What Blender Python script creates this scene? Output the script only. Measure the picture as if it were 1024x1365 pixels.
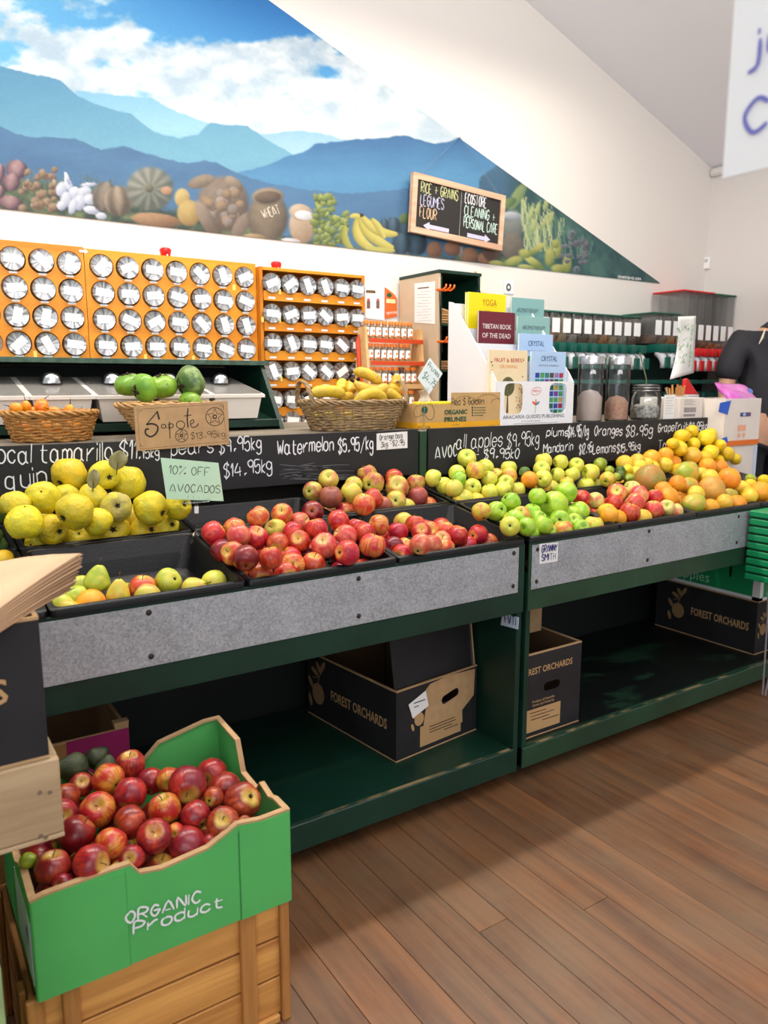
import bpy, bmesh, math, random
import numpy as np
from mathutils import Vector, Matrix, noise as mnoise
random.seed(7)
for o in list(bpy.data.objects): bpy.data.objects.remove(o, do_unlink=True)
S = bpy.context.scene
COL = S.collection
R = math.radians
PI = math.pi
# ------------------------------------------------------------------ camera
W_, H_ = 1024, 1365
FPX = 1018.0
CAM = Vector((0, 0, 1.2))
PITCH, YAW = R(9.6), R(33.4)
FW = Vector((math.sin(YAW)*math.cos(PITCH), math.cos(YAW)*math.cos(PITCH), -math.sin(PITCH)))
RT = Vector((math.cos(YAW), -math.sin(YAW), 0))
UP = RT.cross(FW)
cd = bpy.data.cameras.new('camera'); co = bpy.data.objects.new('camera', cd); COL.objects.link(co)
co.matrix_world = Matrix(((RT.x, UP.x, -FW.x, CAM.x), (RT.y, UP.y, -FW.y, CAM.y), (RT.z, UP.z, -FW.z, CAM.z), (0, 0, 0, 1)))
cd.sensor_fit = 'VERTICAL'; cd.sensor_height = 36; cd.sensor_width = 27
cd.lens = FPX/H_*36
cd.clip_start = 0.02
cd.dof.use_dof = True; cd.dof.focus_distance = 2.15; cd.dof.aperture_fstop = 5.6
S.camera = co
# ------------------------------------------------------------------ world, light, exposure
wd = bpy.data.worlds.new('world'); S.world = wd; wd.use_nodes = True
bg = wd.node_tree.nodes['Background']; bg.inputs[0].default_value = (0.93, 0.96, 1.0, 1); bg.inputs[1].default_value = .7
S.view_settings.view_transform = 'Standard'; S.view_settings.look = 'None'
S.view_settings.exposure = 0.0; S.view_settings.gamma = 1; S.view_settings.use_curve_mapping = False
def area(name, loc, tgt, sx, sy, power, col):
    d = bpy.data.lights.new(name, 'AREA'); d.shape = 'RECTANGLE'; d.size = sx; d.size_y = sy; d.energy = power; d.color = col
    o = bpy.data.objects.new(name, d); COL.objects.link(o); o.location = loc
    o.rotation_euler = (Vector(tgt)-Vector(loc)).to_track_quat('-Z', 'X' if False else 'Y').to_euler()
    return o
# long ceiling strip lights above the display (they throw the counter's shadow onto the floor)
sl = area('ceiling_strip_light', (1.7, 2.26, 2.92), (1.7, 2.1, 0), 5.5, 0.08, 46, (1.0, 0.92, 0.80)); sl.data.spread = R(165)
for i in range(5):
    dl = area('downlight', (.1+.85*i, 2.26, 2.92), (.15+.85*i, 1.9, 0), .10, .10, 7, (1.0, 0.90, 0.76)); dl.data.shape = 'DISK'; dl.data.spread = R(160)
area('ceiling_panel_light', (1.0, 0.1, 3.2), (1.3, 1.2, 0.6), 3.0, 1.2, 16, (1.0, 0.95, 0.88))
area('added_bounce_fill', (1.0, -.7, 2.2), (1.6, .3, 4.0), 3.0, 1.0, 100, (1.0, 0.97, 0.93))  # unseen lamp added behind the camera to bounce soft light off the ceiling
area('shopfront_daylight', (-1.6, -2.2, 2.2), (1.5, 2.2, 0.8), 3.0, 2.2, 40, (0.93, 0.97, 1.0))

# ------------------------------------------------------------------ projection helpers (plane intersections)
def ray(px, py): return FW*FPX + RT*(px-W_/2) + UP*(H_/2-py)
def P(px, py, ax, v):
    d = ray(px, py); t = (v-CAM[ax])/d[ax]; return CAM + d*t
def proj(p):
    v = Vector(p)-CAM; z = v.dot(FW); return W_/2+FPX*v.dot(RT)/z, H_/2-FPX*v.dot(UP)/z, z

# ------------------------------------------------------------------ object helpers
def tag(o, label=None, cat=None, group=None, kind=None):
    if label: o['label'] = label
    if cat: o['category'] = cat
    if group: o['group'] = group
    if kind: o['kind'] = kind
    return o
def empty(name, loc, label=None, cat=None, group=None, rotz=0, kind=None):
    o = bpy.data.objects.new(name, None); COL.objects.link(o); o.location = loc; o.rotation_euler = (0, 0, rotz)
    o.empty_display_size = .05
    return tag(o, label, cat, group, kind)
def world_loc(o):
    v = Vector((0, 0, 0))
    while o is not None: v += o.location; o = o.parent
    return v
def link(name, me, m=None, parent=None, local=False):
    """mesh given in world coordinates (local=True: already in the parent's)"""
    o = bpy.data.objects.new(name, me); COL.objects.link(o)
    if m is not None and len(me.materials) == 0: me.materials.append(m)
    if parent is not None:
        o.parent = parent
        if not local: me.transform(Matrix.Translation(-world_loc(parent)))
    elif not local and len(me.vertices):
        xs = [v.co for v in me.vertices]
        c = Vector((sum(v.x for v in xs)/len(xs), sum(v.y for v in xs)/len(xs), min(v.z for v in xs)))
        me.transform(Matrix.Translation(-c)); o.location = c
    return o
class MB:
    def __init__(s): s.bm = bmesh.new()
    def box(s, x0, x1, y0, y1, z0, z1, bev=0, mat=None, seg=1):
        M = Matrix.Translation(((x0+x1)/2, (y0+y1)/2, (z0+z1)/2)) @ Matrix.Diagonal((abs(x1-x0), abs(y1-y0), abs(z1-z0), 1))
        if mat is not None: M = mat @ M
        r = bmesh.ops.create_cube(s.bm, size=1, matrix=M)
        if bev > 0:
            es = set()
            for v in r['verts']: es.update(v.link_edges)
            bmesh.ops.bevel(s.bm, geom=list(es), offset=bev, segments=seg, affect='EDGES', profile=0.6)
        return s
    def cyl(s, p0, p1, r, r2=None, n=16, caps=True):
        p0 = Vector(p0); p1 = Vector(p1); d = p1-p0
        M = Matrix.Translation((p0+p1)/2) @ d.to_track_quat('Z', 'Y').to_matrix().to_4x4()
        bmesh.ops.create_cone(s.bm, cap_ends=caps, segments=n, radius1=r, radius2=r if r2 is None else r2, depth=d.length, matrix=M)
        return s
    def sphere(s, c, r, sc=(1, 1, 1), n=12, mat=None):
        M = Matrix.Translation(c) @ Matrix.Diagonal((sc[0], sc[1], sc[2], 1))
        if mat is not None: M = mat @ M
        bmesh.ops.create_uvsphere(s.bm, u_segments=n, v_segments=max(6, n*2//3), radius=r, matrix=M); return s
    def lathe(s, prof, c=(0, 0, 0), n=24, M=None, cap=True):
        rings = []
        for (r, z) in prof:
            ring = []
            for i in range(n):
                a = 2*PI*i/n; v = Vector((c[0]+r*math.cos(a), c[1]+r*math.sin(a), c[2]+z))
                ring.append(s.bm.verts.new(M @ v if M is not None else v))
            rings.append(ring)
        for a, b in zip(rings, rings[1:]):
            for i in range(n): s.bm.faces.new((a[i], a[(i+1) % n], b[(i+1) % n], b[i]))
        if cap:
            for ring, rv in ((rings[0], True), (rings[-1], False)):
                s.bm.faces.new(list(reversed(ring)) if rv else ring)
        return s
    def tube(s, pts, r, n=6, closed=False, caps=True):
        pts = [Vector(p) for p in pts]; k = len(pts); rings = []
        rad = r if isinstance(r, (list, tuple)) else [r]*k
        prev = None
        for i, p in enumerate(pts):
            a = pts[(i-1) % k] if (closed or i > 0) else pts[i]
            b = pts[(i+1) % k] if (closed or i < k-1) else pts[i]
            t = (b-a).normalized()
            if prev is None:
                u = t.orthogonal().normalized()
            else:
                u = (prev - t*prev.dot(t)); u = u.normalized() if u.length > 1e-6 else t.orthogonal().normalized()
            prev = u; w = t.cross(u)
            rings.append([s.bm.verts.new(p+(u*math.cos(2*PI*j/n)+w*math.sin(2*PI*j/n))*rad[i]) for j in range(n)])
        rng = range(k) if closed else range(k-1)
        for i in rng:
            A = rings[i]; B = rings[(i+1) % k]
            for j in range(n): s.bm.faces.new((A[j], A[(j+1) % n], B[(j+1) % n], B[j]))
        if caps and not closed:
            s.bm.faces.new(list(reversed(rings[0]))); s.bm.faces.new(rings[-1])
        return s
    def poly(s, pts, th=None):
        """polygon; th: thickness vector"""
        vs = [s.bm.verts.new(Vector(p)) for p in pts]
        if th is None: s.bm.faces.new(vs); return s
        th = Vector(th); ws = [s.bm.verts.new(Vector(p)+th) for p in pts]
        s.bm.faces.new(vs); s.bm.faces.new(list(reversed(ws)))
        k = len(vs)
        for i in range(k): s.bm.faces.new((vs[i], vs[(i+1) % k], ws[(i+1) % k], ws[i]))
        return s
    def build(s, name, m, parent=None, smooth=False, local=False, bev=0):
        bmesh.ops.recalc_face_normals(s.bm, faces=s.bm.faces[:])
        me = bpy.data.meshes.new(name); s.bm.to_mesh(me); s.bm.free()
        if smooth:
            for p in me.polygons: p.use_smooth = True
            if smooth != 'all': me.set_sharp_from_angle(angle=R(42))
        o = link(name, me, m, parent, local)
        if bev:
            b = o.modifiers.new('bevel', 'BEVEL'); b.width = bev; b.segments = 2; b.limit_method = 'ANGLE'
        return o
def copy_tree(o, parent=None):
    c = o.copy(); COL.objects.link(c)
    if parent is not None: c.parent = parent
    for ch in list(o.children): copy_tree(ch, c)
    return c

# ------------------------------------------------------------------ materials
def srgb(c):
    return tuple(((x/255)/12.92 if x/255 <= .04045 else ((x/255+.055)/1.055)**2.4) for x in c)
MATS = {}
def nt(name):
    m = bpy.data.materials.new(name); m.use_nodes = True; t = m.node_tree
    return m, t, t.nodes['Principled BSDF']
def add(t, typ, **kw):
    n = t.nodes.new(typ)
    for k, v in kw.items():
        if hasattr(n, k): setattr(n, k, v)
    return n
def mat(name, col, rough=.5, metal=0, var=.0, scale=8, bump=0, bscale=60, spec=.5, stretch=None, coat=0, col2=None, detail=4, sheen=0, trans=0, ior=1.45, alpha=1, emit=0, thr=None):
    if name in MATS: return MATS[name]
    m, t, b = nt(name); L = t.links
    c = srgb(col)
    b.inputs['Base Color'].default_value = (*c, 1); b.inputs['Roughness'].default_value = rough
    b.inputs['Metallic'].default_value = metal; b.inputs['Specular IOR Level'].default_value = spec
    b.inputs['Coat Weight'].default_value = coat; b.inputs['Transmission Weight'].default_value = trans
    b.inputs['IOR'].default_value = ior; b.inputs['Alpha'].default_value = alpha
    if emit:
        b.inputs['Emission Color'].default_value = (*c, 1); b.inputs['Emission Strength'].default_value = emit
    if var or col2 or bump:
        tc = add(t, 'ShaderNodeTexCoord'); mp = add(t, 'ShaderNodeMapping'); L.new(tc.outputs['Object'], mp.inputs[0])
        if stretch: mp.inputs['Scale'].default_value = stretch
    if var or col2:
        n = add(t, 'ShaderNodeTexNoise'); n.inputs['Scale'].default_value = scale; n.inputs['Detail'].default_value = detail
        L.new(mp.outputs[0], n.inputs['Vector'])
        rp = add(t, 'ShaderNodeValToRGB')
        lo, hi = thr if thr else (.35, .65)
        rp.color_ramp.elements[0].position = lo; rp.color_ramp.elements[1].position = hi
        if col2: a = srgb(col2); d = c
        else: a = tuple(x*(1-var) for x in c); d = tuple(min(1, x*(1+var)) for x in c)
        rp.color_ramp.elements[0].color = (*a, 1); rp.color_ramp.elements[1].color = (*d, 1)
        L.new(n.outputs[0], rp.inputs[0]); L.new(rp.outputs[0], b.inputs['Base Color'])
    if bump:
        n2 = add(t, 'ShaderNodeTexNoise'); n2.inputs['Scale'].default_value = bscale; n2.inputs['Detail'].default_value = 3
        L.new(mp.outputs[0], n2.inputs['Vector'])
        bp = add(t, 'ShaderNodeBump'); bp.inputs['Strength'].default_value = bump; bp.inputs['Distance'].default_value = .004
        L.new(n2.outputs[0], bp.inputs['Height']); L.new(bp.outputs[0], b.inputs['Normal'])
    MATS[name] = m; return m
def wood(name, c1, c2, axis=0, scale=6, rough=.55, ring=18, rnd=0, spec=.4, bump=.15, dirt=None):
    """grain runs along axis"""
    if name in MATS: return MATS[name]
    m, t, b = nt(name); L = t.links
    tc = add(t, 'ShaderNodeTexCoord'); mp = add(t, 'ShaderNodeMapping'); L.new(tc.outputs['Object'], mp.inputs[0])
    sc = [ring, ring, ring]; sc[axis] = ring*.06; mp.inputs['Scale'].default_value = sc
    oi = add(t, 'ShaderNodeObjectInfo')
    cmb = add(t, 'ShaderNodeCombineXYZ'); mul = add(t, 'ShaderNodeMath', operation='MULTIPLY'); mul.inputs[1].default_value = 40
    L.new(oi.outputs['Random'], mul.inputs[0])
    for i in range(3): L.new(mul.outputs[0], cmb.inputs[i])
    L.new(cmb.outputs[0], mp.inputs['Location'])
    n = add(t, 'ShaderNodeTexNoise'); n.inputs['Scale'].default_value = scale/6; n.inputs['Detail'].default_value = 7; n.inputs['Roughness'].default_value = .62; n.inputs['Distortion'].default_value = .35
    L.new(mp.outputs[0], n.inputs['Vector'])
    rp = add(t, 'ShaderNodeValToRGB'); rp.color_ramp.elements[0].position = .33; rp.color_ramp.elements[1].position = .68
    rp.color_ramp.elements[0].color = (*srgb(c2), 1); rp.color_ramp.elements[1].color = (*srgb(c1), 1)
    L.new(n.outputs[0], rp.inputs[0])
    out = rp.outputs[0]
    hs = add(t, 'ShaderNodeHueSaturation')
    if rnd:
        mr = add(t, 'ShaderNodeMapRange'); mr.inputs['To Min'].default_value = 1-rnd; mr.inputs['To Max'].default_value = 1+rnd
        L.new(oi.outputs['Random'], mr.inputs[0]); L.new(mr.outputs[0], hs.inputs['Value'])
    L.new(out, hs.inputs['Color']); out = hs.outputs[0]
    if dirt:
        tc2 = add(t, 'ShaderNodeNewGeometry'); dn = add(t, 'ShaderNodeTexNoise'); dn.inputs['Scale'].default_value = 3.2; dn.inputs['Detail'].default_value = 8; dn.inputs['Roughness'].default_value = .7
        L.new(tc2.outputs['Position'], dn.inputs['Vector'])
        mx = add(t, 'ShaderNodeMix', data_type='RGBA'); L.new(out, mx.inputs[6]); mx.inputs[7].default_value = (*srgb(dirt), 1)
        mr2 = add(t, 'ShaderNodeMapRange'); mr2.inputs['From Min'].default_value = .35; mr2.inputs['From Max'].default_value = .7; mr2.inputs['To Max'].default_value = .55
        L.new(dn.outputs[0], mr2.inputs[0]); L.new(mr2.outputs[0], mx.inputs[0]); out = mx.outputs[2]
    L.new(out, b.inputs['Base Color']); b.inputs['Roughness'].default_value = rough; b.inputs['Specular IOR Level'].default_value = spec
    bp = add(t, 'ShaderNodeBump'); bp.inputs['Strength'].default_value = bump; bp.inputs['Distance'].default_value = .003
    L.new(n.outputs[0], bp.inputs['Height']); L.new(bp.outputs[0], b.inputs['Normal'])
    MATS[name] = m; return m

M_green = mat('green_paint', (14, 50, 38), .42, var=.22, scale=5, bump=.12, bscale=90)
M_green2 = mat('olive_green_paint', (34, 66, 46), .42, var=.2, scale=6, bump=.12, bscale=90)
M_tray = mat('black_plastic', (17, 17, 19), .36, bump=.25, bscale=300, spec=.4)
M_chalkb = mat('chalkboard', (34, 34, 36), .62, var=.25, scale=5, detail=8)
M_chalk = mat('chalk', (236, 236, 240), .9, spec=.1)
M_ink = mat('black_ink', (24, 22, 22), .6)
M_white = mat('white_card', (240, 238, 236), .7)
M_card = mat('brown_cardboard', (186, 150, 108), .8, var=.08, scale=30, bump=.1, bscale=140)
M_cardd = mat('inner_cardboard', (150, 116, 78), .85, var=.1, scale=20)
M_blackcard = mat('black_cardboard', (34, 33, 36), .62, var=.2, scale=10, bump=.08)
M_kraftink = mat('kraft_print', (188, 150, 104), .8)
M_steel = mat('steel', (200, 200, 202), .22, metal=1)
M_dark = mat('dark_paint', (20, 24, 24), .6, var=.3, scale=4)
M_wall = mat('white_wall_paint', (226, 220, 214), .75, bump=.08, bscale=220)
M_wallr = mat('grey_white_wall_paint', (222, 217, 213), .75, bump=.08, bscale=220)
M_ceil = mat('ceiling_paint', (234, 234, 240), .8)

# ------------------------------------------------------------------ handwriting (stroke font): x 0-5, y 0 descender, 2 baseline, 6 x-height, 8 cap
G = {
'a':"35 26 16 05 03 12 22 33;36 33 42",'b':"08 02;05 16 26 35 33 22 12 03",'c':"35 26 16 05 03 12 22 33",'d':"35 26 16 05 03 12 22 33;38 32",'e':"04 34 35 26 16 05 03 12 22 33",
'f':"37 28 18 17 12;06 26",'g':"35 26 16 05 04 13 23 34;36 31 20 10 01",'h':"08 02;05 16 26 35 32",'i':"06 02;07 08",'j':"16 11 00;17 18",'k':"08 02;26 04 22",'l':"08 02",
'm':"06 02;05 16 25 22;25 36 45 42",'n':"06 02;05 16 26 35 32",'o':"16 05 03 12 22 33 35 26 16",'p':"06 00;05 16 26 35 33 22 12 03",'q':"35 26 16 05 03 12 22 33;36 30 41",'r':"06 02;04 15 26 36",
's':"35 26 16 05 14 24 33 22 12 03",'t':"18 13 22 32;06 36",'u':"06 03 12 22 33;36 32",'v':"06 12 36",'w':"06 12 25 32 46",'x':"06 32;36 02",'y':"06 13 24;36 31 20 00",'z':"06 36 02 32",
'A':"02 28 42;13 33",'B':"08 02;08 28 37 26 05;05 25 34 33 22 02",'C':"37 28 18 06 04 12 22 33",'D':"08 02;08 18 37 33 12 02",'E':"38 08 02 32;05 25",'F':"38 08 02;05 25",'G':"37 28 18 06 04 12 22 34 35 15",
'H':"08 02;38 32;05 35",'I':"08 02",'J':"38 33 22 12 03",'K':"08 02;38 05 32",'L':"08 02 32",'M':"02 08 25 48 42",'N':"02 08 32 38",'O':"18 06 04 12 22 34 36 28 18",'P':"02 08 28 37 36 25 05",
'Q':"18 06 04 12 22 34 36 28 18;24 41",'R':"02 08 28 37 36 25 05;15 32",'S':"37 28 18 07 06 25 34 33 22 12 03",'T':"08 48;28 22",'U':"08 04 12 22 34 38",'V':"08 22 48",'W':"08 12 26 32 48",'X':"08 32;38 02",'Y':"08 15 38;15 12",'Z':"08 38 02 32",
'0':"18 06 04 12 22 34 36 28 18",'1':"06 18 12",'2':"07 18 28 37 36 02 32",'3':"07 18 28 37 26 15;15 25 34 33 22 12 03",'4':"28 04 44;36 32",'5':"38 08 05 26 35 33 22 12 03",'6':"28 06 03 12 22 33 34 25 15 04",
'7':"08 38 12",'8':"15 06 07 18 28 37 36 25 15 04 03 12 22 33 34 25",'9':"36 25 15 06 07 18 28 37 36 32",
'$':"37 28 18 07 06 25 34 33 22 12 03;29 11",'.':"12 13 23",'/':"01 48",'-':"15 35",'+':"15 45;27 23",'%':"07 17 18 08 07;02 48;32 43 33",'!':"08 04;03 02",'&':"42 07 18 28 27 04 13 22 44",'=':"06 36;04 34",',':"13 11"}
def strokes(ch):  # pen strokes of one letter
    return [[(int(p[0]), int(p[1])-2) for p in s.split()] for s in G[ch].split(';')]
def smooth(pts, k=3):
    if len(pts) < 3: return pts
    out = []
    closed = pts[0] == pts[-1]
    n = len(pts)
    for i in range(n-1):
        p1 = pts[i]; p2 = pts[i+1]
        p0 = pts[i-1] if i > 0 else (pts[-2] if closed else p1)
        p3 = pts[i+2] if i+2 < n else (pts[1] if closed else p2)
        for j in range(k):
            t = j/k; t2 = t*t; t3 = t2*t
            out.append(tuple(.5*((2*p1[a])+(-p0[a]+p2[a])*t+(2*p0[a]-5*p1[a]+4*p2[a]-p3[a])*t2+(-p0[a]+3*p1[a]-3*p2[a]+p3[a])*t3) for a in (0, 1)))
    out.append(pts[-1]); return out
def ribbon(bm, pts3, w, nrm):
    k = len(pts3); L = []; Rr = []
    for i in range(k):
        a = pts3[max(0, i-1)]; b = pts3[min(k-1, i+1)]; t = (b-a)
        if t.length < 1e-9: t = Vector((1, 0, 0))
        t.normalize(); s = nrm.cross(t)
        q = .62 if i in (0, k-1) else 1
        L.append(bm.verts.new(pts3[i]+s*w*.5*q)); Rr.append(bm.verts.new(pts3[i]-s*w*.5*q))
    for i in range(k-1): bm.faces.new((Rr[i], Rr[i+1], L[i+1], L[i]))
def layout(text, slant=.0, jit=.12, rng=None):
    rng = rng or random.Random(len(text)*7+ord(text[0]))
    x = 0; out = []
    for ch in text:
        if ch == ' ': x += 2.6; continue
        ss = strokes(ch); wmax = max(p[0] for s in ss for p in s); dy = rng.uniform(-jit, jit)*2
        sc = 1+rng.uniform(-.06, .06)
        for s in ss: out.append([(x+(px+rng.uniform(-jit, jit))*sc+slant*py, (py+rng.uniform(-jit, jit))*sc+dy) for px, py in s])
        x += wmax*sc+1.25
    return out, max(x-1.25, 1)
def hand(text, o, e, height, m, parent, w=.004, name='lettering', nrm=None, up=None, slant=0, off=.0012, jit=.12):
    """write text from o to e (baseline ends, world), cap height in metres"""
    o = Vector(o); e = Vector(e); u = (e-o); 
    up = Vector(up) if up is not None else Vector((0, 0, 1))
    n = Vector(nrm) if nrm is not None else u.cross(up).normalized()
    up = n.cross(u).normalized()
    st, wd_ = layout(text, slant, jit)
    bm = bmesh.new()
    for k, s in enumerate(st):
        pts = smooth(s)
        ribbon(bm, [o+u*(p[0]/wd_)+up*(p[1]/6*height)+n*(off+.00012*(k % 5)) for p in pts], w, n)
    me = bpy.data.meshes.new(name); bm.to_mesh(me); bm.free()
    return link(name, me, m, parent)
def shape2d(polys, o, u, v, m, parent, name='print', off=.001):
    """flat printed polygons: lists of (x,y) in metres in the frame (o,u,v)"""
    u = Vector(u).normalized(); v = Vector(v).normalized(); n = u.cross(v)
    bm = bmesh.new()
    for q in polys:
        bm.faces.new([bm.verts.new(Vector(o)+u*x+v*y+n*off) for x, y in q])
    me = bpy.data.meshes.new(name); bm.to_mesh(me); bm.free()
    return link(name, me, m, parent)
def ell(cx, cy, rx, ry, n=18, a=0):
    return [(cx+rx*math.cos(t)*math.cos(a)-ry*math.sin(t)*math.sin(a), cy+rx*math.cos(t)*math.sin(a)+ry*math.sin(t)*math.cos(a)) for t in [2*PI*i/n for i in range(n)]]
def rect(x0, y0, x1, y1): return [(x0, y0), (x1, y0), (x1, y1), (x0, y1)]
def line2(pts, w):
    out = []
    for (a, b) in zip(pts, pts[1:]):
        dx, dy = b[0]-a[0], b[1]-a[1]; l = math.hypot(dx, dy) or 1; sx, sy = -dy/l*w/2, dx/l*w/2
        out.append([(a[0]+sx, a[1]+sy), (a[0]-sx, a[1]-sy), (b[0]-sx, b[1]-sy), (b[0]+sx, b[1]+sy)])
    return out
def printed(text, o, u, v, height, m, parent, width=None, align='LEFT', name='lettering', off=.0012, bold=0, shear=0):
    """type-set text with the built-in font; o = left (or centre) of baseline"""
    cu = bpy.data.curves.new('txt', 'FONT'); cu.body = text; cu.size = 1; cu.align_x = 'LEFT'; cu.offset = bold; cu.shear = shear; cu.resolution_u = 2
    ob = bpy.data.objects.new('txt', cu); COL.objects.link(ob)
    dg = bpy.context.evaluated_depsgraph_get(); dg.update()
    me = bpy.data.meshes.new_from_object(ob.evaluated_get(dg))
    bpy.data.objects.remove(ob); bpy.data.curves.remove(cu)
    xs = [q.co.x for q in me.vertices]; x0, x1 = min(xs), max(xs)
    s = height/.72; sx = s if width is None else width/(x1-x0)
    u = Vector(u).normalized(); v = Vector(v).normalized(); n = u.cross(v)
    sh = 0 if align == 'LEFT' else (x1-x0)*sx/2
    for q in me.vertices:
        q.co = Vector(o)+u*((q.co.x-x0)*sx-sh)+v*(q.co.y*s)+n*off
    me.materials.clear()
    return link(name, me, m, parent)
XW = Vector((1, 0, 0)); ZW = Vector((0, 0, 1)); YW = Vector((0, 1, 0))
# =================================================================== STRUCTURE
YW_ = 3.0
XR = 4.36
def zceil(x): return 2.49+.346*(4.32-x)
fl = empty('floor', (0, 0, 0), kind='structure')
MB().box(-2.5, 5.2, -2.6, 3.2, -.06, -.012).build('subfloor', mat('floor_gap_dark', (30, 18, 12), .8), fl)
M_fb = wood('floorboard_wood', (136, 86, 46), (84, 48, 24), axis=1, ring=26, rough=.46, rnd=.13, spec=.8, bump=.12, dirt=(124, 106, 82))
bw = .083; rg = random.Random(3); protos = {}
x = -.9
while x < 4.8:
    y = -1.2-rg.random()*1.2
    while y < 3.0:
        ln = rg.choice((1.4, 1.9, 2.4)); y1 = min(y+ln, 3.05)
        key = round(y1-y, 2)
        if y1-y > .05:
            if key not in protos:
                mb = MB(); mb.box(0, bw-.0012, 0, key-.0012, -.02, 0, bev=.0006); ob = mb.build('floorboard', M_fb, fl, local=True); protos[key] = ob.data
            else: ob = link('floorboard', protos[key], None, fl, local=True)
            ob.location = (x, y, 0)
        y = y1
    x += bw
# back wall with raked ceiling line
mb = MB(); mb.poly([(-2.2, YW_, 0), (XR, YW_, 0), (XR, YW_, zceil(XR)), (-2.2, YW_, zceil(-2.2))], th=(0, .1, 0)); wb = tag(mb.build('wall_back', M_wall), kind='structure')
mb = MB(); mb.poly([(XR, YW_+.1, 0), (XR, -2.6, 0), (XR, -2.6, zceil(XR)), (XR, YW_+.1, zceil(XR))], th=(.1, 0, 0)); tag(mb.build('wall_right', M_wallr), kind='structure')
mb = MB(); mb.poly([(XR+.1, -2.7, zceil(XR+.1)), (-2.3, -2.7, zceil(-2.3)), (-2.3, YW_+.1, zceil(-2.3)), (XR+.1, YW_+.1, zceil(XR+.1))], th=(0, 0, .08)); tag(mb.build('ceiling', M_ceil), kind='structure')
# small cornice where ceiling meets the right wall
mb = MB(); mb.box(XR-.035, XR-.001, -2.5, YW_-.002, zceil(XR)-.05, zceil(XR)-.003, bev=.012); tag(mb.build('trim_1', M_wallr), kind='structure')
MB_ = MB(); MB_.box(-2.1, XR-.02, YW_-.018, YW_-.001, 0, .12, bev=.004); tag(MB_.build('baseboard_back', mat('skirting', (215, 212, 206), .5)), kind='structure')

# =================================================================== LEFT AND RIGHT DISPLAY UNITS
YF = 1.56
def galv():
    m, t, b = nt('galvanised_steel'); L = t.links
    tc = add(t, 'ShaderNodeTexCoord'); v = add(t, 'ShaderNodeTexVoronoi'); v.inputs['Scale'].default_value = 210
    L.new(tc.outputs['Object'], v.inputs['Vector'])
    n = add(t, 'ShaderNodeTexNoise'); n.inputs['Scale'].default_value = 14; n.inputs['Detail'].default_value = 6; L.new(tc.outputs['Object'], n.inputs['Vector'])
    mx = add(t, 'ShaderNodeMix', data_type='RGBA'); mx.inputs[0].default_value = .45; L.new(v.outputs['Color'], mx.inputs[6]); L.new(n.outputs['Fac'], mx.inputs[7])
    bwn = add(t, 'ShaderNodeRGBToBW'); L.new(mx.outputs[2], bwn.inputs[0])
    rp = add(t, 'ShaderNodeValToRGB'); rp.color_ramp.elements[0].position = .25; rp.color_ramp.elements[1].position = .75
    rp.color_ramp.elements[0].color = (*srgb((150, 155, 160)), 1); rp.color_ramp.elements[1].color = (*srgb((194, 198, 204)), 1)
    L.new(bwn.outputs[0], rp.inputs[0]); L.new(rp.outputs[0], b.inputs['Base Color'])
    b.inputs['Metallic'].default_value = .4
    mr = add(t, 'ShaderNodeMapRange'); mr.inputs['To Min'].default_value = .38; mr.inputs['To Max'].default_value = .62; L.new(bwn.outputs[0], mr.inputs[0]); L.new(mr.outputs[0], b.inputs['Roughness'])
    bp = add(t, 'ShaderNodeBump'); bp.inputs['Strength'].default_value = .12; bp.inputs['Distance'].default_value = .001; L.new(bwn.outputs[0], bp.inputs['Height']); L.new(bp.outputs[0], b.inputs['Normal'])
    return m
M_galv = galv()
M_screw = mat('screw_dark', (70, 62, 56), .4, metal=.7)
M_worn = mat('worn_wood_edge', (150, 128, 88), .7, col2=(24, 56, 42), scale=9, thr=(.46, .56))
def worn_green():
    m, t, b = nt('peeling_black_paint'); L = t.links
    g = add(t, 'ShaderNodeNewGeometry'); n = add(t, 'ShaderNodeTexNoise'); n.inputs['Scale'].default_value = 7; n.inputs['Detail'].default_value = 6; n.inputs['Roughness'].default_value = .6
    mp = add(t, 'ShaderNodeMapping'); mp.inputs['Scale'].default_value = (.6, 1, 1); L.new(g.outputs['Position'], mp.inputs[0]); L.new(mp.outputs[0], n.inputs['Vector'])
    rp = add(t, 'ShaderNodeValToRGB'); e = rp.color_ramp.elements; e[0].position = .55; e[0].color = (*srgb((14, 20, 18)), 1); e[1].position = .62; e[1].color = (*srgb((34, 64, 46)), 1)
    L.new(n.outputs[0], rp.inputs[0]); L.new(rp.outputs[0], b.inputs['Base Color']); b.inputs['Roughness'].default_value = .45; return m
M_peel = worn_green()
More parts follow.
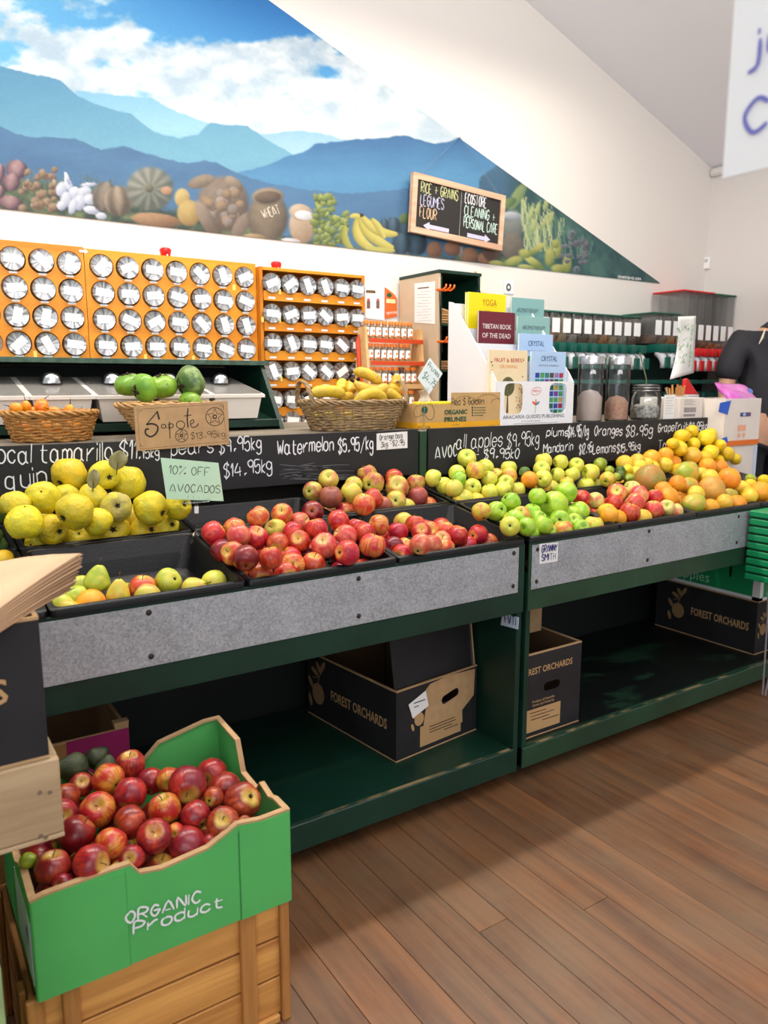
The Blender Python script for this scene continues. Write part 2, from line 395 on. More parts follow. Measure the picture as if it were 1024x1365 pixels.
def unit(x0, x1, label, zs, shelf_m, apron_m, side_left=True):
    u = empty('display_unit', ((x0+x1)/2, 1.85, 0), label, 'display stand')
    top = .7475
    # front apron: board, top strip, lower rail
    mb = MB(); mb.box(x0, x1, YF, YF+.006, .545, top, bev=.001); mb.build('apron', apron_m, u)
    ms = MB(); a, b_ = x0+.008, x1-.026; ms.box(a, b_, YF-.003, YF-.0002, .608, .740, bev=.0006); sh = ms.build('metal_sheet', M_galv, u)
    k = max(3, int((b_-a)/.42)); 
    for i in range(k+1):
        xx = a+.02+(b_-a-.04)*i/k
        for zz in ((.726, .63) if True else ()):
            q = MB(); q.sphere((xx, YF-.0035, zz), .0065, (1, .45, 1), 10); q.build('screw', M_screw, sh)
    # trays carriers (sloped bearers) and ends
    for nm, xx in (('side_panel', x1-.018), ('side_panel', x0)):
        mb = MB(); mb.poly([(xx, YF+.0062, .045), (xx, 2.199, .045), (xx, 2.199, .765), (xx, YF+.0062, .652)], th=(.018, 0, 0)); mb.build(nm, M_green, u, bev=.002)
    mb = MB(); mb.box(x0, x1, 2.2, 2.215, .045, .90); mb.build('back_panel', M_dark, u)
    mb = MB(); mb.box(x0+.018, x1-.018, YF+.03, 2.19, zs-.018, zs, bev=.001); mb.build('shelf', shelf_m, u)
    mb = MB(); mb.box(x0+.0, x1-.018, YF, YF+.028, .05, zs+.004, bev=.003); lip = mb.build('shelf_front_rail', apron_m, u)
    mb = MB(); mb.box(x0+.01, x1-.03, YF+.002, YF+.012, zs+.0042, zs+.0052); mb.build('worn_edge', M_worn, lip)
    for yy in (1.66, 2.12):
        for xx in (x0+.08, x1-.09):
            c = MB(); c.cyl((xx-.012, yy, .024), (xx+.012, yy, .024), .0235, n=18); w = c.build('caster', mat('caster_rubber', (26, 26, 28), .5), u, smooth=True)
            f = MB(); f.box(xx-.017, xx-.014, yy-.014, yy+.014, .016, .049); f.box(xx+.014, xx+.017, yy-.014, yy+.014, .016, .049); f.box(xx-.03, xx+.03, yy-.025, yy+.025, .0465, .0498); f.build('caster_fork', M_steel, w)
    # bearers below the trays
    for xx in np.linspace(x0+.05, x1-.07, 5): MB().poly([(xx, YF+.03, .60), (xx, 2.195, .70), (xx, 2.195, .742), (xx, YF+.03, .64)], th=(.02, 0, 0)).build('bearer_rail', M_green, u)
    return u
UL = unit(-.62, 1.512, 'green wooden display stand on the left with galvanised front sheet and dark green shelf', .12, M_green, M_green)
UR = unit(1.530, 3.10, 'green wooden display stand on the right with galvanised front and peeling black shelf', .112, M_peel, M_green2)
# corner posts + counter ledge behind the blackboards
BBY = 2.10
def ledge(x0, x1, label, post=True):
    c = empty('back_counter', ((x0+x1)/2, 2.5, 0), label, 'counter')
    yb2 = 2.93 if post else 2.66
    mb = MB(); mb.box(x0, x1, BBY+.005, yb2, 1.022, 1.040, bev=.002)
    if not post: mb = MB(); mb.poly([(x0, BBY+.004, 1.022), (x1, BBY+.004, 1.022), (x1, 2.66, 1.022), (2.70, 2.66, 1.022), (2.70, 2.995, 1.022), (x0, 2.995, 1.022)], th=(0, 0, .018))
    mb.build('counter_top', wood('grey_timber', (150, 140, 124), (104, 94, 80), axis=0, ring=14), c)
    mb = MB(); mb.box(x0+.004, x1-.004, 2.222, 2.24, 0, 1.021); mb.build('front_board', M_dark, c)
    mb = MB(); mb.box(x0+.004, x0+.022, 2.242, yb2-.01, 0, 1.021); mb.build('end_panel', M_green, c); MB().box(x1-.022, x1-.004, 2.242, yb2-.01, 0, 1.021).build('end_panel', M_green, c)
    if post:
        mb = MB(); mb.box(x1-.031, x1-.003, BBY-.012, BBY+.0035, .84, 1.040, bev=.003); mb.build('corner_post', M_green2, c)
    return c
LL = ledge(-.62, 1.555, 'grey timber back counter behind the left blackboard, carrying baskets')
LR = ledge(1.557, 3.122, 'timber back counter behind the right blackboard, carrying books and jars', False)

# =================================================================== TRAYS
def trayz(y): return .765+.175*(y-1.565)
def tray(x0, x1, y0, y1, label, depth=.085):
    """black moulded tray, rim following the slope"""
    bm = bmesh.new(); rim = .011
    def ring(ix, z, rr):
        pts = []
        xa, xb, ya, yb = x0+ix, x1-ix, y0+ix, y1-ix
        for (cx, cy, a0) in ((xb-rr, yb-rr, 0), (xa+rr, yb-rr, PI/2), (xa+rr, ya+rr, PI), (xb-rr, ya+rr, 3*PI/2)):
            for k in range(5):
                a = a0+PI/2*k/4; X, Y = cx+rr*math.cos(a), cy+rr*math.sin(a)
                pts.append(bm.verts.new((X, Y, trayz(Y)+z)))
        return pts
    rs = [ring(.0045, -.016, .010), ring(.0, -.014, .012), ring(0, -.002, .012), ring(.0025, 0, .012), ring(rim, 0, .014), ring(rim+.002, -.003, .014),
          ring(rim+.018, -depth+.012, .03), ring(rim+.028, -depth, .03)]
    for a, b in zip(rs, rs[1:]):
        for i in range(20): bm.faces.new((a[i], a[(i+1) % 20], b[(i+1) % 20], b[i]))
    bm.faces.new(rs[-1])
    bo = [ring(.0135, -.016, .012), ring(rim+.026, -depth-.003, .03)]
    for i in range(20): bm.faces.new((rs[0][i], bo[0][i], bo[0][(i+1) % 20], rs[0][(i+1) % 20]))
    for i in range(20): bm.faces.new((bo[0][i], bo[1][i], bo[1][(i+1) % 20], bo[0][(i+1) % 20]))
    bm.faces.new(list(reversed(bo[1])))
    bmesh.ops.recalc_face_normals(bm, faces=bm.faces[:])
    me = bpy.data.meshes.new('tray'); bm.to_mesh(me); bm.free()
    for p in me.polygons: p.use_smooth = True
    me.set_sharp_from_angle(angle=R(50))
    o = link('fruit_tray', me, M_tray); tag(o, label, 'tray')
    return o
FY0, FY1, BY0, BY1 = 1.553, 1.892, 1.897, 2.085
TR = {}
def T(key, x0, x1, row, label):
    y0, y1 = (FY0, FY1) if row == 'f' else (BY0, BY1)
    o = tray(x0, x1, y0, y1, label); TR[key] = (x0, x1, y0, y1, o)
LXS = (-.165, .246, .660, 1.071, 1.512)
T('f0', LXS[0], LXS[1]-.004, 'f', 'black plastic tray in the front row, furthest left, under the paper bags')
T('f1', LXS[1], LXS[2]-.004, 'f', 'black plastic tray in the front row holding a few pears')
T('f2', LXS[2], LXS[3]-.004, 'f', 'black plastic tray in the front row heaped with red striped apples')
T('f3', LXS[3], LXS[4]-.004, 'f', 'black plastic tray in the front row with red apples, beside the green post')
T('b0', LXS[0], LXS[1]-.004, 'b', 'black plastic tray in the back row with green fruit at the left edge')
T('b1', LXS[1], LXS[2]-.004, 'b', 'black plastic tray in the back row heaped with yellow quinces')
T('b2', LXS[2], LXS[3]-.004, 'b', 'empty black plastic tray in the back row behind the red apples')
T('b3', LXS[3], LXS[4]-.004, 'b', 'black plastic tray in the back row with dull red and green apples')
RXS = (1.524, 1.914, 2.306, 2.692, 3.09)
nm = ['bright green apples', 'red and cream apples', 'mangoes and grapefruit', 'citrus at right edge']
nb = ['pale yellow green apples', 'pale yellow apples beside small green limes', 'oranges and lemons', 'the lemon pile at the right']
for i in range(4):
    T('g%d' % i, RXS[i], RXS[i+1]-.004, 'f', 'black plastic tray in the front row, right stand: '+nm[i])
    T('h%d' % i, RXS[i], RXS[i+1]-.004, 'b', 'black plastic tray in the back row, right stand: '+nb[i])

# =================================================================== BLACKBOARDS
def bb(x0, x1, z0, z1, label):
    e = empty('blackboard', ((x0+x1)/2, BBY-.005, z0), label, 'blackboard')
    MB().box(x0, x1, BBY-.009, BBY+.003, z0, z1, bev=.001).build('board', M_chalkb, e)
    return e
BL = bb(-.6, 1.518, .893, 1.046, 'long blackboard on the left chalked with tamarillo, pears and watermelon prices')
BR = bb(1.560, 3.152, .885, 1.046, 'long blackboard on the right chalked with apple, plum, orange and lemon prices')
yb_ = BBY-.009
def chalk(txt, a, b, h, board, w=.0036, slant=.08):
    o = P(a[0], a[1], 1, yb_); e = P(b[0], b[1], 1, yb_)
    return hand(txt, o, e, h*.76, M_chalk, board, w=w, slant=slant, jit=.16)
chalk('local tamarillo $11', (-8, 618), (182, 612), .062, BL)
chalk('.15kg', (184, 612), (212, 609), .036, BL, w=.0034)
chalk('pears', (228, 607), (284, 602), .05, BL); chalk('$9.95kg', (292, 604), (348, 598), .052, BL)
chalk('quin', (8, 652), (62, 645), .062, BL)
chalk('$14.95kg', (299, 637), (362, 628), .052, BL)
chalk('Watermelon', (370, 606), (444, 600), .056, BL, w=.0042); chalk('$5.95/kg', (451, 604), (497, 599), .056, BL, w=.0042)
chalk('all apples', (608, 598), (669, 595), .066, BR); chalk('$9.95kg', (676, 597), (718, 592), .066, BR)
chalk('AVOC', (580, 612), (609, 608), .052, BR, w=.0042); chalk('- $9.95k0', (632, 612), (691, 610), .046, BR, w=.0042)
chalk('plums', (728, 581), (757, 581), .04, BR, w=.0042); chalk('$14.95/kg', (757, 583), (784, 581), .056, BR, w=.0045)
chalk('Oranges', (792, 581), (829, 580), .05, BR, w=.0042); chalk('$8.95g', (834, 582), (869, 580), .058, BR, w=.0042)
chalk('Grapefruit', (877, 576), (916, 573), .046, BR, w=.0042); chalk('$3.95kg', (918, 574), (942, 573), .046, BR, w=.0042)
chalk('Mandarin', (724, 604), (763, 600), .044, BR, w=.0042); chalk('$12.95', (772, 606), (789, 603), .05, BR, w=.0042)
chalk('Lemons', (790, 605), (820, 602), .052, BR, w=.0042); chalk('$15.95kg', (822, 604), (853, 599), .044, BR, w=.0042)
chalk('Tas', (877, 600), (893, 598), .052, BR, w=.0042)
# rubbed-out chalk smears
rg = random.Random(5); bm = bmesh.new()
for i in range(34):
    px = rg.uniform(372, 440); py = rg.uniform(618, 640); l = rg.uniform(18, 52)
    a = P(px, py, 1, yb_-.0006); b = P(px+l, py-l*.06+rg.uniform(-4, 4), 1, yb_-.0006); c = (a+b)/2+Vector((0, 0, rg.uniform(-.004, .008)))
    pts = [a.lerp(c, t/4)*(1-t/4)+c.lerp(b, t/4)*(t/4) for t in range(5)]
    ribbon(bm, pts, rg.uniform(.001, .003), Vector((0, -1, 0)))
me = bpy.data.meshes.new('s'); bm.to_mesh(me); bm.free(); link('chalk_smear', me, mat('chalk_smear', (104, 104, 110), .9), BL)
# paper note on left board
def paper(name, corners, m, parent=None, th=.001, nrm=(0, -1, 0)):
    mb = MB(); mb.poly([Vector(c) for c in corners], th=Vector(nrm)*th); return mb.build(name, m, parent)
cs = [P(*q, 1, yb_-.001) for q in ((502, 578), (543, 575), (543, 597), (502, 600))]
pn = paper('price_note', cs, M_white); tag(pn, 'small white note for orange bags taped on the left blackboard', 'note')
yy = yb_-.0021
hand('Orange bag', P(506, 586.5, 1, yy), P(536, 583.5, 1, yy), .017, M_ink, pn, w=.0018)
hand('3kg -$2.95', P(508, 596, 1, yy), P(539, 593, 1, yy), .017, M_ink, pn, w=.0018)
# GRANNY SMITH card and FVTI card
cs = [P(*q, 1, YF-.0035) for q in ((719, 725), (744, 723), (743, 748), (719, 752))]
pn = paper('price_note', cs, M_white); tag(pn, 'white Granny Smith card stuck on the right metal sheet', 'note')
mblue = mat('blue_marker', (40, 44, 110), .6); yy = YF-.0046
hand('GRANNY', P(722, 736.5, 1, yy), P(742, 734, 1, yy), .02, mblue, pn, w=.003)
hand('SMITH', P(722, 748, 1, yy), P(740, 745, 1, yy), .02, mblue, pn, w=.003)
sx = 1.494-.001
cs = [P(*q, 0, sx) for q in ((670, 817), (692, 823), (691, 839), (668, 833))]
pn = paper('name_note', cs, mat('pale_blue_card', (206, 222, 240), .6), nrm=(-1, 0, 0)); tag(pn, 'pale blue FVTI label stuck inside the left stand end panel', 'label')
hand('FVTI', P(673.5, 829.5, 0, sx-.0011), P(688, 834, 0, sx-.0011), .024, mblue, pn, w=.004, nrm=(-1, 0, 0))
# =================================================================== FRUIT
def fmat(name, c1, c2, c3=None, sc=1.2, lo=.42, hi=.58, stripe=None, samt=.6, speck=None, kamt=.4, kscale=26, tip=None, rough=.32, bump=.0, bsc=14, coat=.15, hue=.012, val=.12, blot=None, bamt=.5, us=1):
    m, t, b = nt(name); L = t.links
    tc0 = add(t, 'ShaderNodeTexCoord'); tc = add(t, 'ShaderNodeVectorMath', operation='MULTIPLY'); tc.inputs[1].default_value = (us, us, us); L.new(tc0.outputs['Object'], tc.inputs[0]); oi = add(t, 'ShaderNodeObjectInfo')
    mu = add(t, 'ShaderNodeMath', operation='MULTIPLY'); mu.inputs[1].default_value = 57; L.new(oi.outputs['Random'], mu.inputs[0])
    va = add(t, 'ShaderNodeVectorMath', operation='ADD'); L.new(tc.outputs[0], va.inputs[0]); L.new(mu.outputs[0], va.inputs[1])
    def ramp(src, a, d, lo_, hi_):
        r_ = add(t, 'ShaderNodeMapRange'); r_.inputs['From Min'].default_value = lo_; r_.inputs['From Max'].default_value = hi_
        r_.inputs['To Min'].default_value = a; r_.inputs['To Max'].default_value = d; L.new(src, r_.inputs[0]); return r_.outputs[0]
    def mixc(f, a, bcol):
        x_ = add(t, 'ShaderNodeMix', data_type='RGBA')
        L.new(f, x_.inputs[0])
        if hasattr(a, 'links'): L.new(a, x_.inputs[6])
        else: x_.inputs[6].default_value = (*srgb(a), 1)
        if hasattr(bcol, 'links'): L.new(bcol, x_.inputs[7])
        else: x_.inputs[7].default_value = (*srgb(bcol), 1)
        return x_.outputs[2]
    n = add(t, 'ShaderNodeTexNoise'); n.inputs['Scale'].default_value = sc; n.inputs['Detail'].default_value = 4; L.new(va.outputs[0], n.inputs['Vector'])
    col = mixc(ramp(n.outputs[0], 0, 1, lo, hi), c1, c2)
    if c3:
        n3 = add(t, 'ShaderNodeTexNoise'); n3.inputs['Scale'].default_value = sc*1.4; n3.inputs['Detail'].default_value = 3
        v3 = add(t, 'ShaderNodeVectorMath', operation='ADD'); v3.inputs[1].default_value = (9, 4, 2); L.new(va.outputs[0], v3.inputs[0]); L.new(v3.outputs[0], n3.inputs['Vector'])
        col = mixc(ramp(n3.outputs[0], 0, 1, .5, .68), col, c3)
    if stripe:
        # meridian streaks: noise over (x,y)/|xy| and slow in z
        sp = add(t, 'ShaderNodeSeparateXYZ'); L.new(tc.outputs[0], sp.inputs[0])
        at = add(t, 'ShaderNodeMath', operation='ARCTAN2'); L.new(sp.outputs[1], at.inputs[0]); L.new(sp.outputs[0], at.inputs[1])
        sn = add(t, 'ShaderNodeMath', operation='SINE'); cs_ = add(t, 'ShaderNodeMath', operation='COSINE'); L.new(at.outputs[0], sn.inputs[0]); L.new(at.outputs[0], cs_.inputs[0])
        cb = add(t, 'ShaderNodeCombineXYZ'); L.new(sn.outputs[0], cb.inputs[0]); L.new(cs_.outputs[0], cb.inputs[1])
        zz = add(t, 'ShaderNodeMath', operation='MULTIPLY'); zz.inputs[1].default_value = .16; L.new(sp.outputs[2], zz.inputs[0]); L.new(zz.outputs[0], cb.inputs[2])
        v5 = add(t, 'ShaderNodeVectorMath', operation='ADD'); L.new(cb.outputs[0], v5.inputs[0]); L.new(mu.outputs[0], v5.inputs[1])
        n5 = add(t, 'ShaderNodeTexNoise'); n5.inputs['Scale'].default_value = 7; n5.inputs['Detail'].default_value = 5; n5.inputs['Roughness'].default_value = .7; L.new(v5.outputs[0], n5.inputs['Vector'])
        col = mixc(ramp(n5.outputs[0], 0, samt, .46, .6), col, stripe)
    if tip:
        s2 = add(t, 'ShaderNodeSeparateXYZ'); L.new(tc.outputs[0], s2.inputs[0])
        l1 = add(t, 'ShaderNodeMath', operation='MULTIPLY'); L.new(s2.outputs[0], l1.inputs[0]); L.new(s2.outputs[0], l1.inputs[1])
        l2 = add(t, 'ShaderNodeMath', operation='MULTIPLY'); L.new(s2.outputs[1], l2.inputs[0]); L.new(s2.outputs[1], l2.inputs[1])
        l3 = add(t, 'ShaderNodeMath', operation='ADD'); L.new(l1.outputs[0], l3.inputs[0]); L.new(l2.outputs[0], l3.inputs[1])
        l4 = add(t, 'ShaderNodeMath', operation='ADD'); L.new(l3.outputs[0], l4.inputs[0])
        nn = ramp(n.outputs[0], -.15, .15, .3, .7); L.new(nn, l4.inputs[1])
        col = mixc(ramp(l4.outputs[0], .85, 0, .02, .32), col, tip)
    if blot:
        n6 = add(t, 'ShaderNodeTexNoise'); n6.inputs['Scale'].default_value = 3.1; n6.inputs['Detail'].default_value = 7; n6.inputs['Roughness'].default_value = .68; L.new(va.outputs[0], n6.inputs['Vector'])
        col = mixc(ramp(n6.outputs[0], 0, bamt, .60, .66), col, blot)
    if speck:
        vo = add(t, 'ShaderNodeTexVoronoi'); vo.inputs['Scale'].default_value = kscale*.45; L.new(va.outputs[0], vo.inputs['Vector'])
        col = mixc(ramp(vo.outputs['Distance'], kamt, 0, .05, .16), col, speck)
    hs = add(t, 'ShaderNodeHueSaturation'); L.new(col, hs.inputs['Color'])
    L.new(ramp(oi.outputs['Random'], .5-hue, .5+hue, 0, 1), hs.inputs['Hue'])
    m3 = add(t, 'ShaderNodeMath', operation='MULTIPLY'); m3.inputs[1].default_value = 7.13; L.new(oi.outputs['Random'], m3.inputs[0])
    fr = add(t, 'ShaderNodeMath', operation='FRACT'); L.new(m3.outputs[0], fr.inputs[0])
    L.new(ramp(fr.outputs[0], 1-val, 1+val*.6, 0, 1), hs.inputs['Value'])
    L.new(hs.outputs[0], b.inputs['Base Color'])
    b.inputs['Roughness'].default_value = rough; b.inputs['Coat Weight'].default_value = coat; b.inputs['Coat Roughness'].default_value = .12
    b.inputs['Subsurface Weight'].default_value = 0.0
    if bump:
        nb_ = add(t, 'ShaderNodeTexNoise'); nb_.inputs['Scale'].default_value = bsc; nb_.inputs['Detail'].default_value = 2; L.new(va.outputs[0], nb_.inputs['Vector'])
        bp = add(t, 'ShaderNodeBump'); bp.inputs['Strength'].default_value = bump; bp.inputs['Distance'].default_value = .01; L.new(nb_.outputs[0], bp.inputs['Height']); L.new(bp.outputs[0], b.inputs['Normal'])
    return m
FM = {
 'gala': fmat('skin_gala', (184, 24, 34), (216, 84, 50), c3=None, stripe=(160, 14, 30), samt=.75, speck=(240, 170, 100), kamt=.3, tip=(238, 180, 84)),
 'galay': fmat('skin_gala_yellow', (226, 150, 72), (208, 62, 44), stripe=(190, 36, 36), samt=.75, speck=(250, 214, 130), kamt=.3, tip=(226, 190, 80)),
 'dark': fmat('skin_dark_red', (110, 14, 32), (150, 22, 34), stripe=(84, 8, 26), samt=.6, speck=(214, 140, 110), kamt=.35, tip=(170, 80, 40)),
 'rose': fmat('skin_rose', (204, 66, 58), (222, 124, 90), stripe=(188, 40, 46), samt=.65, speck=(246, 210, 150), kamt=.4, tip=(226, 190, 110)),
 'jona': fmat('skin_jona', (176, 70, 54), (204, 188, 74), lo=.40, hi=.6, stripe=(170, 62, 48), samt=.35, speck=(226, 200, 140), kamt=.5, tip=(190, 190, 80), rough=.42),
 'jonay': fmat('skin_jona_yellow', (206, 190, 70), (214, 140, 84), lo=.5, hi=.66, speck=(170, 160, 60), kamt=.3, tip=(196, 200, 80), rough=.4),
 'brown': fmat('skin_brown_red', (150, 72, 60), (172, 92, 66), stripe=(132, 54, 52), samt=.5, speck=(206, 160, 130), kamt=.5, rough=.45),
 'gold': fmat('skin_golden', (218, 214, 84), (202, 208, 66), c3=(230, 206, 88), speck=(176, 170, 70), kamt=.3, tip=(190, 204, 70), rough=.36),
 'goldb': fmat('skin_golden_blush', (208, 206, 66), (222, 170, 66), c3=(212, 110, 70), speck=(170, 160, 60), kamt=.3, tip=(180, 196, 60), rough=.36),
 'green': fmat('skin_granny', (140, 190, 32), (172, 206, 56), c3=(190, 212, 78), speck=(222, 232, 150), kamt=.35, tip=(150, 190, 50), rough=.3),
 'pink': fmat('skin_pink', (214, 62, 60), (230, 160, 96), lo=.46, hi=.6, stripe=(206, 48, 50), samt=.4, speck=(246, 200, 150), kamt=.3, tip=(214, 214, 96)),
 'pinky': fmat('skin_pink_cream', (224, 206, 120), (226, 110, 84), lo=.5, hi=.64, stripe=(222, 110, 90), samt=.3, tip=(206, 210, 100)),
 'crate': fmat('skin_crate_apple', (140, 28, 30), (196, 74, 40), lo=.42, hi=.64, stripe=(112, 16, 26), samt=.75, speck=(214, 160, 110), kamt=.4, tip=(206, 170, 74), rough=.3),
 'cratey': fmat('skin_crate_yellow', (214, 150, 52), (190, 60, 36), stripe=(170, 40, 30), samt=.7, speck=(230, 190, 110), kamt=.3, tip=(190, 170, 60)),
 'quince': fmat('skin_quince', (224, 198, 26), (212, 188, 32), c3=(196, 188, 60), speck=(150, 120, 40), kamt=.3, kscale=14, rough=.55, bump=.35, bsc=3.5, coat=.02, blot=(176, 160, 70), bamt=.4),
 'quinceg': fmat('skin_quince_fuzzy', (170, 156, 84), (196, 184, 50), lo=.45, hi=.6, speck=(110, 96, 60), kamt=.4, rough=.75, bump=.3, bsc=5, coat=0),
 'pear': fmat('skin_pear', (164, 182, 48), (190, 196, 66), c3=(206, 196, 74), speck=(96, 100, 30), kamt=.6, kscale=34, rough=.42, blot=(120, 104, 50), bamt=.5),
 'peary': fmat('skin_pear_yellow', (222, 194, 66), (206, 196, 70), c3=(226, 170, 70), speck=(140, 110, 40), kamt=.5, kscale=30, rough=.42),
 'orange': fmat('skin_orange', (244, 170, 30), (240, 148, 28), speck=(250, 196, 70), kamt=.25, rough=.4, bump=.25, bsc=26, coat=.1),
 'citrusy': fmat('skin_citrus_yellow', (242, 200, 52), (236, 184, 46), c3=(240, 206, 90), speck=(220, 160, 40), kamt=.3, rough=.42, bump=.25, bsc=26, coat=.08),
 'lemon': fmat('skin_lemon', (240, 204, 26), (232, 192, 22), speck=(100, 84, 36), kamt=.45, kscale=9, rough=.4, bump=.25, bsc=22, coat=.1),
 'lime': fmat('skin_lime', (130, 156, 34), (176, 184, 46), speck=(90, 110, 30), kamt=.4, rough=.4, bump=.2, bsc=22),
 'limed': fmat('skin_lime_dark', (66, 92, 34), (92, 118, 40), speck=(40, 60, 30), kamt=.4, rough=.5, bump=.2, bsc=22),
 'mango': fmat('skin_mango', (158, 170, 50), (190, 182, 62), c3=(226, 156, 60), speck=(220, 210, 120), kamt=.3, rough=.34),
 'mangoo': fmat('skin_mango_orange', (230, 160, 60), (168, 174, 52), lo=.46, hi=.62, c3=(224, 120, 60), speck=(240, 210, 130), kamt=.3, rough=.34),
 'pomelo': fmat('skin_brown_green', (158, 140, 50), (184, 138, 58), c3=(132, 138, 50), speck=(110, 84, 40), kamt=.4, kscale=30, rough=.45, bump=.2, bsc=16),
 'grape': fmat('skin_grapefruit', (226, 156, 66), (214, 138, 60), c3=(196, 150, 70), speck=(170, 100, 50), kamt=.4, kscale=30, rough=.42, bump=.2, bsc=20),
 'tam': fmat('skin_tamarillo', (242, 150, 24), (236, 124, 18), rough=.28),
 'sapote': fmat('skin_sapote', (104, 152, 40), (128, 170, 48), blot=(36, 40, 26), bamt=.85, speck=(60, 90, 30), kamt=.3, rough=.36),
 'sapoteg': fmat('skin_sapote_speckled', (96, 128, 62), (70, 104, 50), c3=(140, 164, 92), blot=(60, 56, 50), bamt=.8, speck=(190, 204, 140), kamt=.5, rough=.5),
 'avo': fmat('skin_avocado', (34, 44, 20), (52, 62, 24), speck=(90, 100, 40), kamt=.4, rough=.5, bump=.3, bsc=14, coat=0),
 'greenfruit': fmat('skin_feijoa', (92, 122, 44), (70, 100, 40), speck=(40, 60, 30), kamt=.4, rough=.55, bump=.3, bsc=10, coat=0),
}
M_stem = mat('fruit_stem', (92, 66, 36), .8); M_calyx = mat('fruit_calyx', (54, 42, 26), .9); M_stemg = mat('fruit_stem_green', (120, 128, 56), .7)
def lumpy(bm, amp, fr, seed, zamp=.0):
    for v in bm.verts:
        n = v.co.normalized(); d = mnoise.noise(n*fr+Vector((seed, seed*2, 0)))
        v.co += n*d*amp
def body_mesh(kind, seed=0):
    bm = bmesh.new(); n, k = 28, 18
    rings = []
    for i in range(k+1):
        t = PI*i/k; ring = []
        for j in range(n):
            a = 2*PI*j/n
            s, c = math.sin(t), math.cos(t)
            if kind == 'apple':
                r = s*(1.0+.04*math.cos(2*t)); z = c*.90+.07*c*c
                z -= .34*math.exp(-(s/.30)**2) if c > 0 else -.20*math.exp(-(s/.22)**2)
                r *= 1-.05*(1-c)*.5
                lob = 1+.03*math.cos(5*a)*(max(0, -c))**1.5
                z -= .028*math.cos(5*a+.4)*max(0, -c)*s*1.2
                r *= lob
            elif kind == 'quince':
                r = s*1.0*(1-.10*c); z = c*.98
                z -= .16*math.exp(-(s/.22)**2) if c > 0 else -.24*math.exp(-(s/.26)**2)
                r *= 1+.055*math.cos(5*a+seed)*(abs(c)**.7)
            elif kind == 'round':
                r = s; z = c*.96; z -= .05*math.exp(-(s/.16)**2)*(1 if c > 0 else -1)
            elif kind == 'lemon':
                r = s*.86*(1-.02*c); z = c*1.0
                z += .16*math.exp(-(s/.24)**2)*(1 if c > 0 else -.8)
            elif kind == 'pear':
                zz = c; r = s*(1.0-.34*max(0, zz+.05)**.8) if zz < .99 else s*.6
                z = c*1.0 if c < 0 else c*1.32; r *= 1.0
                z -= .10*math.exp(-(s/.2)**2)*(1 if c > 0 else -1.4)
            elif kind == 'mango':
                r = s*.80; z = c*1.0
            elif kind == 'sapote':
                r = s*1.02*(1+.035*math.cos(4*a)); z = c*.80; z -= .06*math.exp(-(s/.3)**2)*(1 if c > 0 else -1)
            elif kind == 'egg':
                r = s*(.80-.10*c); z = c*1.0
            X, Y_, Z_ = r*math.cos(a), r*math.sin(a), z
            if kind == 'mango': X += .16*(Z_*Z_-.5); Y_ *= .9
            ring.append((X, Y_, Z_))
        rings.append(ring)
    top = bm.verts.new(tuple(sum(q[i] for q in rings[0])/n for i in range(3))); bot = bm.verts.new(tuple(sum(q[i] for q in rings[-1])/n for i in range(3)))
    R_ = [[bm.verts.new(q) for q in ring] for ring in rings[1:-1]]
    for j in range(n): bm.faces.new((top, R_[0][j], R_[0][(j+1) % n])); bm.faces.new((bot, R_[-1][(j+1) % n], R_[-1][j]))
    for A, B in zip(R_, R_[1:]):
        for j in range(n): bm.faces.new((A[j], B[j], B[(j+1) % n], A[(j+1) % n]))
    amp = {'apple': .05, 'quince': .08, 'round': .03, 'lemon': .06, 'pear': .08, 'mango': .05, 'sapote': .06, 'egg': .03}[kind]
    lumpy(bm, amp, 1.3, seed+1.7)
    if kind == 'quince': lumpy(bm, .03, 3.2, seed+8)
    bmesh.ops.recalc_face_normals(bm, faces=bm.faces[:])
    me = bpy.data.meshes.new(kind); bm.to_mesh(me); bm.free()
    for p in me.polygons: p.use_smooth = True
    return me
SHP = {'gala':'apple','galay':'apple','dark':'apple','rose':'apple','jona':'apple','jonay':'apple','brown':'apple','gold':'apple','goldb':'apple','green':'apple','pink':'apple','pinky':'apple','crate':'apple','cratey':'apple',
 'quince':'quince','quinceg':'quince','pear':'pear','peary':'pear','orange':'round','citrusy':'round','lemon':'lemon','lime':'lemon','limed':'lemon','mango':'mango','mangoo':'mango','pomelo':'round','grape':'round','tam':'egg','sapote':'sapote','sapoteg':'sapote','avo':'pear','greenfruit':'lemon'}
NAME = {'apple':'apple','quince':'quince','pear':'pear','round':'orange','lemon':'lemon','mango':'mango','egg':'tamarillo','sapote':'sapote'}
NM2 = {'lime':'lime','limed':'lime','pomelo':'pomelo','grape':'grapefruit','avo':'avocado','greenfruit':'green_fruit','citrusy':'citrus_fruit'}
DESC = {'gala':'red striped apple','galay':'orange and yellow apple','dark':'dark crimson apple','rose':'rosy pink apple','jona':'dull red and green apple','jonay':'yellow green apple','brown':'brownish red apple',
 'gold':'pale yellow green apple','goldb':'yellow apple with blush','green':'bright green apple','pink':'red and yellow apple','pinky':'cream and pink apple','crate':'dark red striped apple','cratey':'yellow and red apple',
 'quince':'lumpy yellow quince','quinceg':'greyish fuzzy quince','pear':'green pear','peary':'yellow pear','orange':'orange','citrusy':'yellow orange citrus','lemon':'yellow lemon','lime':'green lime','limed':'dark green lime',
 'mango':'green yellow mango','mangoo':'orange and green mango','pomelo':'large brownish green pomelo','grape':'pinkish orange grapefruit','tam':'orange tamarillo','sapote':'green sapote','sapoteg':'mottled grey green sapote','avo':'dark green avocado','greenfruit':'dark green fruit'}
PROTO = {}
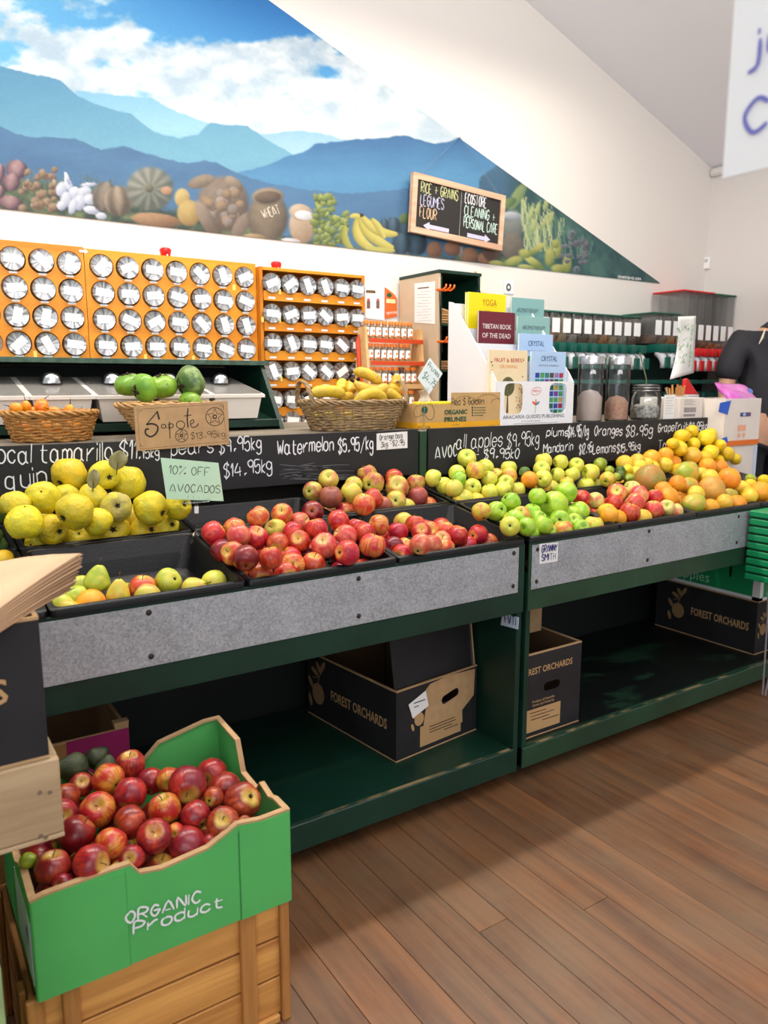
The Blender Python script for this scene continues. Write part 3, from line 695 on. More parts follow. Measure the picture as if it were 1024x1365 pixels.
def stem_parts(shape, kind):
    """(name, mesh, material) parts in unit coordinates"""
    out = []
    def mk(mb, nm_, m):
        bmesh.ops.recalc_face_normals(mb.bm, faces=mb.bm.faces[:]); me = bpy.data.meshes.new(nm_); mb.bm.to_mesh(me); mb.bm.free(); me.materials.append(m)
        for p in me.polygons: p.use_smooth = True
        out.append((nm_, me))
    if shape == 'apple':
        b = MB(); b.tube([(0, 0, .56), (.02, .01, .74), (.06, .02, .90), (.12, .03, 1.02)], [.035, .028, .028, .045], 6); mk(b, 'stem', M_stem)
        b = MB(); b.sphere((0, 0, -.66), .11, (1, 1, .5), 8)
        for i in range(5): a = 2*PI*i/5; b.tube([(0, 0, -.68), (.09*math.cos(a), .09*math.sin(a), -.76), (.13*math.cos(a), .13*math.sin(a), -.80)], [.04, .03, .008], 4)
        mk(b, 'calyx', M_calyx)
    elif shape == 'quince':
        b = MB(); b.sphere((0, 0, -.74), .15, (1, 1, .5), 8)
        for i in range(5): a = 2*PI*i/5; b.tube([(0, 0, -.76), (.12*math.cos(a), .12*math.sin(a), -.86), (.2*math.cos(a), .2*math.sin(a), -.90)], [.06, .05, .012], 4)
        mk(b, 'calyx', M_calyx)
        b = MB(); b.tube([(0, 0, .78), (.01, 0, .92)], [.07, .05], 6); mk(b, 'stem', M_stem)
    elif shape == 'pear' and kind != 'avo':
        b = MB(); b.tube([(0, 0, 1.16), (.03, 0, 1.36), (.06, .03, 1.62), (.02, .06, 1.86)], [.045, .035, .035, .06], 6); mk(b, 'stem', M_stem)
        b = MB(); b.sphere((0, 0, -.86), .13, (1, 1, .5), 8); mk(b, 'calyx', M_calyx)
    elif shape in ('round', 'lemon'):
        b = MB(); zt = .905 if shape == 'round' else 1.11; b.sphere((0, 0, zt), .055, (1, 1, .5), 8); mk(b, 'stem_button', M_stemg if kind not in ('lemon',) else M_calyx)
    elif shape == 'egg':
        b = MB(); b.tube([(0, 0, .96), (.04, 0, 1.2), (.16, .03, 1.5), (.34, .05, 1.75)], [.11, .06, .045, .05], 6); mk(b, 'stem', M_calyx)
    elif shape == 'sapote':
        b = MB()
        for i in range(4):
            a = PI/2*i+.3; c_, s_ = math.cos(a), math.sin(a)
            q = [(0, 0, .74), (.26*c_-.16*s_, .26*s_+.16*c_, .79), (.50*c_, .50*s_, .74), (.26*c_+.16*s_, .26*s_-.16*c_, .79)]
            b.poly(q, th=(0, 0, -.06))
        b.tube([(0, 0, .70), (0, 0, .88)], [.09, .07], 6); mk(b, 'calyx', M_calyx)
    return out
def proto(kind, var):
    key = (kind, var)
    if key in PROTO: return PROTO[key]
    sh = SHP[kind]; mk_ = ('body', sh, var)
    if mk_ not in PROTO: PROTO[mk_] = body_mesh(sh, var*3.1)
    me = PROTO[mk_].copy(); me.materials.append(FM[kind]); me.name = NM2.get(kind, NAME[sh])
    PROTO[key] = (me, stem_parts(sh, kind)); return PROTO[key]
ORD = ['first', 'second', 'third', 'fourth', 'fifth', 'sixth', 'seventh', 'eighth', 'ninth', 'tenth', 'eleventh', 'twelfth', 'thirteenth', 'fourteenth', 'fifteenth', 'sixteenth', 'seventeenth', 'eighteenth', 'nineteenth', 'twentieth']
FR = []      # every placed fruit: dict(c, r, kind, tray, px, py)
def Zm(ox, oy, s, L): return [(ox+q[0]/s, oy+q[1]/s, q[2]/s) + tuple(q[3:]) for q in L]
def heap(tray, lst, y0, z0, slope, rfix=None):
    """centres lie where the sight line meets the heap's sloping surface"""
    for q in lst:
        px, py, r, kind = q[:4]; ori = q[4] if len(q) > 4 else None
        d = ray(px, py); # plane: z - z0 - slope*(y-y0) = 0
        t = (z0-CAM.z-slope*(y0-CAM.y))/(d.z-slope*d.y)
        c = CAM+d*t; dep = (c-CAM).dot(FW)
        FR.append(dict(c=c, r=r*dep/FPX, kind=kind, tray=tray, px=px, py=py, rpx=r, ori=ori, sh=0.0))
# kinds per tray -----------------------------------------------------
q = Zm(0, 600, 3.938, [(368,130,92,'quince','s'),(545,130,80,'quince'),(675,168,90,'quince','u'),(225,245,88,'quince','t'),(80,282,66,'quince'),(130,378,96,'quince','u'),(397,320,98,'quince','s'),(485,248,80,'quince','u'),(610,298,80,'quinceg','f'),
 (790,302,92,'quince','s'),(930,285,48,'quince','r'),(900,402,76,'quince','r'),(588,425,92,'quince','f'),(755,432,80,'quince','r'),(425,465,96,'quince','t'),(268,412,72,'quince'),(225,502,96,'quince'),(338,240,50,'quince'),(510,360,52,'quince'),(690,340,44,'quince'),(395,420,50,'quince')])
heap('b1', q, 1.90, .84, 1.5)
heap('b0', [(-6,686,13,'greenfruit'),(3,727,12,'greenfruit'),(-9,714,14,'greenfruit')], 1.92, .85, 1.0)
heap('f0', [(4,744,12,'lemon'),(-14,752,13,'lemon')], 1.86, .79, .3)
q = Zm(0, 720, 2.56, [(332,138,46,'pear','u'),(404,182,38,'peary','u'),(487,160,38,'galay','u'),(572,142,46,'pear','r'),(430,172,26,'pear'),(660,158,30,'peary'),(730,142,40,'gold','s'),(213,222,38,'pear'),(257,192,38,'pear'),(277,152,26,'pear'),(310,212,40,'orange'),(503,186,34,'jonay'),(235,235,28,'peary')])
heap('f1', q, 1.585, .742, .22)
q = Zm(240, 620, 5.12, [(226,465,84,'gala'),(372,432,84,'galay','s'),(535,355,80,'galay'),(697,333,80,'galay','t'),(905,317,79,'dark','f'),(815,382,58,'rose'),(655,425,44,'jonay'),(400,475,64,'rose'),(520,497,88,'gala'),(668,530,70,'gala'),(768,450,66,'gala'),(810,520,88,'gala','t'),(935,435,80,'gala'),
 (985,550,92,'rose','s'),(288,572,56,'dark'),(362,592,66,'galay'),(447,637,98,'dark','d'),(622,635,85,'gala','u'),(548,748,88,'gala'),(725,735,84,'gala'),(770,672,70,'galay','f'),(910,672,78,'gala'),(752,618,50,'gala'),(860,618,50,'dark')])
q += [(450.9,694.7,16.6,'gala','s'),(460.8,716,17.6,'rose'),(475.7,704,13,'gala'),(462.4,737,18.2,'gala','s'),(496.5,728,18.5,'galay','u'),(487,709.5,13,'gala'),(505.6,699,13.5,'galay'),(445,732,12,'dark')]
heap('f2', q, 1.60, .775, .58)
q = Zm(480, 560, 3.657, [(185,545,52,'gala'),(268,508,52,'gala','u'),(300,545,50,'gala','t'),(338,532,38,'galay'),(412,535,45,'galay','u'),(475,565,54,'gala','u'),(575,556,50,'gala'),(295,607,56,'rose'),(350,600,36,'rose'),(395,582,40,'rose'),(212,486,30,'jonay'),(222,610,32,'galay'),(150,610,40,'dark'),(200,652,44,'gala'),(640,584,26,'galay'),(412,616,32,'galay'),(525,600,30,'gala'),(352,640,30,'gala')])
heap('f3', q, 1.60, .768, .36)
q = Zm(380, 560, 4.654, [(270,370,68,'jonay','t'),(172,440,62,'jona'),(285,482,77,'brown'),(410,455,75,'jonay','s'),(425,402,58,'jonay'),(512,340,67,'jona'),(546,390,72,'jona'),(550,485,66,'gala'),(490,527,75,'galay','u'),(677,358,60,'gala'),(696,418,78,'jona','t'),(812,392,64,'jona','u'),(824,476,68,'brown','u'),(687,502,70,'jonay','f'),(372,562,46,'galay'),(610,520,40,'brown'),(755,525,30,'jonay'),(900,512,24,'galay')])
heap('b3', q, 1.925, .85, .62)
q = Zm(540, 560, 5.69, [(215,438,68,'gold','s'),(468,290,76,'gold','t'),(395,400,66,'gold'),(535,385,82,'goldb','u'),(610,356,60,'gold'),(408,442,60,'green'),(640,447,66,'gold'),(370,520,76,'gold','u'),(510,508,72,'gold','f'),(642,550,72,'gold','s'),(302,478,34,'gold'),(268,512,34,'gold'),(435,610,52,'citrusy'),(540,610,54,'citrusy'),
 (788,368,66,'gold','u'),(790,420,68,'goldb','s'),(765,472,56,'gold','t'),(745,532,66,'gold'),(850,530,66,'gold','s'),(692,405,28,'goldb'),(450,575,34,'gold'),(575,570,30,'gold')])
heap('h0', q, 1.925, .84, .95)
q = Zm(640, 580, 5.12, [(435,178,62,'gold','u'),(553,183,55,'gold','s'),(658,205,56,'gold','t'),(430,300,66,'gold','s'),(420,232,60,'gold','t'),(528,272,50,'gold','s'),(628,270,60,'gold','s'),(755,258,66,'gold','s'),(870,303,58,'goldb','s'),(725,348,64,'gold','u'),(485,352,44,'gold'),(800,345,40,'gold'),(304,255,46,'greenfruit'),(338,300,52,'orange'),(335,368,62,'citrusy'),(590,330,44,'goldb')])
heap('h1', q, 1.925, .84, .95)
q = Zm(640, 580, 5.12, [(115,520,74,'green','r'),(208,455,73,'green','s'),(10,515,56,'goldb'),(392,420,65,'green','u'),(588,392,82,'green','s'),(512,472,100,'green','s'),(355,525,60,'green','u'),(395,575,55,'green'),(430,612,66,'green','s'),(545,580,76,'green','f'),(283,535,44,'goldb'),(240,570,62,'green'),(205,622,76,'gold','f'),
 (320,622,68,'green','s'),(330,662,66,'green'),(460,652,60,'green','r'),(568,642,64,'goldb','u'),(640,590,56,'green'),(690,632,52,'green'),(775,617,72,'goldb','u'),(725,515,74,'green','s'),(632,530,42,'green'),(100,580,34,'gold'),(690,570,34,'limed')])
heap('g0', q, 1.60, .772, .62)
q = Zm(720, 560, 3.368, [(250,362,42,'pinky','s'),(345,328,46,'pink','t'),(415,312,43,'pinky','s'),(332,374,43,'gala','s'),(443,337,46,'pink'),(515,345,40,'gala','u'),(428,372,50,'pink','s'),(402,418,51,'gala','u'),(510,403,47,'pink','u'),(568,395,42,'pinky','t'),(637,403,37,'pinky','u'),(285,425,32,'orange'),(300,412,34,'citrusy'),(345,438,30,'orange'),(460,432,26,'citrusy'),(188,345,28,'gala')])
heap('g1', q, 1.60, .772, .58)
q = Zm(720, 560, 3.368, [(493,268,70,'pomelo','r'),(658,235,68,'mango','h'),(662,294,54,'mangoo','h'),(617,283,36,'orange'),(770,312,60,'grape','t'),(690,372,60,'mango','h'),(578,343,44,'orange'),(553,312,38,'orange'),(765,388,34,'orange'),(828,370,40,'citrusy'),(885,376,40,'orange'),(852,332,34,'mango'),(848,265,50,'orange','s'),(762,262,42,'citrusy'),(725,245,34,'citrusy'),(700,330,36,'citrusy')])
heap('g2', q, 1.62, .79, .62)
q = Zm(720, 560, 3.368, [(270,198,34,'lime'),(312,226,24,'lime'),(358,250,26,'limed'),(362,226,24,'limed'),(400,264,28,'lime'),(380,195,40,'citrusy'),(437,185,36,'citrusy'),(392,222,27,'lemon'),(447,210,34,'citrusy'),(427,236,30,'citrusy'),(500,172,40,'orange'),(505,212,30,'citrusy'),(340,255,20,'lime'),(475,200,30,'citrusy')])
heap('h1', q[:1], 1.96, .88, .8)
heap('h2', q[1:], 1.925, .85, .9)
q = Zm(720, 560, 3.368, [(563,157,37,'orange','s'),(560,202,35,'citrusy'),(565,237,40,'lemon'),(602,190,30,'orange'),(550,245,30,'citrusy'),(682,50,33,'lemon'),(637,72,36,'lemon'),(745,80,43,'lemon'),(768,70,32,'lemon'),(597,105,30,'lemon'),(625,127,41,'lemon'),(690,107,34,'lemon'),(808,112,32,'lemon'),(765,145,40,'lemon'),(840,152,38,'lemon'),(682,160,42,'citrusy'),
 (752,207,38,'orange'),(742,165,34,'lemon'),(805,212,38,'orange'),(860,207,38,'lemon'),(917,209,27,'lemon'),(878,175,30,'lemon'),(802,182,28,'lemon'),(905,235,24,'lemon')])
heap('h3', q, 1.925, .85, 1.35)
q = Zm(720, 560, 3.368, [(905,312,42,'citrusy'),(935,332,40,'lemon'),(945,265,28,'lime'),(990,322,46,'orange','f'),(1005,272,32,'lemon'),(948,290,30,'lemon'),(900,345,30,'citrusy')])
heap('g3', q, 1.66, .79, .6)

def relax(items, it=60, lim=.05, f=.94):
    for _ in range(it):
        for i in range(len(items)):
            A = items[i]
            for j in range(i+1, len(items)):
                B = items[j]
                d = (A['c']-B['c']).length; need = (A['r']+B['r'])*f
                if d >= need: continue
                da = (A['c']-CAM); db = (B['c']-CAM); la, lb = da.length, db.length
                mid = (da/la+db/lb).normalized(); ax = (db-da).dot(mid)
                lat = max(0, (db-da).length_squared-ax*ax)**.5
                if lat >= need: continue
                req = (need*need-lat*lat)**.5; sg = 1 if ax >= 0 else -1
                sft = (req-abs(ax))*.5*sg*.6
                for it_, s_ in ((A, -sft), (B, sft)):
                    ns = max(-lim, min(lim, it_['sh']+s_)); dd = ns-it_['sh']; it_['sh'] = ns
                    dv = (it_['c']-CAM); l0 = dv.length
                    it_['c'] = CAM+dv*((l0+dd)/l0); it_['r'] *= (l0+dd)/l0
RMIN = {'quince': .036, 'round': .031, 'lemon': .025, 'apple': .031, 'pear': .026, 'mango': .036}
RM2 = {'lime': .019, 'limed': .019, 'greenfruit': .024, 'tam': .02}
for it in FR:
    rm = RM2.get(it['kind'], RMIN.get(SHP[it['kind']], .02))
    if it['r'] < rm:
        dv = (it['c']-CAM).normalized(); it['c'] = it['c']+dv*((rm-it['r'])*1.5)-ZW*(rm-it['r'])*.55; it['r'] = rm
relax(FR, it=110, lim=.07, f=.955)
def inside(items, x0, x1, y0, y1, rim):
    for it in items:
        for _ in range(3):
            c = it['c']; r = it['r']*.97; h = rim(y0)-c.z
            if h > -r*.7:
                lim_ = y0+.004+(r if h > 0 else math.sqrt(max(0, r*r-h*h)))
                if c.y < lim_ and c.z-.0 < rim(y0)+r*.7:
                    d = c-CAM; t = (lim_-CAM.y)/d.y; it['c'] = CAM+d*t; it['r'] *= t
        c = it['c']
        if c.z < rim(c.y)+.2*it['r'] and c.y > y1-.004-it['r']*.95:
            d = c-CAM; t = (y1-.004-it['r']*.95-CAM.y)/d.y; it['c'] = CAM+d*t; it['r'] *= t; c = it['c']
        zmin = rim(c.y)-.088+it['r']*.95
        if c.z < zmin and rim is trayz: c.z = zmin
        if c.z < rim(c.y)+.3*it['r']:
            c.x = max(x0+it['r']*.9, min(x1-it['r']*.9, c.x))
for tk in TR:
    inside([i for i in FR if i['tray'] == tk], TR[tk][0]+.012, TR[tk][1]-.012, TR[tk][2]+.012, TR[tk][3]-.012, trayz)
relax(FR, it=30, lim=.08, f=.94)
for tk in TR:
    inside([i for i in FR if i['tray'] == tk], TR[tk][0]+.012, TR[tk][1]-.012, TR[tk][2]+.012, TR[tk][3]-.012, trayz)
def nth(i):
    tens = ['', 'twenty', 'thirty', 'forty', 'fifty', 'sixty', 'seventy', 'eighty', 'ninety']
    if i < 20: return ORD[i]
    t_, u_ = (i+1)//10, (i+1) % 10
    return ORD[19] if i == 19 else (tens[t_-1][:-1]+'ieth' if u_ == 0 else tens[t_-1]+'-'+ORD[u_-1])
rg = random.Random(11)
def put_fruit(kind, c, r, name=None, ori=None, tilt=None, var=None):
    me, parts = proto(kind, rg.randrange(3) if var is None else var)
    o = bpy.data.objects.new(me.name, me); COL.objects.link(o)
    tocam = (CAM-Vector(c)).normalized()
    if ori == 's': ax = (Vector((rg.uniform(-1, 1), rg.uniform(-.2, .5), rg.uniform(-.2, .6)))).normalized()
    elif ori == 'u': ax = Vector((rg.uniform(-.25, .25), rg.uniform(-.25, .15), 1)).normalized()
    elif ori == 't': ax = (tocam+Vector((rg.uniform(-.15, .15), 0, .45))).normalized()          # stem towards viewer
    elif ori == 'f': ax = -(tocam+Vector((rg.uniform(-.15, .15), 0, .1))).normalized()          # calyx towards viewer
    elif ori == 'd': ax = -(tocam+Vector((rg.uniform(-.2, .2), 0, -.9))).normalized()
    elif ori == 'r': ax = -(tocam+Vector((.7, 0, .2))).normalized()
    elif ori == 'h': ax = Vector((rg.choice((-1, 1)), rg.uniform(-.2, .2), rg.uniform(-.25, .25))).normalized()
    elif SHP[kind] in ('lemon', 'mango', 'pear', 'egg'): ax = Vector((rg.uniform(-1, 1), rg.uniform(-.6, .2), rg.uniform(-.3, .5))).normalized()
    else: ax = Vector((rg.uniform(-1, 1), rg.uniform(-1, 1), rg.uniform(-.2, 1))).normalized()
    q_ = ax.to_track_quat('Z', 'Y') @ Matrix.Rotation(rg.uniform(0, 6.28), 3, 'Z').to_quaternion()
    o.rotation_mode = 'QUATERNION'; o.rotation_quaternion = q_
    o.location = c; s = r*rg.uniform(.97, 1.03); o.scale = (s, s, s*rg.uniform(.95, 1.02))
    for nm_, pm in parts:
        ch = bpy.data.objects.new(nm_, pm); COL.objects.link(ch); ch.parent = o
    return o
TN = {'b1':'quince tray','b0':'left edge tray','f0':'tray under bags','f1':'pear tray','f2':'big red tray','f3':'red tray by post','b3':'dull apple tray','h0':'first yellow tray','h1':'second yellow tray','g0':'green tray','g1':'pink tray','g2':'mango tray','h2':'lime tray','h3':'lemon pile','g3':'right end tray','crate':'green carton','basket':'small basket'}
GR = {'b1':'quinces heaped in the back tray','f2':'red apples in the middle front tray','f3':'red apples beside the post','b3':'dull apples in the back tray','h0':'yellow apples in the right stand','h1':'yellow apples in the right stand','g0':'green apples in the right stand','g1':'pink apples in the right stand','g2':'mangoes and grapefruit','h2':'limes and citrus','h3':'lemons and oranges piled at the right','g3':'citrus at the right end','f1':'pears in the front tray','b0':'green fruit at the left edge','f0':'lemons under the paper bags','crate':'apples in the green carton'}
def label_fruit(items):
    by = {}
    for it in items: by.setdefault(it['tray'], []).append(it)
    for tk, L in by.items():
        L.sort(key=lambda a: a['py'])
        nr = 1 if len(L) < 6 else (2 if len(L) < 12 else 3 if len(L) < 26 else 4)
        names = {1: [''], 2: ['upper row', 'lower row'], 3: ['top row', 'middle row', 'bottom row'], 4: ['top row', 'second row', 'third row', 'bottom row']}[nr]
        k = math.ceil(len(L)/nr)
        for ri in range(nr):
            row = sorted(L[ri*k:(ri+1)*k], key=lambda a: a['px'])
            for i, it in enumerate(row):
                tag(it['o'], ' '.join(f"{DESC[it['kind']]}, {ORD[i]} from left{', '+names[ri] if names[ri] else ''}, {TN[tk]}".split()), it['o'].name.split('.')[0].replace('_', ' '), GR[tk])
for it in FR: it['o'] = put_fruit(it['kind'], it['c'], it['r'], ori=it['ori'])
label_fruit(FR)
for tk in sorted(set(i['tray'] for i in FR)):
    L = [i for i in FR if i['tray'] == tk]
    print('HEAP', tk, 'r %.3f-%.3f' % (min(i['r'] for i in L), max(i['r'] for i in L)), 'y %.2f-%.2f' % (min(i['c'].y for i in L), max(i['c'].y for i in L)), 'x %.2f-%.2f' % (min(i['c'].x for i in L), max(i['c'].x for i in L)), 'z %.2f-%.2f' % (min(i['c'].z for i in L), max(i['c'].z for i in L)), TR[tk][:4])
# hidden layer that carries the heaps: fruit lying on the tray floors
fill = []
BK = {'b1':'quince','f2':'gala','f3':'gala','b3':'jona','h0':'gold','h1':'gold','g0':'green','g1':'pink','g2':'orange','h2':'citrusy','h3':'lemon','g3':'lemon'}
FD = {'b1':'yellow quince','f2':'red apple','f3':'red apple','b3':'dull red apple','h0':'yellow apple','h1':'pale yellow apple','g0':'green apple','g1':'red and cream apple','g2':'orange','h2':'yellow citrus fruit','h3':'lemon','g3':'lemon'}
for tk, kd in BK.items():
    x0, x1, y0, y1, _ = TR[tk]; r = .034
    L = [i for i in FR if i['tray'] == tk]
    for yy in np.arange(y0+.03+r, y1-.03, 2*r+.002):
        for xx in np.arange(x0+.03+r, x1-.03-r*.5, 2*r+.002):
            for lay in (0, 1, 2, 3):
                c = Vector((xx+(lay % 2)*.012, yy+(lay % 2)*.01, trayz(yy)-.083+r+lay*1.7*r))
                if lay > 0:
                    # only below visible fruit
                    if not any(abs(i['c'].x-c.x) < .06 and abs(i['c'].y-c.y) < .07 and i['c'].z > c.z+.03 for i in L): continue
                if c.z+r > trayz(yy)+.0+ (.2 if lay else .0): continue
                if any((i['c']-c).length < (i['r']+r)*.97 for i in FR) or any((f_-c).length < 2*r*.95 for f_ in fill): continue
                # must not poke out in front of the seen heap
                px, py, dz = proj(c)
                if lay > 0 and not any(((i['px']-px)**2+(i['py']-py)**2)**.5 < i['rpx']*1.0 and (i['c']-CAM).dot(FW) < dz for i in FR): continue
                fill.append(c.copy()); o = put_fruit(kd, c, r)
                nf_ = sum(1 for f_ in fill if TR[tk][0] <= f_.x <= TR[tk][1] and TR[tk][2] <= f_.y <= TR[tk][3])-1
                tag(o, f"{FD[tk]}, {nth(nf_)} of those buried in {TN[tk]}", o.name.split('.')[0].replace('_', ' '), 'fruit hidden under the heap in the '+TN[tk])
print('fruits', len(FR), 'fill', len(fill))
# quince leaves
M_leaf = mat('dry_leaf', (150, 146, 104), .8, var=.2, scale=30)
def leaf(c, l, w, u, v, label, m=M_leaf):
    u = Vector(u).normalized(); v = Vector(v).normalized(); n = u.cross(v); bm = bmesh.new(); g = []
    N, K = 10, 6
    for i in range(N+1):
        t = i/N; hw = w*.5*math.sin(PI*min(1, t*.96+.03))**.75; row = []
        for j in range(K+1):
            s = (j/K-.5)*2
            row.append(bm.verts.new(Vector(c)+u*l*t+v*hw*s+n*(.004*math.sin(7*t+s*3)+.006*s*s)))
        g.append(row)
    for a, b in zip(g, g[1:]):
        for j in range(K): bm.faces.new((a[j], a[j+1], b[j+1], b[j]))
    me = bpy.data.meshes.new('leaf'); bm.to_mesh(me); bm.free()
    for p in me.polygons: p.use_smooth = True
    o = link('leaf_blade', me, m); so = o.modifiers.new('s', 'SOLIDIFY'); so.thickness = .0007
    o.name = 'dry_leaf'; tag(o, label, 'leaf'); 
    b = MB(); b.tube([Vector(c)-u*.012, Vector(c)+u*l*.5+n*.002, Vector(c)+u*l*.9], [.0012, .001, .0005], 5); b.build('midrib', M_stem, o)
    return o
c = P(156, 627, 1, 1.98); leaf(c, .052, .046, (.1, -.25, 1), (1, -.3, 0), 'dry grey green leaf standing behind the top quinces')
c = P(124, 652, 1, 1.95); leaf(c, .05, .032, (.05, -.15, 1), (1, -.35, .1), 'dry curled leaf on the stem of the middle quince')
# =================================================================== CARTONS AND CRATES
def frame_of(loc, rot):
    return Matrix.Translation(loc) @ Matrix.Rotation(rot, 4, 'Z')
def carton(name, loc, w, d, h, rot, m_out, m_in, label, cat='box', th=.005, closed=False, hole=None, notch=None, bottom_edge=True):
    """open carton; loc = front-left-bottom corner, w along local x, d along local y"""
    e = empty(name, loc, label, cat, rotz=rot)
    def wall(nm, pts2, axis):   # axis 'x': wall in local xz plane at y; built as prism with thickness th inwards
        pass
    # front wall (optionally with an oval hand hole)
    def panel(bm, o, u, v, n, W, Hh, hole):
        """rectangular panel W x Hh, thickness th along n, optional oval hole (cx,cy,rx,ry)"""
        o, u, v, n = map(Vector, (o, u, v, n))
        if hole:
            cx, cy, rx, ry = hole; K = 24; inner = []; outer = []
            for i in range(K):
                a = 2*PI*i/K; c_, s_ = math.cos(a), math.sin(a)
                inner.append((cx+(rx-ry)*(1 if c_ > 0 else -1 if c_ < 0 else 0)*(abs(c_) > .01)+ry*c_, cy+ry*s_))
                t = min(((W-cx) if c_ > 0 else cx)/max(1e-9, abs(c_)), ((Hh-cy) if s_ > 0 else cy)/max(1e-9, abs(s_)))
                outer.append((cx+t*c_, cy+t*s_))
            # snap nearest outer points to corners
            for cor in ((0, 0), (W, 0), (W, Hh), (0, Hh)):
                k = min(range(K), key=lambda i: (outer[i][0]-cor[0])**2+(outer[i][1]-cor[1])**2); outer[k] = cor
            f = [[bm.verts.new(o+u*x+v*y+n*t) for x, y in ring] for t in (0, th) for ring in (inner, outer)]
            for i in range(K):
                j = (i+1) % K
                bm.faces.new((f[0][i], f[0][j], f[1][j], f[1][i])); bm.faces.new((f[2][j], f[2][i], f[3][i], f[3][j]))
                bm.faces.new((f[0][j], f[0][i], f[2][i], f[2][j])); bm.faces.new((f[1][i], f[1][j], f[3][j], f[3][i]))
        else:
            q = [o, o+u*W, o+u*W+v*Hh, o+v*Hh]; a = [bm.verts.new(p) for p in q]; b = [bm.verts.new(p+n*th) for p in q]
            bm.faces.new(a); bm.faces.new(list(reversed(b)))
            for i in range(4): bm.faces.new((a[i], a[(i+1) % 4], b[(i+1) % 4], b[i]))
    hole = hole or {}
    specs = {'front_wall': ((0, 0, 0), (1, 0, 0), (0, 1, 0), w), 'back_wall': ((0, d, 0), (1, 0, 0), (0, -1, 0), w),
             'left_wall': ((0, th, 0), (0, 1, 0), (1, 0, 0), d-2*th), 'right_wall': ((w, th, 0), (0, 1, 0), (-1, 0, 0), d-2*th)}
    for nm, (o, u, n, W) in specs.items():
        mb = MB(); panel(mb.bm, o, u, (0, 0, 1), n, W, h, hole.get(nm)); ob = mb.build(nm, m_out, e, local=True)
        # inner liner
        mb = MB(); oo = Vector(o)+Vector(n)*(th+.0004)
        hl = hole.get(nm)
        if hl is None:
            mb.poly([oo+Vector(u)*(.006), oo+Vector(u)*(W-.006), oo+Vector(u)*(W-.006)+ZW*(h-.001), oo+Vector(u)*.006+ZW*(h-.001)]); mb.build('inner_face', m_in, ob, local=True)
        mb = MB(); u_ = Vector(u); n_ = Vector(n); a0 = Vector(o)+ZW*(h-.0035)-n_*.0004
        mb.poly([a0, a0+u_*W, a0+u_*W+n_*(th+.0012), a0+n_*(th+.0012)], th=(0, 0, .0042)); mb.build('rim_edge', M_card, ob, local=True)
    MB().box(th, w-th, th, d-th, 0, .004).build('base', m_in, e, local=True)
    if bottom_edge:
        MB().box(-.0008, w+.0008, -.0008, .002, 0, .004).build('bottom_edge', M_card, e, local=True)
        MB().box(-.0008, .002, 0, d, 0, .004).build('bottom_edge', M_card, e, local=True)
    if closed: MB().box(0, w, 0, d, h-.003, h+.001).build('lid', m_out, e, local=True)
    return e
def loc2w(e, p): return frame_of(e.location, e.rotation_euler.z) @ Vector(p)
def print_on(e, txt, o, u, v, hgt, m, width=None, bold=.01, name='lettering', shear=0):
    """set type in the carton's local frame"""
    return local_print(txt, Vector(o), Vector(u), Vector(v), hgt, m, e, width, bold, name, shear)
def local_print(txt, o, u, v, hgt, m, e, width, bold, name, shear):
    ob = printed(txt, o, u, v, hgt, m, None, width=width, bold=bold, name=name, shear=shear)
    M = Matrix.Translation(ob.location); ob.data.transform(M); ob.location = (0, 0, 0); ob.parent = e; return ob
def local_shape(polys, o, u, v, m, e, name='print', off=.001):
    u = Vector(u).normalized(); v = Vector(v).normalized(); n = u.cross(v); bm = bmesh.new()
    for q in polys: bm.faces.new([bm.verts.new(Vector(o)+u*x+v*y+n*off) for x, y in q])
    me = bpy.data.meshes.new(name); bm.to_mesh(me); bm.free(); return link(name, me, m, e, local=True)
def orchard_mark(s):
    """apple with leaves and twig, about s high"""
    pol = [ell(.0, -.2*s, .22*s, .24*s, 20)]
    for cx, cy, a in ((-.28, .0, 2.2), (-.30, -.42, 1.9), (-.12, .28, 2.7), (.18, .46, 1.0), (.02, .40, 2.2)):
        L = .15*s; W = .06*s
        pol.append([(cx*s+L*math.cos(t)*math.cos(a)-W*math.sin(t)*math.sin(a), cy*s+L*math.cos(t)*math.sin(a)+W*math.sin(t)*math.cos(a)) for t in [2*PI*i/10 for i in range(10)]])
    pol += line2([(0, .04*s), (.04*s, .2*s), (.16*s, .36*s)], .022*s); pol += line2([(.03*s, .18*s), (-.2*s, .12*s)], .02*s)
    return pol
def forest_box(loc, w, d, h, rot, label, side='left', logo=True, hole=(.52, .56), small=True, closed=False):
    hl = {'front_wall': (w*hole[0], h*hole[1], .036, .0150)} if hole else {}
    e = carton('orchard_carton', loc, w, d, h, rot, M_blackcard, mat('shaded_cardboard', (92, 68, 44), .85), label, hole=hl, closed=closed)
    return e
# under the left stand
e = forest_box((1.156, 1.69, .1215), .332, .445, .215, R(6.5), 'black orchard carton with torn label on the left shelf, flap standing up', hole=(.215/.332, .145/.215))
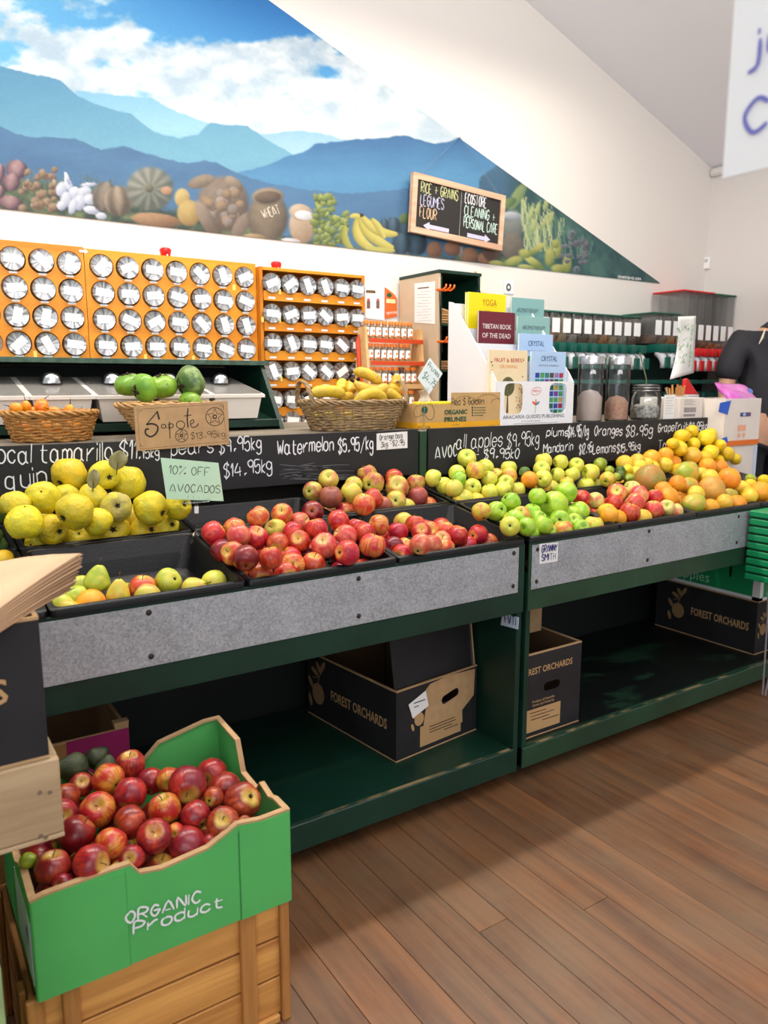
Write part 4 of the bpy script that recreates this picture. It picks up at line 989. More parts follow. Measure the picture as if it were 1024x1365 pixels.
# long left side: lettering runs back to front as seen from outside (u points to -y)
local_shape(orchard_mark(.15), (0, .385, .115), (0, -1, 0), (0, 0, 1), mat('kraft_print_dim', (150, 118, 78), .8), e, 'apple_emblem')
print_on(e, 'FOREST ORCHARDS', (0, .315, .088), (0, -1, 0), (0, 0, 1), .032, M_kraftink, width=.275, bold=.02)
from mathutils.geometry import tessellate_polygon
outl = [(.10, .04), (.27, .045), (.268, .085), (.318, .12), (.322, .205), (.20, .212), (.13, .205), (.112, .19), (.118, .15), (.108, .10)]; hol = [(.215+(.0225 if math.cos(t) > 0 else -.0225)+.0135*math.cos(t), .145+.0135*math.sin(t)+(.006 if math.cos(t) > 0 else -.006)) for t in [2*PI*(i+.5)/20 for i in range(20)]]
allp = outl+hol
local_shape([[allp[i] for i in tri] for tri in tessellate_polygon([[Vector((x, z, 0)) for x, z in outl], [Vector((x, z, 0)) for x, z in hol]])], (0, 0, 0), (1, 0, 0), (0, 0, 1), M_card, e, 'torn_patch', .0009)
local_shape([rect(.092, .018, .262, .082)], (0, 0, 0), (1, 0, 0), (0, 0, 1), M_kraftink, e, 'kraft_label', .0013)
for i, (a, b) in enumerate(((.13, .235), (.128, .24), (.13, .225), (.19, .25))):
    local_shape([rect(a, .070-.009*i, b, .0725-.009*i)], (0, 0, 0), (1, 0, 0), (0, 0, 1), M_ink, e, 'small_print', .0017)
local_shape([ell(.21, .142, .037, .0145, 20)], (0, 0, 0), (1, 0, 0), (0, 0, 1), M_ink, e, 'hand_hole_shade', -.0049) if False else None
local_shape(orchard_mark(.085)[:4], (.085, .13, 0) if False else (.088, 0, .125), (1, 0, 0), (0, 0, 1), M_kraftink, e, 'apple_emblem', .0016)
nt_ = local_shape([[(.045, .165), (.112, .19), (.125, .14), (.062, .118)]], (0, 0, 0), (1, 0, 0), (0, 0, 1), M_white, e, 'white_sticker', .0022)
local_shape([rect(.065, .162, .11, .165), rect(.066, .150, .085, .1525)], (0, 0, 0), (1, .25, 0) if False else (1, 0, 0), (0, 0, 1), M_ink, e, 'sticker_writing', .0028)
# standing flap: folded up along the front, with side return
mb = MB(); mb.poly([(0.004, .012, .215), (.325, .012, .215), (.322, .03, .385), (0.0, .03, .36)], th=(0, .005, 0)); fl_ = mb.build('raised_flap', M_blackcard, e, local=True)
mb = MB(); mb.poly([(.325, .012, .2155), (.329, .10, .2155), (.327, .10, .40), (.322, .03, .385)], th=(-.005, 0, 0)); mb.build('raised_flap', mat('worn_black_card', (70, 68, 72), .7, var=.3, scale=14), e, local=True)
mb = MB(); mb.poly([(.326, .008, .214), (.331, .008, .214), (.326, .027, .392), (.322, .027, .392)], th=(0, .003, 0)); mb.build('flap_edge', M_card, fl_, local=True)
# right stand, left box: front face near the shelf edge
e = forest_box((1.551, 1.605, .1132), .266, .30, .272, 0, 'upright black orchard carton with hand hole at the left end of the right shelf')
print_on(e, 'FOREST ORCHARDS', (.003, 0, .206), (1, 0, .0), (0, 0, 1), .021, M_kraftink, width=.222, bold=.02)
local_shape([rect(.012, .018, .178, .092)], (0, 0, 0), (1, 0, 0), (0, 0, 1), M_kraftink, e, 'kraft_label', .0013)
for i, (a, b) in enumerate(((.045, .115), (.05, .15), (.05, .13), (.10, .17))):
    local_shape([rect(a, .079-.011*i, b, .0815-.011*i)], (0, 0, 0), (1, 0, 0), (0, 0, 1), M_ink, e, 'small_print', .0017)
print_on(e, 'Produce of Australia', (.055, 0, .112), (1, 0, 0), (0, 0, 1), .0085, M_kraftink, width=.095, bold=.01)
print_on(e, 'Grown and Packed by', (.055, 0, .100), (1, 0, 0), (0, 0, 1), .0085, M_kraftink, width=.095, bold=.01)
print_on(e, '13kg', (.02, 0, .026), (1, 0, 0), (0, 0, 1), .013, mat('brown_print', (110, 80, 50), .8), width=.032, bold=.01)
# big brown flap standing at its back right
mb = MB(); mb.poly([(.105, .155, .27), (.24, .155, .27), (.24, .155, .44), (.105, .155, .43)], th=(0, .005, 0)); mb.build('raised_flap', M_card, e, local=True)
mb = MB(); mb.poly([(.0, .10, .27), (.104, .16, .27), (.104, .16, .43), (0, .10, .43)], th=(0, .005, 0)); mb.build('raised_flap', mat('dark_brown_card', (64, 44, 34), .8), e, local=True)
local_shape([[(.14, .30), (.158, .345), (.14, .39), (.146, .345)]], (0, .155, 0), (1, 0, 0), (0, 0, 1), M_ink, e, 'slot', .0012)
b = MB(); 
# lemon glimpsed through the hand hole
o = put_fruit('lemon', Vector((1.64, 1.66, .29)), .03); tag(o, 'lemon glimpsed through the hand hole of the black carton', 'lemon')
o = put_fruit('lemon', Vector((1.69, 1.66, .155)), .03); 
tag(o, 'lemon lying inside the upright black carton', 'lemon')
bpy.data.objects.remove(o.children[0]) if o.children else None; bpy.data.objects.remove(o)
# right stand, right box (end on: long side faces left)
e = forest_box((2.874, 1.64, .1132), .203 , .475, .222, 0, 'large black orchard carton at the right end of the right shelf')
local_shape(orchard_mark(.14), (0, .36, .125), (0, -1, 0), (0, 0, 1), mat('kraft_print_dim', (150, 118, 78), .8), e, 'apple_emblem')
print_on(e, 'FOREST ORCHARDS', (0, .295, .095), (0, -1, 0), (0, 0, 1), .033, M_kraftink, width=.265, bold=.02)
local_shape(orchard_mark(.10), (.05, 0, .12), (1, 0, 0), (0, 0, 1), mat('kraft_print_dim', (150, 118, 78), .8), e, 'apple_emblem')
Mgc = mat('green_carton_print', (30, 150, 92), .5); Mgc2 = mat('white_carton', (226, 230, 232), .7)
e = carton('apple_carton', (2.87, 1.635, .3395), .208, .47, .172, 0, Mgc, Mgc2, 'green and white apples carton stacked on the large black carton', closed=True, bottom_edge=False)
print_on(e, 'apples', (0, .372, .028), (0, -1, 0), (0, 0, 1), .046, mat('pale_green_print', (170, 220, 190), .6), width=.15, bold=0)
local_shape([rect(0, 0, .475, .014), rect(.445, 0, .475, .172)], (0, .474, 0), (0, -1, 0), (0, 0, 1), Mgc2, e, 'white_border', .0012)
local_shape([rect(0, 0, .024, .172), rect(0, 0, .208, .012), rect(.05, .05, .12, .12), rect(.05, .02, .11, .035)], (0, 0, 0), (1, 0, 0), (0, 0, 1), Mgc2, e, 'white_border', .0012)
local_shape([ell(.245, .10, .006, .024, 12), ell(.345, .098, .006, .027, 12)], (0, .474, 0), (0, -1, 0), (0, 0, 1), M_ink, e, 'hand_slots', .0013)
# plastic baskets hanging at the right edge with a thin wire stand
e = empty('wire_stand', (2.80, 1.50, 0), 'thin chrome wire stand holding green plastic baskets at the right edge', 'stand')
wm = mat('zinc_wire', (168, 166, 174), .45, metal=.3)
for pts in ([(2.775, 1.535, .004), (2.70, 1.50, .34), (2.65, 1.48, .488)], [(2.777, 1.525, .004), (2.77, 1.49, .3), (2.79, 1.47, .488)], [(3.0, 1.54, .004), (2.98, 1.5, .34), (2.93, 1.48, .488)]):
    MB().tube(pts, .0035, 6).build('leg', wm, e, smooth=True)
MB().tube([(2.70, 1.50, .34), (2.77, 1.492, .315), (2.98, 1.5, .34)], .003, 6).build('brace', wm, e, smooth=True)
Mgb = mat('green_basket_plastic', (20, 138, 84), .4)
e = empty('plastic_basket', (2.79, 1.48, .49), 'stack of bright green slatted plastic baskets at the right edge', 'basket')
for i in range(9):
    z = .492+i*.029
    MB().box(2.600, 2.98, 1.42, 1.545, z, z+.022, bev=.003).build('basket_rim', Mgb, e)
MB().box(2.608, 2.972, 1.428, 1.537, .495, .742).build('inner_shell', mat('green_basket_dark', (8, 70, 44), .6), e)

# =================================================================== FRONT LEFT: GREEN CARTON OF APPLES ON A TIMBER CRATE
M_pine = wood('pine_crate', (234, 172, 94), (172, 110, 52), axis=0, ring=22, rough=.6, bump=.25)
M_pinev = wood('pine_crate_upright', (206, 146, 80), (146, 92, 44), axis=2, ring=24, rough=.6, bump=.25)
cx0, cx1, cy0, cy1 = .108, .556, 1.168, 1.52
e = empty('timber_crate', ((cx0+cx1)/2, (cy0+cy1)/2, 0), 'golden timber crate on the floor under the green carton', 'crate')
for k, (z0, z1) in enumerate(((.012, .088), (.092, .170), (.174, .248))):
    MB().box(cx0+.006, cx1-.006, cy0+.012, cy0+.022, z0, z1, bev=.002).build('slat', M_pine, e)
    MB().box(cx0+.006, cx1-.006, cy1-.012, cy1-.002, z0, z1, bev=.002).build('slat', M_pine, e)
    for xx in (cx0+.006, cx1-.016):
        MB().box(xx, xx+.010, cy0+.024, cy1-.014, z0, z1, bev=.002).build('slat', wood('pine_crate_y', (196, 136, 74), (140, 88, 42), axis=1, ring=22, rough=.6), e)
for xx, w in ((cx0, .026), (.160, .026), (.461, .03), (cx1-.016, .018)):
    MB().box(xx, xx+w, cy0, cy0+.0115, 0, .253, bev=.002).build('batten', M_pinev, e)
MB().box(cx0+.03, cx1-.02, cy0+.002, cy0+.0115, .0, .016, bev=.002).build('bottom_rail', M_pine, e)
for yy in (cy0+.03, cy1-.05): 
    MB().box(cx0-.006, cx0+.005, yy, yy+.03, 0, .253, bev=.002).build('batten', M_pinev, e)
M_gcart = mat('green_carton', (84, 180, 96), .55, var=.05, scale=9, bump=.05)
gx0, gx1, gy0, gy1, gz0 = .124, .560, 1.160, 1.500, .256
e = empty('produce_carton', ((gx0+gx1)/2, (gy0+gy1)/2, gz0), 'bright green carton lettered organic product, full of red apples', 'box')
def gwall(nm, prof, o, u, n, ext=.0):
    """profile polygon in (s,z), extruded inwards; brown edge strip along the top"""
    o, u, n = map(Vector, (o, u, n))
    mb = MB(); base = [(prof[0][0], 0)]+[q for q in prof]+[(prof[-1][0], 0)]
    mb.poly([o+u*s+ZW*z for s, z in reversed(base)], th=n*.005); w_ = mb.build(nm, M_gcart, e)
    bm = bmesh.new()
    for (a, b) in zip(prof, prof[1:]):
        A = o+u*a[0]+ZW*(a[1]+.0008)-n*.0003; B = o+u*b[0]+ZW*(b[1]+.0008)-n*.0003
        vs = [bm.verts.new(p) for p in (A, B, B+n*.011, A+n*.011)]; bm.faces.new(vs)
        ws = [bm.verts.new(p-ZW*.004) for p in (A, B, B+n*.011, A+n*.011)]; bm.faces.new(list(reversed(ws)))
        for i in range(4): bm.faces.new((vs[i], ws[i], ws[(i+1) % 4], vs[(i+1) % 4]))
    me = bpy.data.meshes.new('r'); bm.to_mesh(me); bm.free(); link('rim_edge', me, M_card, w_)
    return w_
H0 = .178
fw_ = gwall('front_wall', [(0, .172), (.02, .176), (.12, .180), (.150, .180), (.165, .158), (.20, .152), (.28, .160), (.315, .176), (.335, .186), (.38, .180), (.436, .182)], (gx0, gy0, gz0), (1, 0, 0), (0, 1, 0))
gwall('back_wall', [(0, .20), (.15, .20), (.17, .175), (.26, .172), (.30, .21), (.40, .232), (.436, .232)], (gx0, gy1, gz0), (1, 0, 0), (0, -1, 0))
gwall('left_wall', [(.006, .172), (.10, .18), (.15, .155), (.22, .155), (.30, .20), (.334, .20)], (gx0, gy0, gz0), (0, 1, 0), (1, 0, 0))
gwall('right_wall', [(.006, .182), (.05, .182), (.07, .175), (.11, .185), (.13, .16), (.20, .165), (.225, .225), (.334, .232)], (gx1, gy0, gz0), (0, 1, 0), (-1, 0, 0))
MB().box(gx0+.006, gx1-.006, gy0+.006, gy1-.006, gz0, gz0+.005).build('base', M_card, e)
# crease seams of the folded front and a small step at the foot
for s in (.141, .336):
    MB().box(gx0+s-.0008, gx0+s+.0008, gy0-.0012, gy0, gz0, gz0+.168).build('fold_seam', mat('fold_shadow_green', (58, 140, 72), .6), fw_)
MB().box(gx0+.002, gx0+.141, gy0-.0022, gy0-.0002, gz0-.0, gz0+.170).build('outer_flap', M_gcart, fw_)
MB().box(gx0+.337, gx1-.002, gy0-.0022, gy0-.0002, gz0-.0, gz0+.176).build('outer_flap', M_gcart, fw_)
yy = gy0-.0026
hand('ORGANIC', P(168, 1231, 1, yy), P(267, 1201, 1, yy), .019, M_chalk, fw_, w=.0036, jit=.12)
hand('Product', P(178, 1245, 1, yy), P(296, 1208, 1, yy), .020, M_chalk, fw_, w=.0036, jit=.1)
lw = Vector((gx0-.0006, 0, 0))
mb = MB(); mb.poly([(gx0-.0012, gy0+.012, gz0+.02), (gx0-.0012, gy0+.012, gz0+.13), (gx0-.0012, gy0+.16, gz0+.14), (gx0-.0012, gy0+.16, gz0+.03)], th=(.001, 0, 0)); pl = mb.build('side_label', mat('lilac_white_label', (214, 218, 240), .6), e)
mb = MB(); mb.poly([(gx0-.0016, gy0+.04, gz0+.07), (gx0-.0016, gy0+.04, gz0+.11), (gx0-.0016, gy0+.06, gz0+.09)]); mb.build('blue_mark', mat('blue_print', (40, 90, 200), .6), pl)
# apples in the carton
q = Zm(0, 940, 2.56, [(445,205,52,'crate','u'),(372,255,58,'cratey'),(445,303,60,'crate'),(278,272,44,'crate','t'),(515,262,50,'crate'),(577,255,46,'cratey'),(640,270,68,'crate'),(728,315,38,'crate'),(828,327,67,'crate','r'),(228,312,46,'crate','s'),(212,368,52,'crate'),(333,357,62,'cratey','t'),
 (562,355,58,'cratey','u'),(447,398,62,'crate','s'),(668,378,56,'crate','s'),(762,402,60,'crate','t'),(260,440,66,'dark','s'),(527,447,63,'crate','t'),(640,478,68,'crate','s'),(375,478,60,'cratey','s'),(450,522,46,'crate'),(180,557,64,'crate','u'),(310,540,68,'crate','s'),(415,575,50,'cratey','u'),(548,560,56,'crate','u'),
 (215,612,40,'dark'),(600,430,30,'cratey'),(720,470,34,'crate'),(835,400,26,'crate'),(365,225,44,'avo','s'),(250,212,50,'avo','s'),(175,215,34,'avo','s'),(130,520,40,'dark'),(95,530,30,'lime'),(330,180,40,'avo','s')])
n0 = len(FR); heap('crate', q, 1.19, .425, .22)
CR = FR[n0:]; relax(CR, lim=.06); inside(CR, gx0+.006, gx1-.006, gy0+.006, gy1-.006, lambda y: gz0+.16)
for it in CR: it['o'] = put_fruit(it['kind'], it['c'], it['r'], ori=it['ori'])
label_fruit(CR)
nfill = 0; added = []
for lay in range(3):
    for xx in np.arange(gx0+.04, gx1-.035, .068):
        for yy in np.arange(gy0+.04, gy1-.035, .068):
            c = Vector((xx+(lay % 2)*.01, yy, gz0+.04+lay*.058))
            if c.z > .425+.22*(yy-1.19)-.02: continue
            if any((i['c']-c).length < (i['r']+.033)*.96 for i in CR): continue
            nfill += 1; o = put_fruit('crate', c, .033); added.append((c, o))
for i, (c, o) in enumerate(sorted(added, key=lambda a: (round(a[0].z, 2), proj(a[0])[0]))):
    tag(o, 'dark red apple, %s of those buried in the green carton' % nth(i), 'apple', 'apples hidden in the green carton')
# magenta carton behind on the shelf
Mmag = mat('magenta_print', (150, 30, 92), .6, var=.08)
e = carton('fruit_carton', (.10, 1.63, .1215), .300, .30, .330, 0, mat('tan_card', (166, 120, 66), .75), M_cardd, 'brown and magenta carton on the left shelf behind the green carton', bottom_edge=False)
local_shape([[(.16, .0), (.30, .0), (.30, .33), (.17, .33), (.17, .31)]], (0, 0, 0), (1, 0, 0), (0, 0, 1), Mmag, e, 'magenta_panel', .001)
mb = MB(); mb.poly([(.272, .002, .329), (.300, .002, .329), (.302, .002, .345), (.27, .002, .345)], th=(0, .02, 0)); mb.build('corner_tab', M_card, e, local=True)
# support stack at the left edge
Mpale = mat('pale_green_paint', (150, 176, 120), .7, var=.15, scale=20)
e = empty('plinth_crate', (-.17, 1.2, 0), 'pale green timber plinth at the left edge under the plywood box', 'crate')
for k in range(5):
    z = .002+k*.116
    MB().box(-.40, .068, 1.0, 1.012, z, z+.108, bev=.003).build('slat', Mpale, e)
    MB().box(.058, .068, 1.013, 1.38, z, z+.108, bev=.003).build('slat', Mpale, e)
for xx in (-.40, .04): MB().box(xx, xx+.018, 1.013, 1.38, 0, .578).build('upright', mat('pale_green_dark', (110, 130, 90), .7), e)
MB().box(-.40, .068, 1.0, 1.38, .5785, .584).build('top_board', Mpale, e)
M_ply = wood('grey_plywood', (206, 178, 140), (150, 120, 88), axis=0, ring=20, rough=.7, bump=.3)
e = empty('plywood_box', (-.12, 1.2, .585), 'weathered plywood box carrying the black carton at the left edge', 'box')
MB().box(-.45, .163, 1.045, 1.060, .592, .70, bev=.002).build('front_board', M_ply, e)
MB().box(-.45, .163, 1.37, 1.385, .592, .70, bev=.002).build('back_board', M_ply, e)
MB().box(.148, .163, 1.061, 1.369, .592, .70, bev=.002).build('side_board', wood('grey_plywood_y', (200, 172, 134), (150, 120, 88), axis=1, ring=20), e)
MB().box(-.45, .163, 1.045, 1.385, .585, .5915, bev=.001).build('bottom_board', M_ply, e)
for px, py in ((53, 1056), (66, 1056), (54, 1114), (61, 1116)):
    c = P(px, py, 1, 1.0448); MB().cyl(c, c+Vector((0, -.0015, 0)), .0028, n=10).build('nail', M_steel, e)
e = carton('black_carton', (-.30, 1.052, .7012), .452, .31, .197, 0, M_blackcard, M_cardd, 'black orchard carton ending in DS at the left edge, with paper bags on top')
print_on(e, 'FOREST ORCHARDS', (.452-.445, 0, .078), (1, 0, .03), (0, 0, 1), .033, M_kraftink, width=.402, bold=.02)
o = put_fruit('pear', Vector((.10, 1.14, .84)), .033, ori='u'); tag(o, 'green pear in the black carton under the paper bags', 'pear')
o = put_fruit('limed', Vector((.03, 1.15, .735)), .03); tag(o, 'dark lime deep inside the black carton', 'lime')
# paper bags: fanned stack
M_kraft = mat('kraft_paper', (214, 180, 144), .85, var=.05, scale=6, bump=.08, bscale=80)
M_kraft2 = mat('kraft_paper_dark', (186, 148, 112), .85, var=.08, scale=6)
NB = 24; rgb = random.Random(2)
Rr0 = P(108, 738, 1, 1.20); Ll0 = P(-14, 822, 1, 1.0); Mid0 = P(56, 768, 1, 1.09); Fz0 = P(-40, 758, 1, 1.30); Fz0.z = min(Fz0.z, Rr0.z-.004); NL0 = Ll0+Vector((-.12, .06, -.004))
for i in range(NB):
    t = i/(NB-1); jx, jy = (rgb.uniform(-.004, .004), rgb.uniform(-.003, .003)) if i else (0, 0); sh = Vector((jx-.016*t*t, jy, 0))
    bm = bmesh.new(); g = []
    for k in range(9):
        s = k/8; near = Ll0*(1-s)**2+Mid0*2*s*(1-s)+Rr0*s*s; far = NL0.lerp(Fz0, s); row = []
        for j in range(5):
            w = j/4; p = near.lerp(far, w)+sh*s; p.z += .006*math.sin(PI*w)-i*(.00118+.00110*s); row.append(bm.verts.new(p))
        g.append(row)
    for a, b in zip(g, g[1:]):
        for j in range(4): bm.faces.new((a[j], a[j+1], b[j+1], b[j]))
    me = bpy.data.meshes.new('bag'); bm.to_mesh(me); bm.free()
    for p in me.polygons: p.use_smooth = True
    o = link('paper_bag', me, M_kraft if i % 3 == 0 else M_kraft2); so = o.modifiers.new('s', 'SOLIDIFY'); so.thickness = .0007
    tag(o, ('uppermost' if i == 0 else 'lowest' if i == NB-1 else ORD[i]+' from the top' if i < 20 else ORD[NB-1-i]+' from the bottom')+' brown paper bag of the fanned stack on the black carton', 'paper bag', 'brown paper bags on the black carton')
# =================================================================== THINGS ON THE BACK COUNTER
CZ = 1.0405
M_wick = mat('wicker', (178, 128, 66), .6, var=.25, scale=60)
M_wickd = mat('grey_wicker', (150, 124, 88), .65, var=.25, scale=60)
M_straw = mat('straw_braid', (190, 150, 98), .75, var=.2, scale=80, bump=.4, bscale=300)
def basket(c, a, b, ta, tb, h, m, label, rows=9, stakes=30, sr=.0028, handles=False, flat_ends=False):
    e = empty('wicker_basket', c, label, 'basket')
    def ex(t, s, off=0):
        A = a+(ta-a)*s+off; B = b+(tb-b)*s+off; n_ = 2.6 if flat_ends else 2
        ct, st = math.cos(t), math.sin(t)
        return Vector((A*abs(ct)**(2/n_)*(1 if ct >= 0 else -1), B*abs(st)**(2/n_)*(1 if st >= 0 else -1), h*s))
    w = MB(); N = stakes*4
    for r_ in range(rows):
        s = (r_+.5)/rows; ph = (r_ % 2)*PI; rr = random.Random(r_)
        pts = [ex(2*PI*i/N, s, .0032*math.sin(stakes*PI*i/N*1.0+ph))+Vector((0, 0, .0016*math.sin(i*.6+r_)+rr.uniform(-.0006, .0006))) for i in range(N)]
        w.tube(pts, h/rows*.44, 5, closed=True)
    w.build('weave', m, e, smooth='all', local=True)
    w = MB()
    for k in range(stakes):
        t = 2*PI*k/stakes; w.tube([ex(t, s/4) for s in range(5)], sr*.8, 5)
    o = w.build('stakes', m, e, smooth='all', local=True); o['kind'] = 'stuff'
    w = MB()
    for q_ in range(3):
        pts = [ex(2*PI*i/N, 1, .0055*math.sin(i*.55+q_*2.09))+Vector((0, 0, .004+.005*math.cos(i*.55+q_*2.09))) for i in range(N)]
        w.tube(pts, .0042, 5, closed=True)
    w.build('braided_rim', m, e, smooth='all', local=True)
    w = MB(); w.lathe([(.001, .002), (1, .002), (1, .007), (.001, .007)], n=28, cap=False)
    for v in w.bm.verts: v.co.x *= a*.98; v.co.y *= b*.98
    w.build('base', m, e, local=True)
    if handles:
        for sgn in (-1, 1):
            w = MB()
            for q_ in range(3):
                pts = []
                for i in range(25):
                    t = PI*i/24; y = -.055*math.cos(t); z = h-.012+.085*math.sin(t)
                    pts.append(Vector((sgn*(ta-.004+.012*math.sin(t))+.0045*math.sin(i*.9+q_*2.09), y+.0045*math.cos(i*.9+q_*2.09), z)))
                w.tube(pts, .0045, 5)
            w.build('handle', m, e, smooth='all', local=True)
    return e
def oneoff(kind, px, py, rpx, y, ori, label, group=None, cat=None):
    c = P(px, py, 1, y); r = rpx*proj(c)[2]/FPX; o = put_fruit(kind, c, r, ori=ori)
    tag(o, label, cat or o.name.split('.')[0].replace('_', ' '), group); return o
# tamarillos
basket((.404, 2.30, CZ), .098, .075, .122, .095, .074, M_wick, 'small oval wicker basket of orange tamarillos at the left end of the counter', rows=9, stakes=26)
Zt = lambda x, y: (x/6.4, 490+y/6.4)
for i, (x, y, r, ori, lb) in enumerate(((135, 345, 56, 's', 'leftmost'), (225, 330, 48, 'u', 'second from left, stem up'), (355, 332, 68, 's', 'largest, in the middle'), (465, 372, 48, 's', 'low one right of the middle'), (592, 366, 54, 'u', 'right one with long dark stem'), (280, 372, 45, 's', 'low one below the largest'), (690, 385, 30, 'u', 'small one at the right end'))):
    px, py = Zt(x, y); oneoff('tam', px, py, r/6.4*1.05, 2.27+.02*(i % 3), ori, 'orange tamarillo in the small basket, '+lb, 'tamarillos in the small basket')
# filling under the tamarillos
for i, (x, y) in enumerate(((.33, 2.29), (.38, 2.33), (.44, 2.28), (.48, 2.32), (.40, 2.26))):
    o = put_fruit('tam', Vector((x, y, 1.078)), .026); tag(o, 'orange tamarillo at the bottom of the small basket, %s from left' % ORD[(0, 1, 3, 4, 2)[i]], 'tamarillo', 'tamarillos in the small basket')
# sapotes
basket((.735, 2.275, CZ), .09, .075, .155, .11, .092, M_straw, 'tapered straw basket holding green sapotes behind the cardboard sign', rows=12, stakes=24)
MB().poly([(.600, 2.20, 1.135), (.612, 2.195, 1.135), (.652, 2.215, 1.045), (.642, 2.22, 1.045)], th=(0, -.004, 0)).build('cloth_band', mat('brown_band', (96, 62, 44), .8)) if False else None
Zs = lambda x, y: (140+x/4.267, 480+y/4.267)
for x, y, r, kd, ori, yy, lb in ((140, 140, 84, 'sapote', 'u', 2.30, 'left one with its dark calyx on top'), (222, 160, 84, 'sapote', 's', 2.24, 'front one with a dark scar'), (328, 150, 84, 'sapote', 'u', 2.31, 'middle one behind with calyx on top'), (486, 128, 94, 'sapoteg', 's', 2.28, 'large mottled one at the right'), (488, 252, 72, 'sapote', 's', 2.25, 'low one under the mottled one')):
    px, py = Zs(x, y); oneoff(kd, px, py, r/4.267, yy, ori, 'green sapote in the straw basket, '+lb, 'sapotes in the straw basket')
# Sapote cardboard sign
ys = 2.082
C4 = [P(*q, 1, ys) for q in ((178, 541), (303, 534.5), (305.5, 592), (182, 601))]
sg = paper('cardboard_sign', [C4[3], C4[2], C4[1], C4[0]], M_card, th=.003); tag(sg, 'brown cardboard sign reading Sapote $13.95kg in front of the straw basket', 'sign')
yz = ys-.0032
def inkp(x, y): return P(140+x/4.267, 480+y/4.267, 1, yz)
def inkline(pts, w, parent, m=M_ink, zf=inkp):
    bm = bmesh.new()
    for L_ in pts: ribbon(bm, [zf(*q) for q in (smooth(L_) if len(L_) > 2 else L_)], w, Vector((0, -1, 0)))
    me = bpy.data.meshes.new('ink'); bm.to_mesh(me); bm.free(); return link('lettering', me, m, parent)
inkline([[(182, 280), (670, 248)], [(670, 248), (692, 462)], [(692, 462), (200, 506)], [(200, 506), (182, 280)], [(194, 305), (194, 290), (214, 289)], [(650, 262), (672, 260), (674, 280)], [(218, 488), (204, 490), (202, 472)]], .0012, sg)
inkline([[(300, 290), (235, 368)], [(235, 368), (268, 362), (300, 378), (292, 415), (260, 436), (232, 420), (232, 395), (250, 392)]], .0045, sg)
inkline([[(298, 292), (312, 338)], [(296, 296), (306, 340)]], .004, sg)
hand('ap', inkp(322, 388), inkp(388, 384), .015, M_ink, sg, w=.0022, off=.0003, nrm=(0, -1, 0)); inkline([[(366, 350), (370, 446)], [(472, 272), (468, 340), (474, 386)], [(450, 318), (492, 312)]], .0036, sg)
inkline([[tuple((430+24*math.cos(t), 368+22*math.sin(t))) for t in [i*.7 for i in range(10)]], [(486, 366), (506, 352), (500, 340), (486, 350), (492, 380), (520, 378), (532, 360), (524, 372)]], .0024, sg)
for (cx, cy, r, tw) in ((625, 322, 52, .002), (436, 430, 36, .0018)):
    L_ = [[(cx+r*math.cos(t), cy+r*math.sin(t)) for t in [2*PI*i/20 for i in range(21)]], [(cx+r*.2*math.cos(t), cy+r*.2*math.sin(t)) for t in [2*PI*i/8 for i in range(9)]]]
    st = [(cx+r*(.88 if i % 2 == 0 else .40)*math.sin(PI*i/5), cy-r*(.88 if i % 2 == 0 else .40)*math.cos(PI*i/5)) for i in range(11)]
    bm = bmesh.new()
    ribbon(bm, [inkp(*q) for q in L_[0]], tw, Vector((0, -1, 0))); ribbon(bm, [inkp(*q) for q in L_[1]], tw*1.8, Vector((0, -1, 0)))
    for a, b in zip(st, st[1:]): ribbon(bm, [inkp(*a), inkp(*b)], tw*1.2, Vector((0, -1, 0)))
    me = bpy.data.meshes.new('star'); bm.to_mesh(me); bm.free(); link('drawn_fruit_slice', me, M_ink, sg)
hand('$13.95kg', inkp(490, 448), inkp(682, 436), .017, M_ink, sg, w=.0014, off=.0003, nrm=(0, -1, 0))
# AVOCADOS sign in a clip stand
ya = 1.86
M_mint = mat('mint_card', (196, 232, 200), .6)
e = empty('price_sign', P(262, 716, 1, ya), 'mint green card reading 10% off avocados on a clear clip stand', 'sign')
C4 = [P(*q, 1, ya) for q in ((222, 665), (298, 668), (291, 617), (214, 610))]
cd_ = paper('card', C4, M_mint, e, th=.0012)
ia = lambda px, py: P(px, py, 1, ya-.0014)
hand('10% OFF', ia(225, 631), ia(279, 634.5), .020, M_ink, cd_, w=.0016, nrm=(0, -1, 0), off=.0003)
hand('AVOCADOS', ia(226, 655), ia(293, 657), .019, M_ink, cd_, w=.0016, nrm=(0, -1, 0), off=.0003)
hand('!!!', ia(250, 664), ia(265, 665), .006, M_ink, cd_, w=.001, nrm=(0, -1, 0), off=.0003)
def glassmat(name, tint=(250, 252, 252), alpha=.18, rough=.05, ior=1.32):
    m, t, b = nt(name); L = t.links; out = t.nodes['Material Output']
    tr = add(t, 'ShaderNodeBsdfTransparent'); tr.inputs[0].default_value = (*srgb(tint), 1)
    gl = add(t, 'ShaderNodeBsdfGlossy'); gl.inputs['Roughness'].default_value = rough
    fr = add(t, 'ShaderNodeFresnel'); fr.inputs[0].default_value = ior
    ad = add(t, 'ShaderNodeMath', operation='ADD'); ad.inputs[1].default_value = alpha*.2; L.new(fr.outputs[0], ad.inputs[0])
    mx = add(t, 'ShaderNodeMixShader'); L.new(ad.outputs[0], mx.inputs[0]); L.new(tr.outputs[0], mx.inputs[1]); L.new(gl.outputs[0], mx.inputs[2]); L.new(mx.outputs[0], out.inputs[0])
    return m
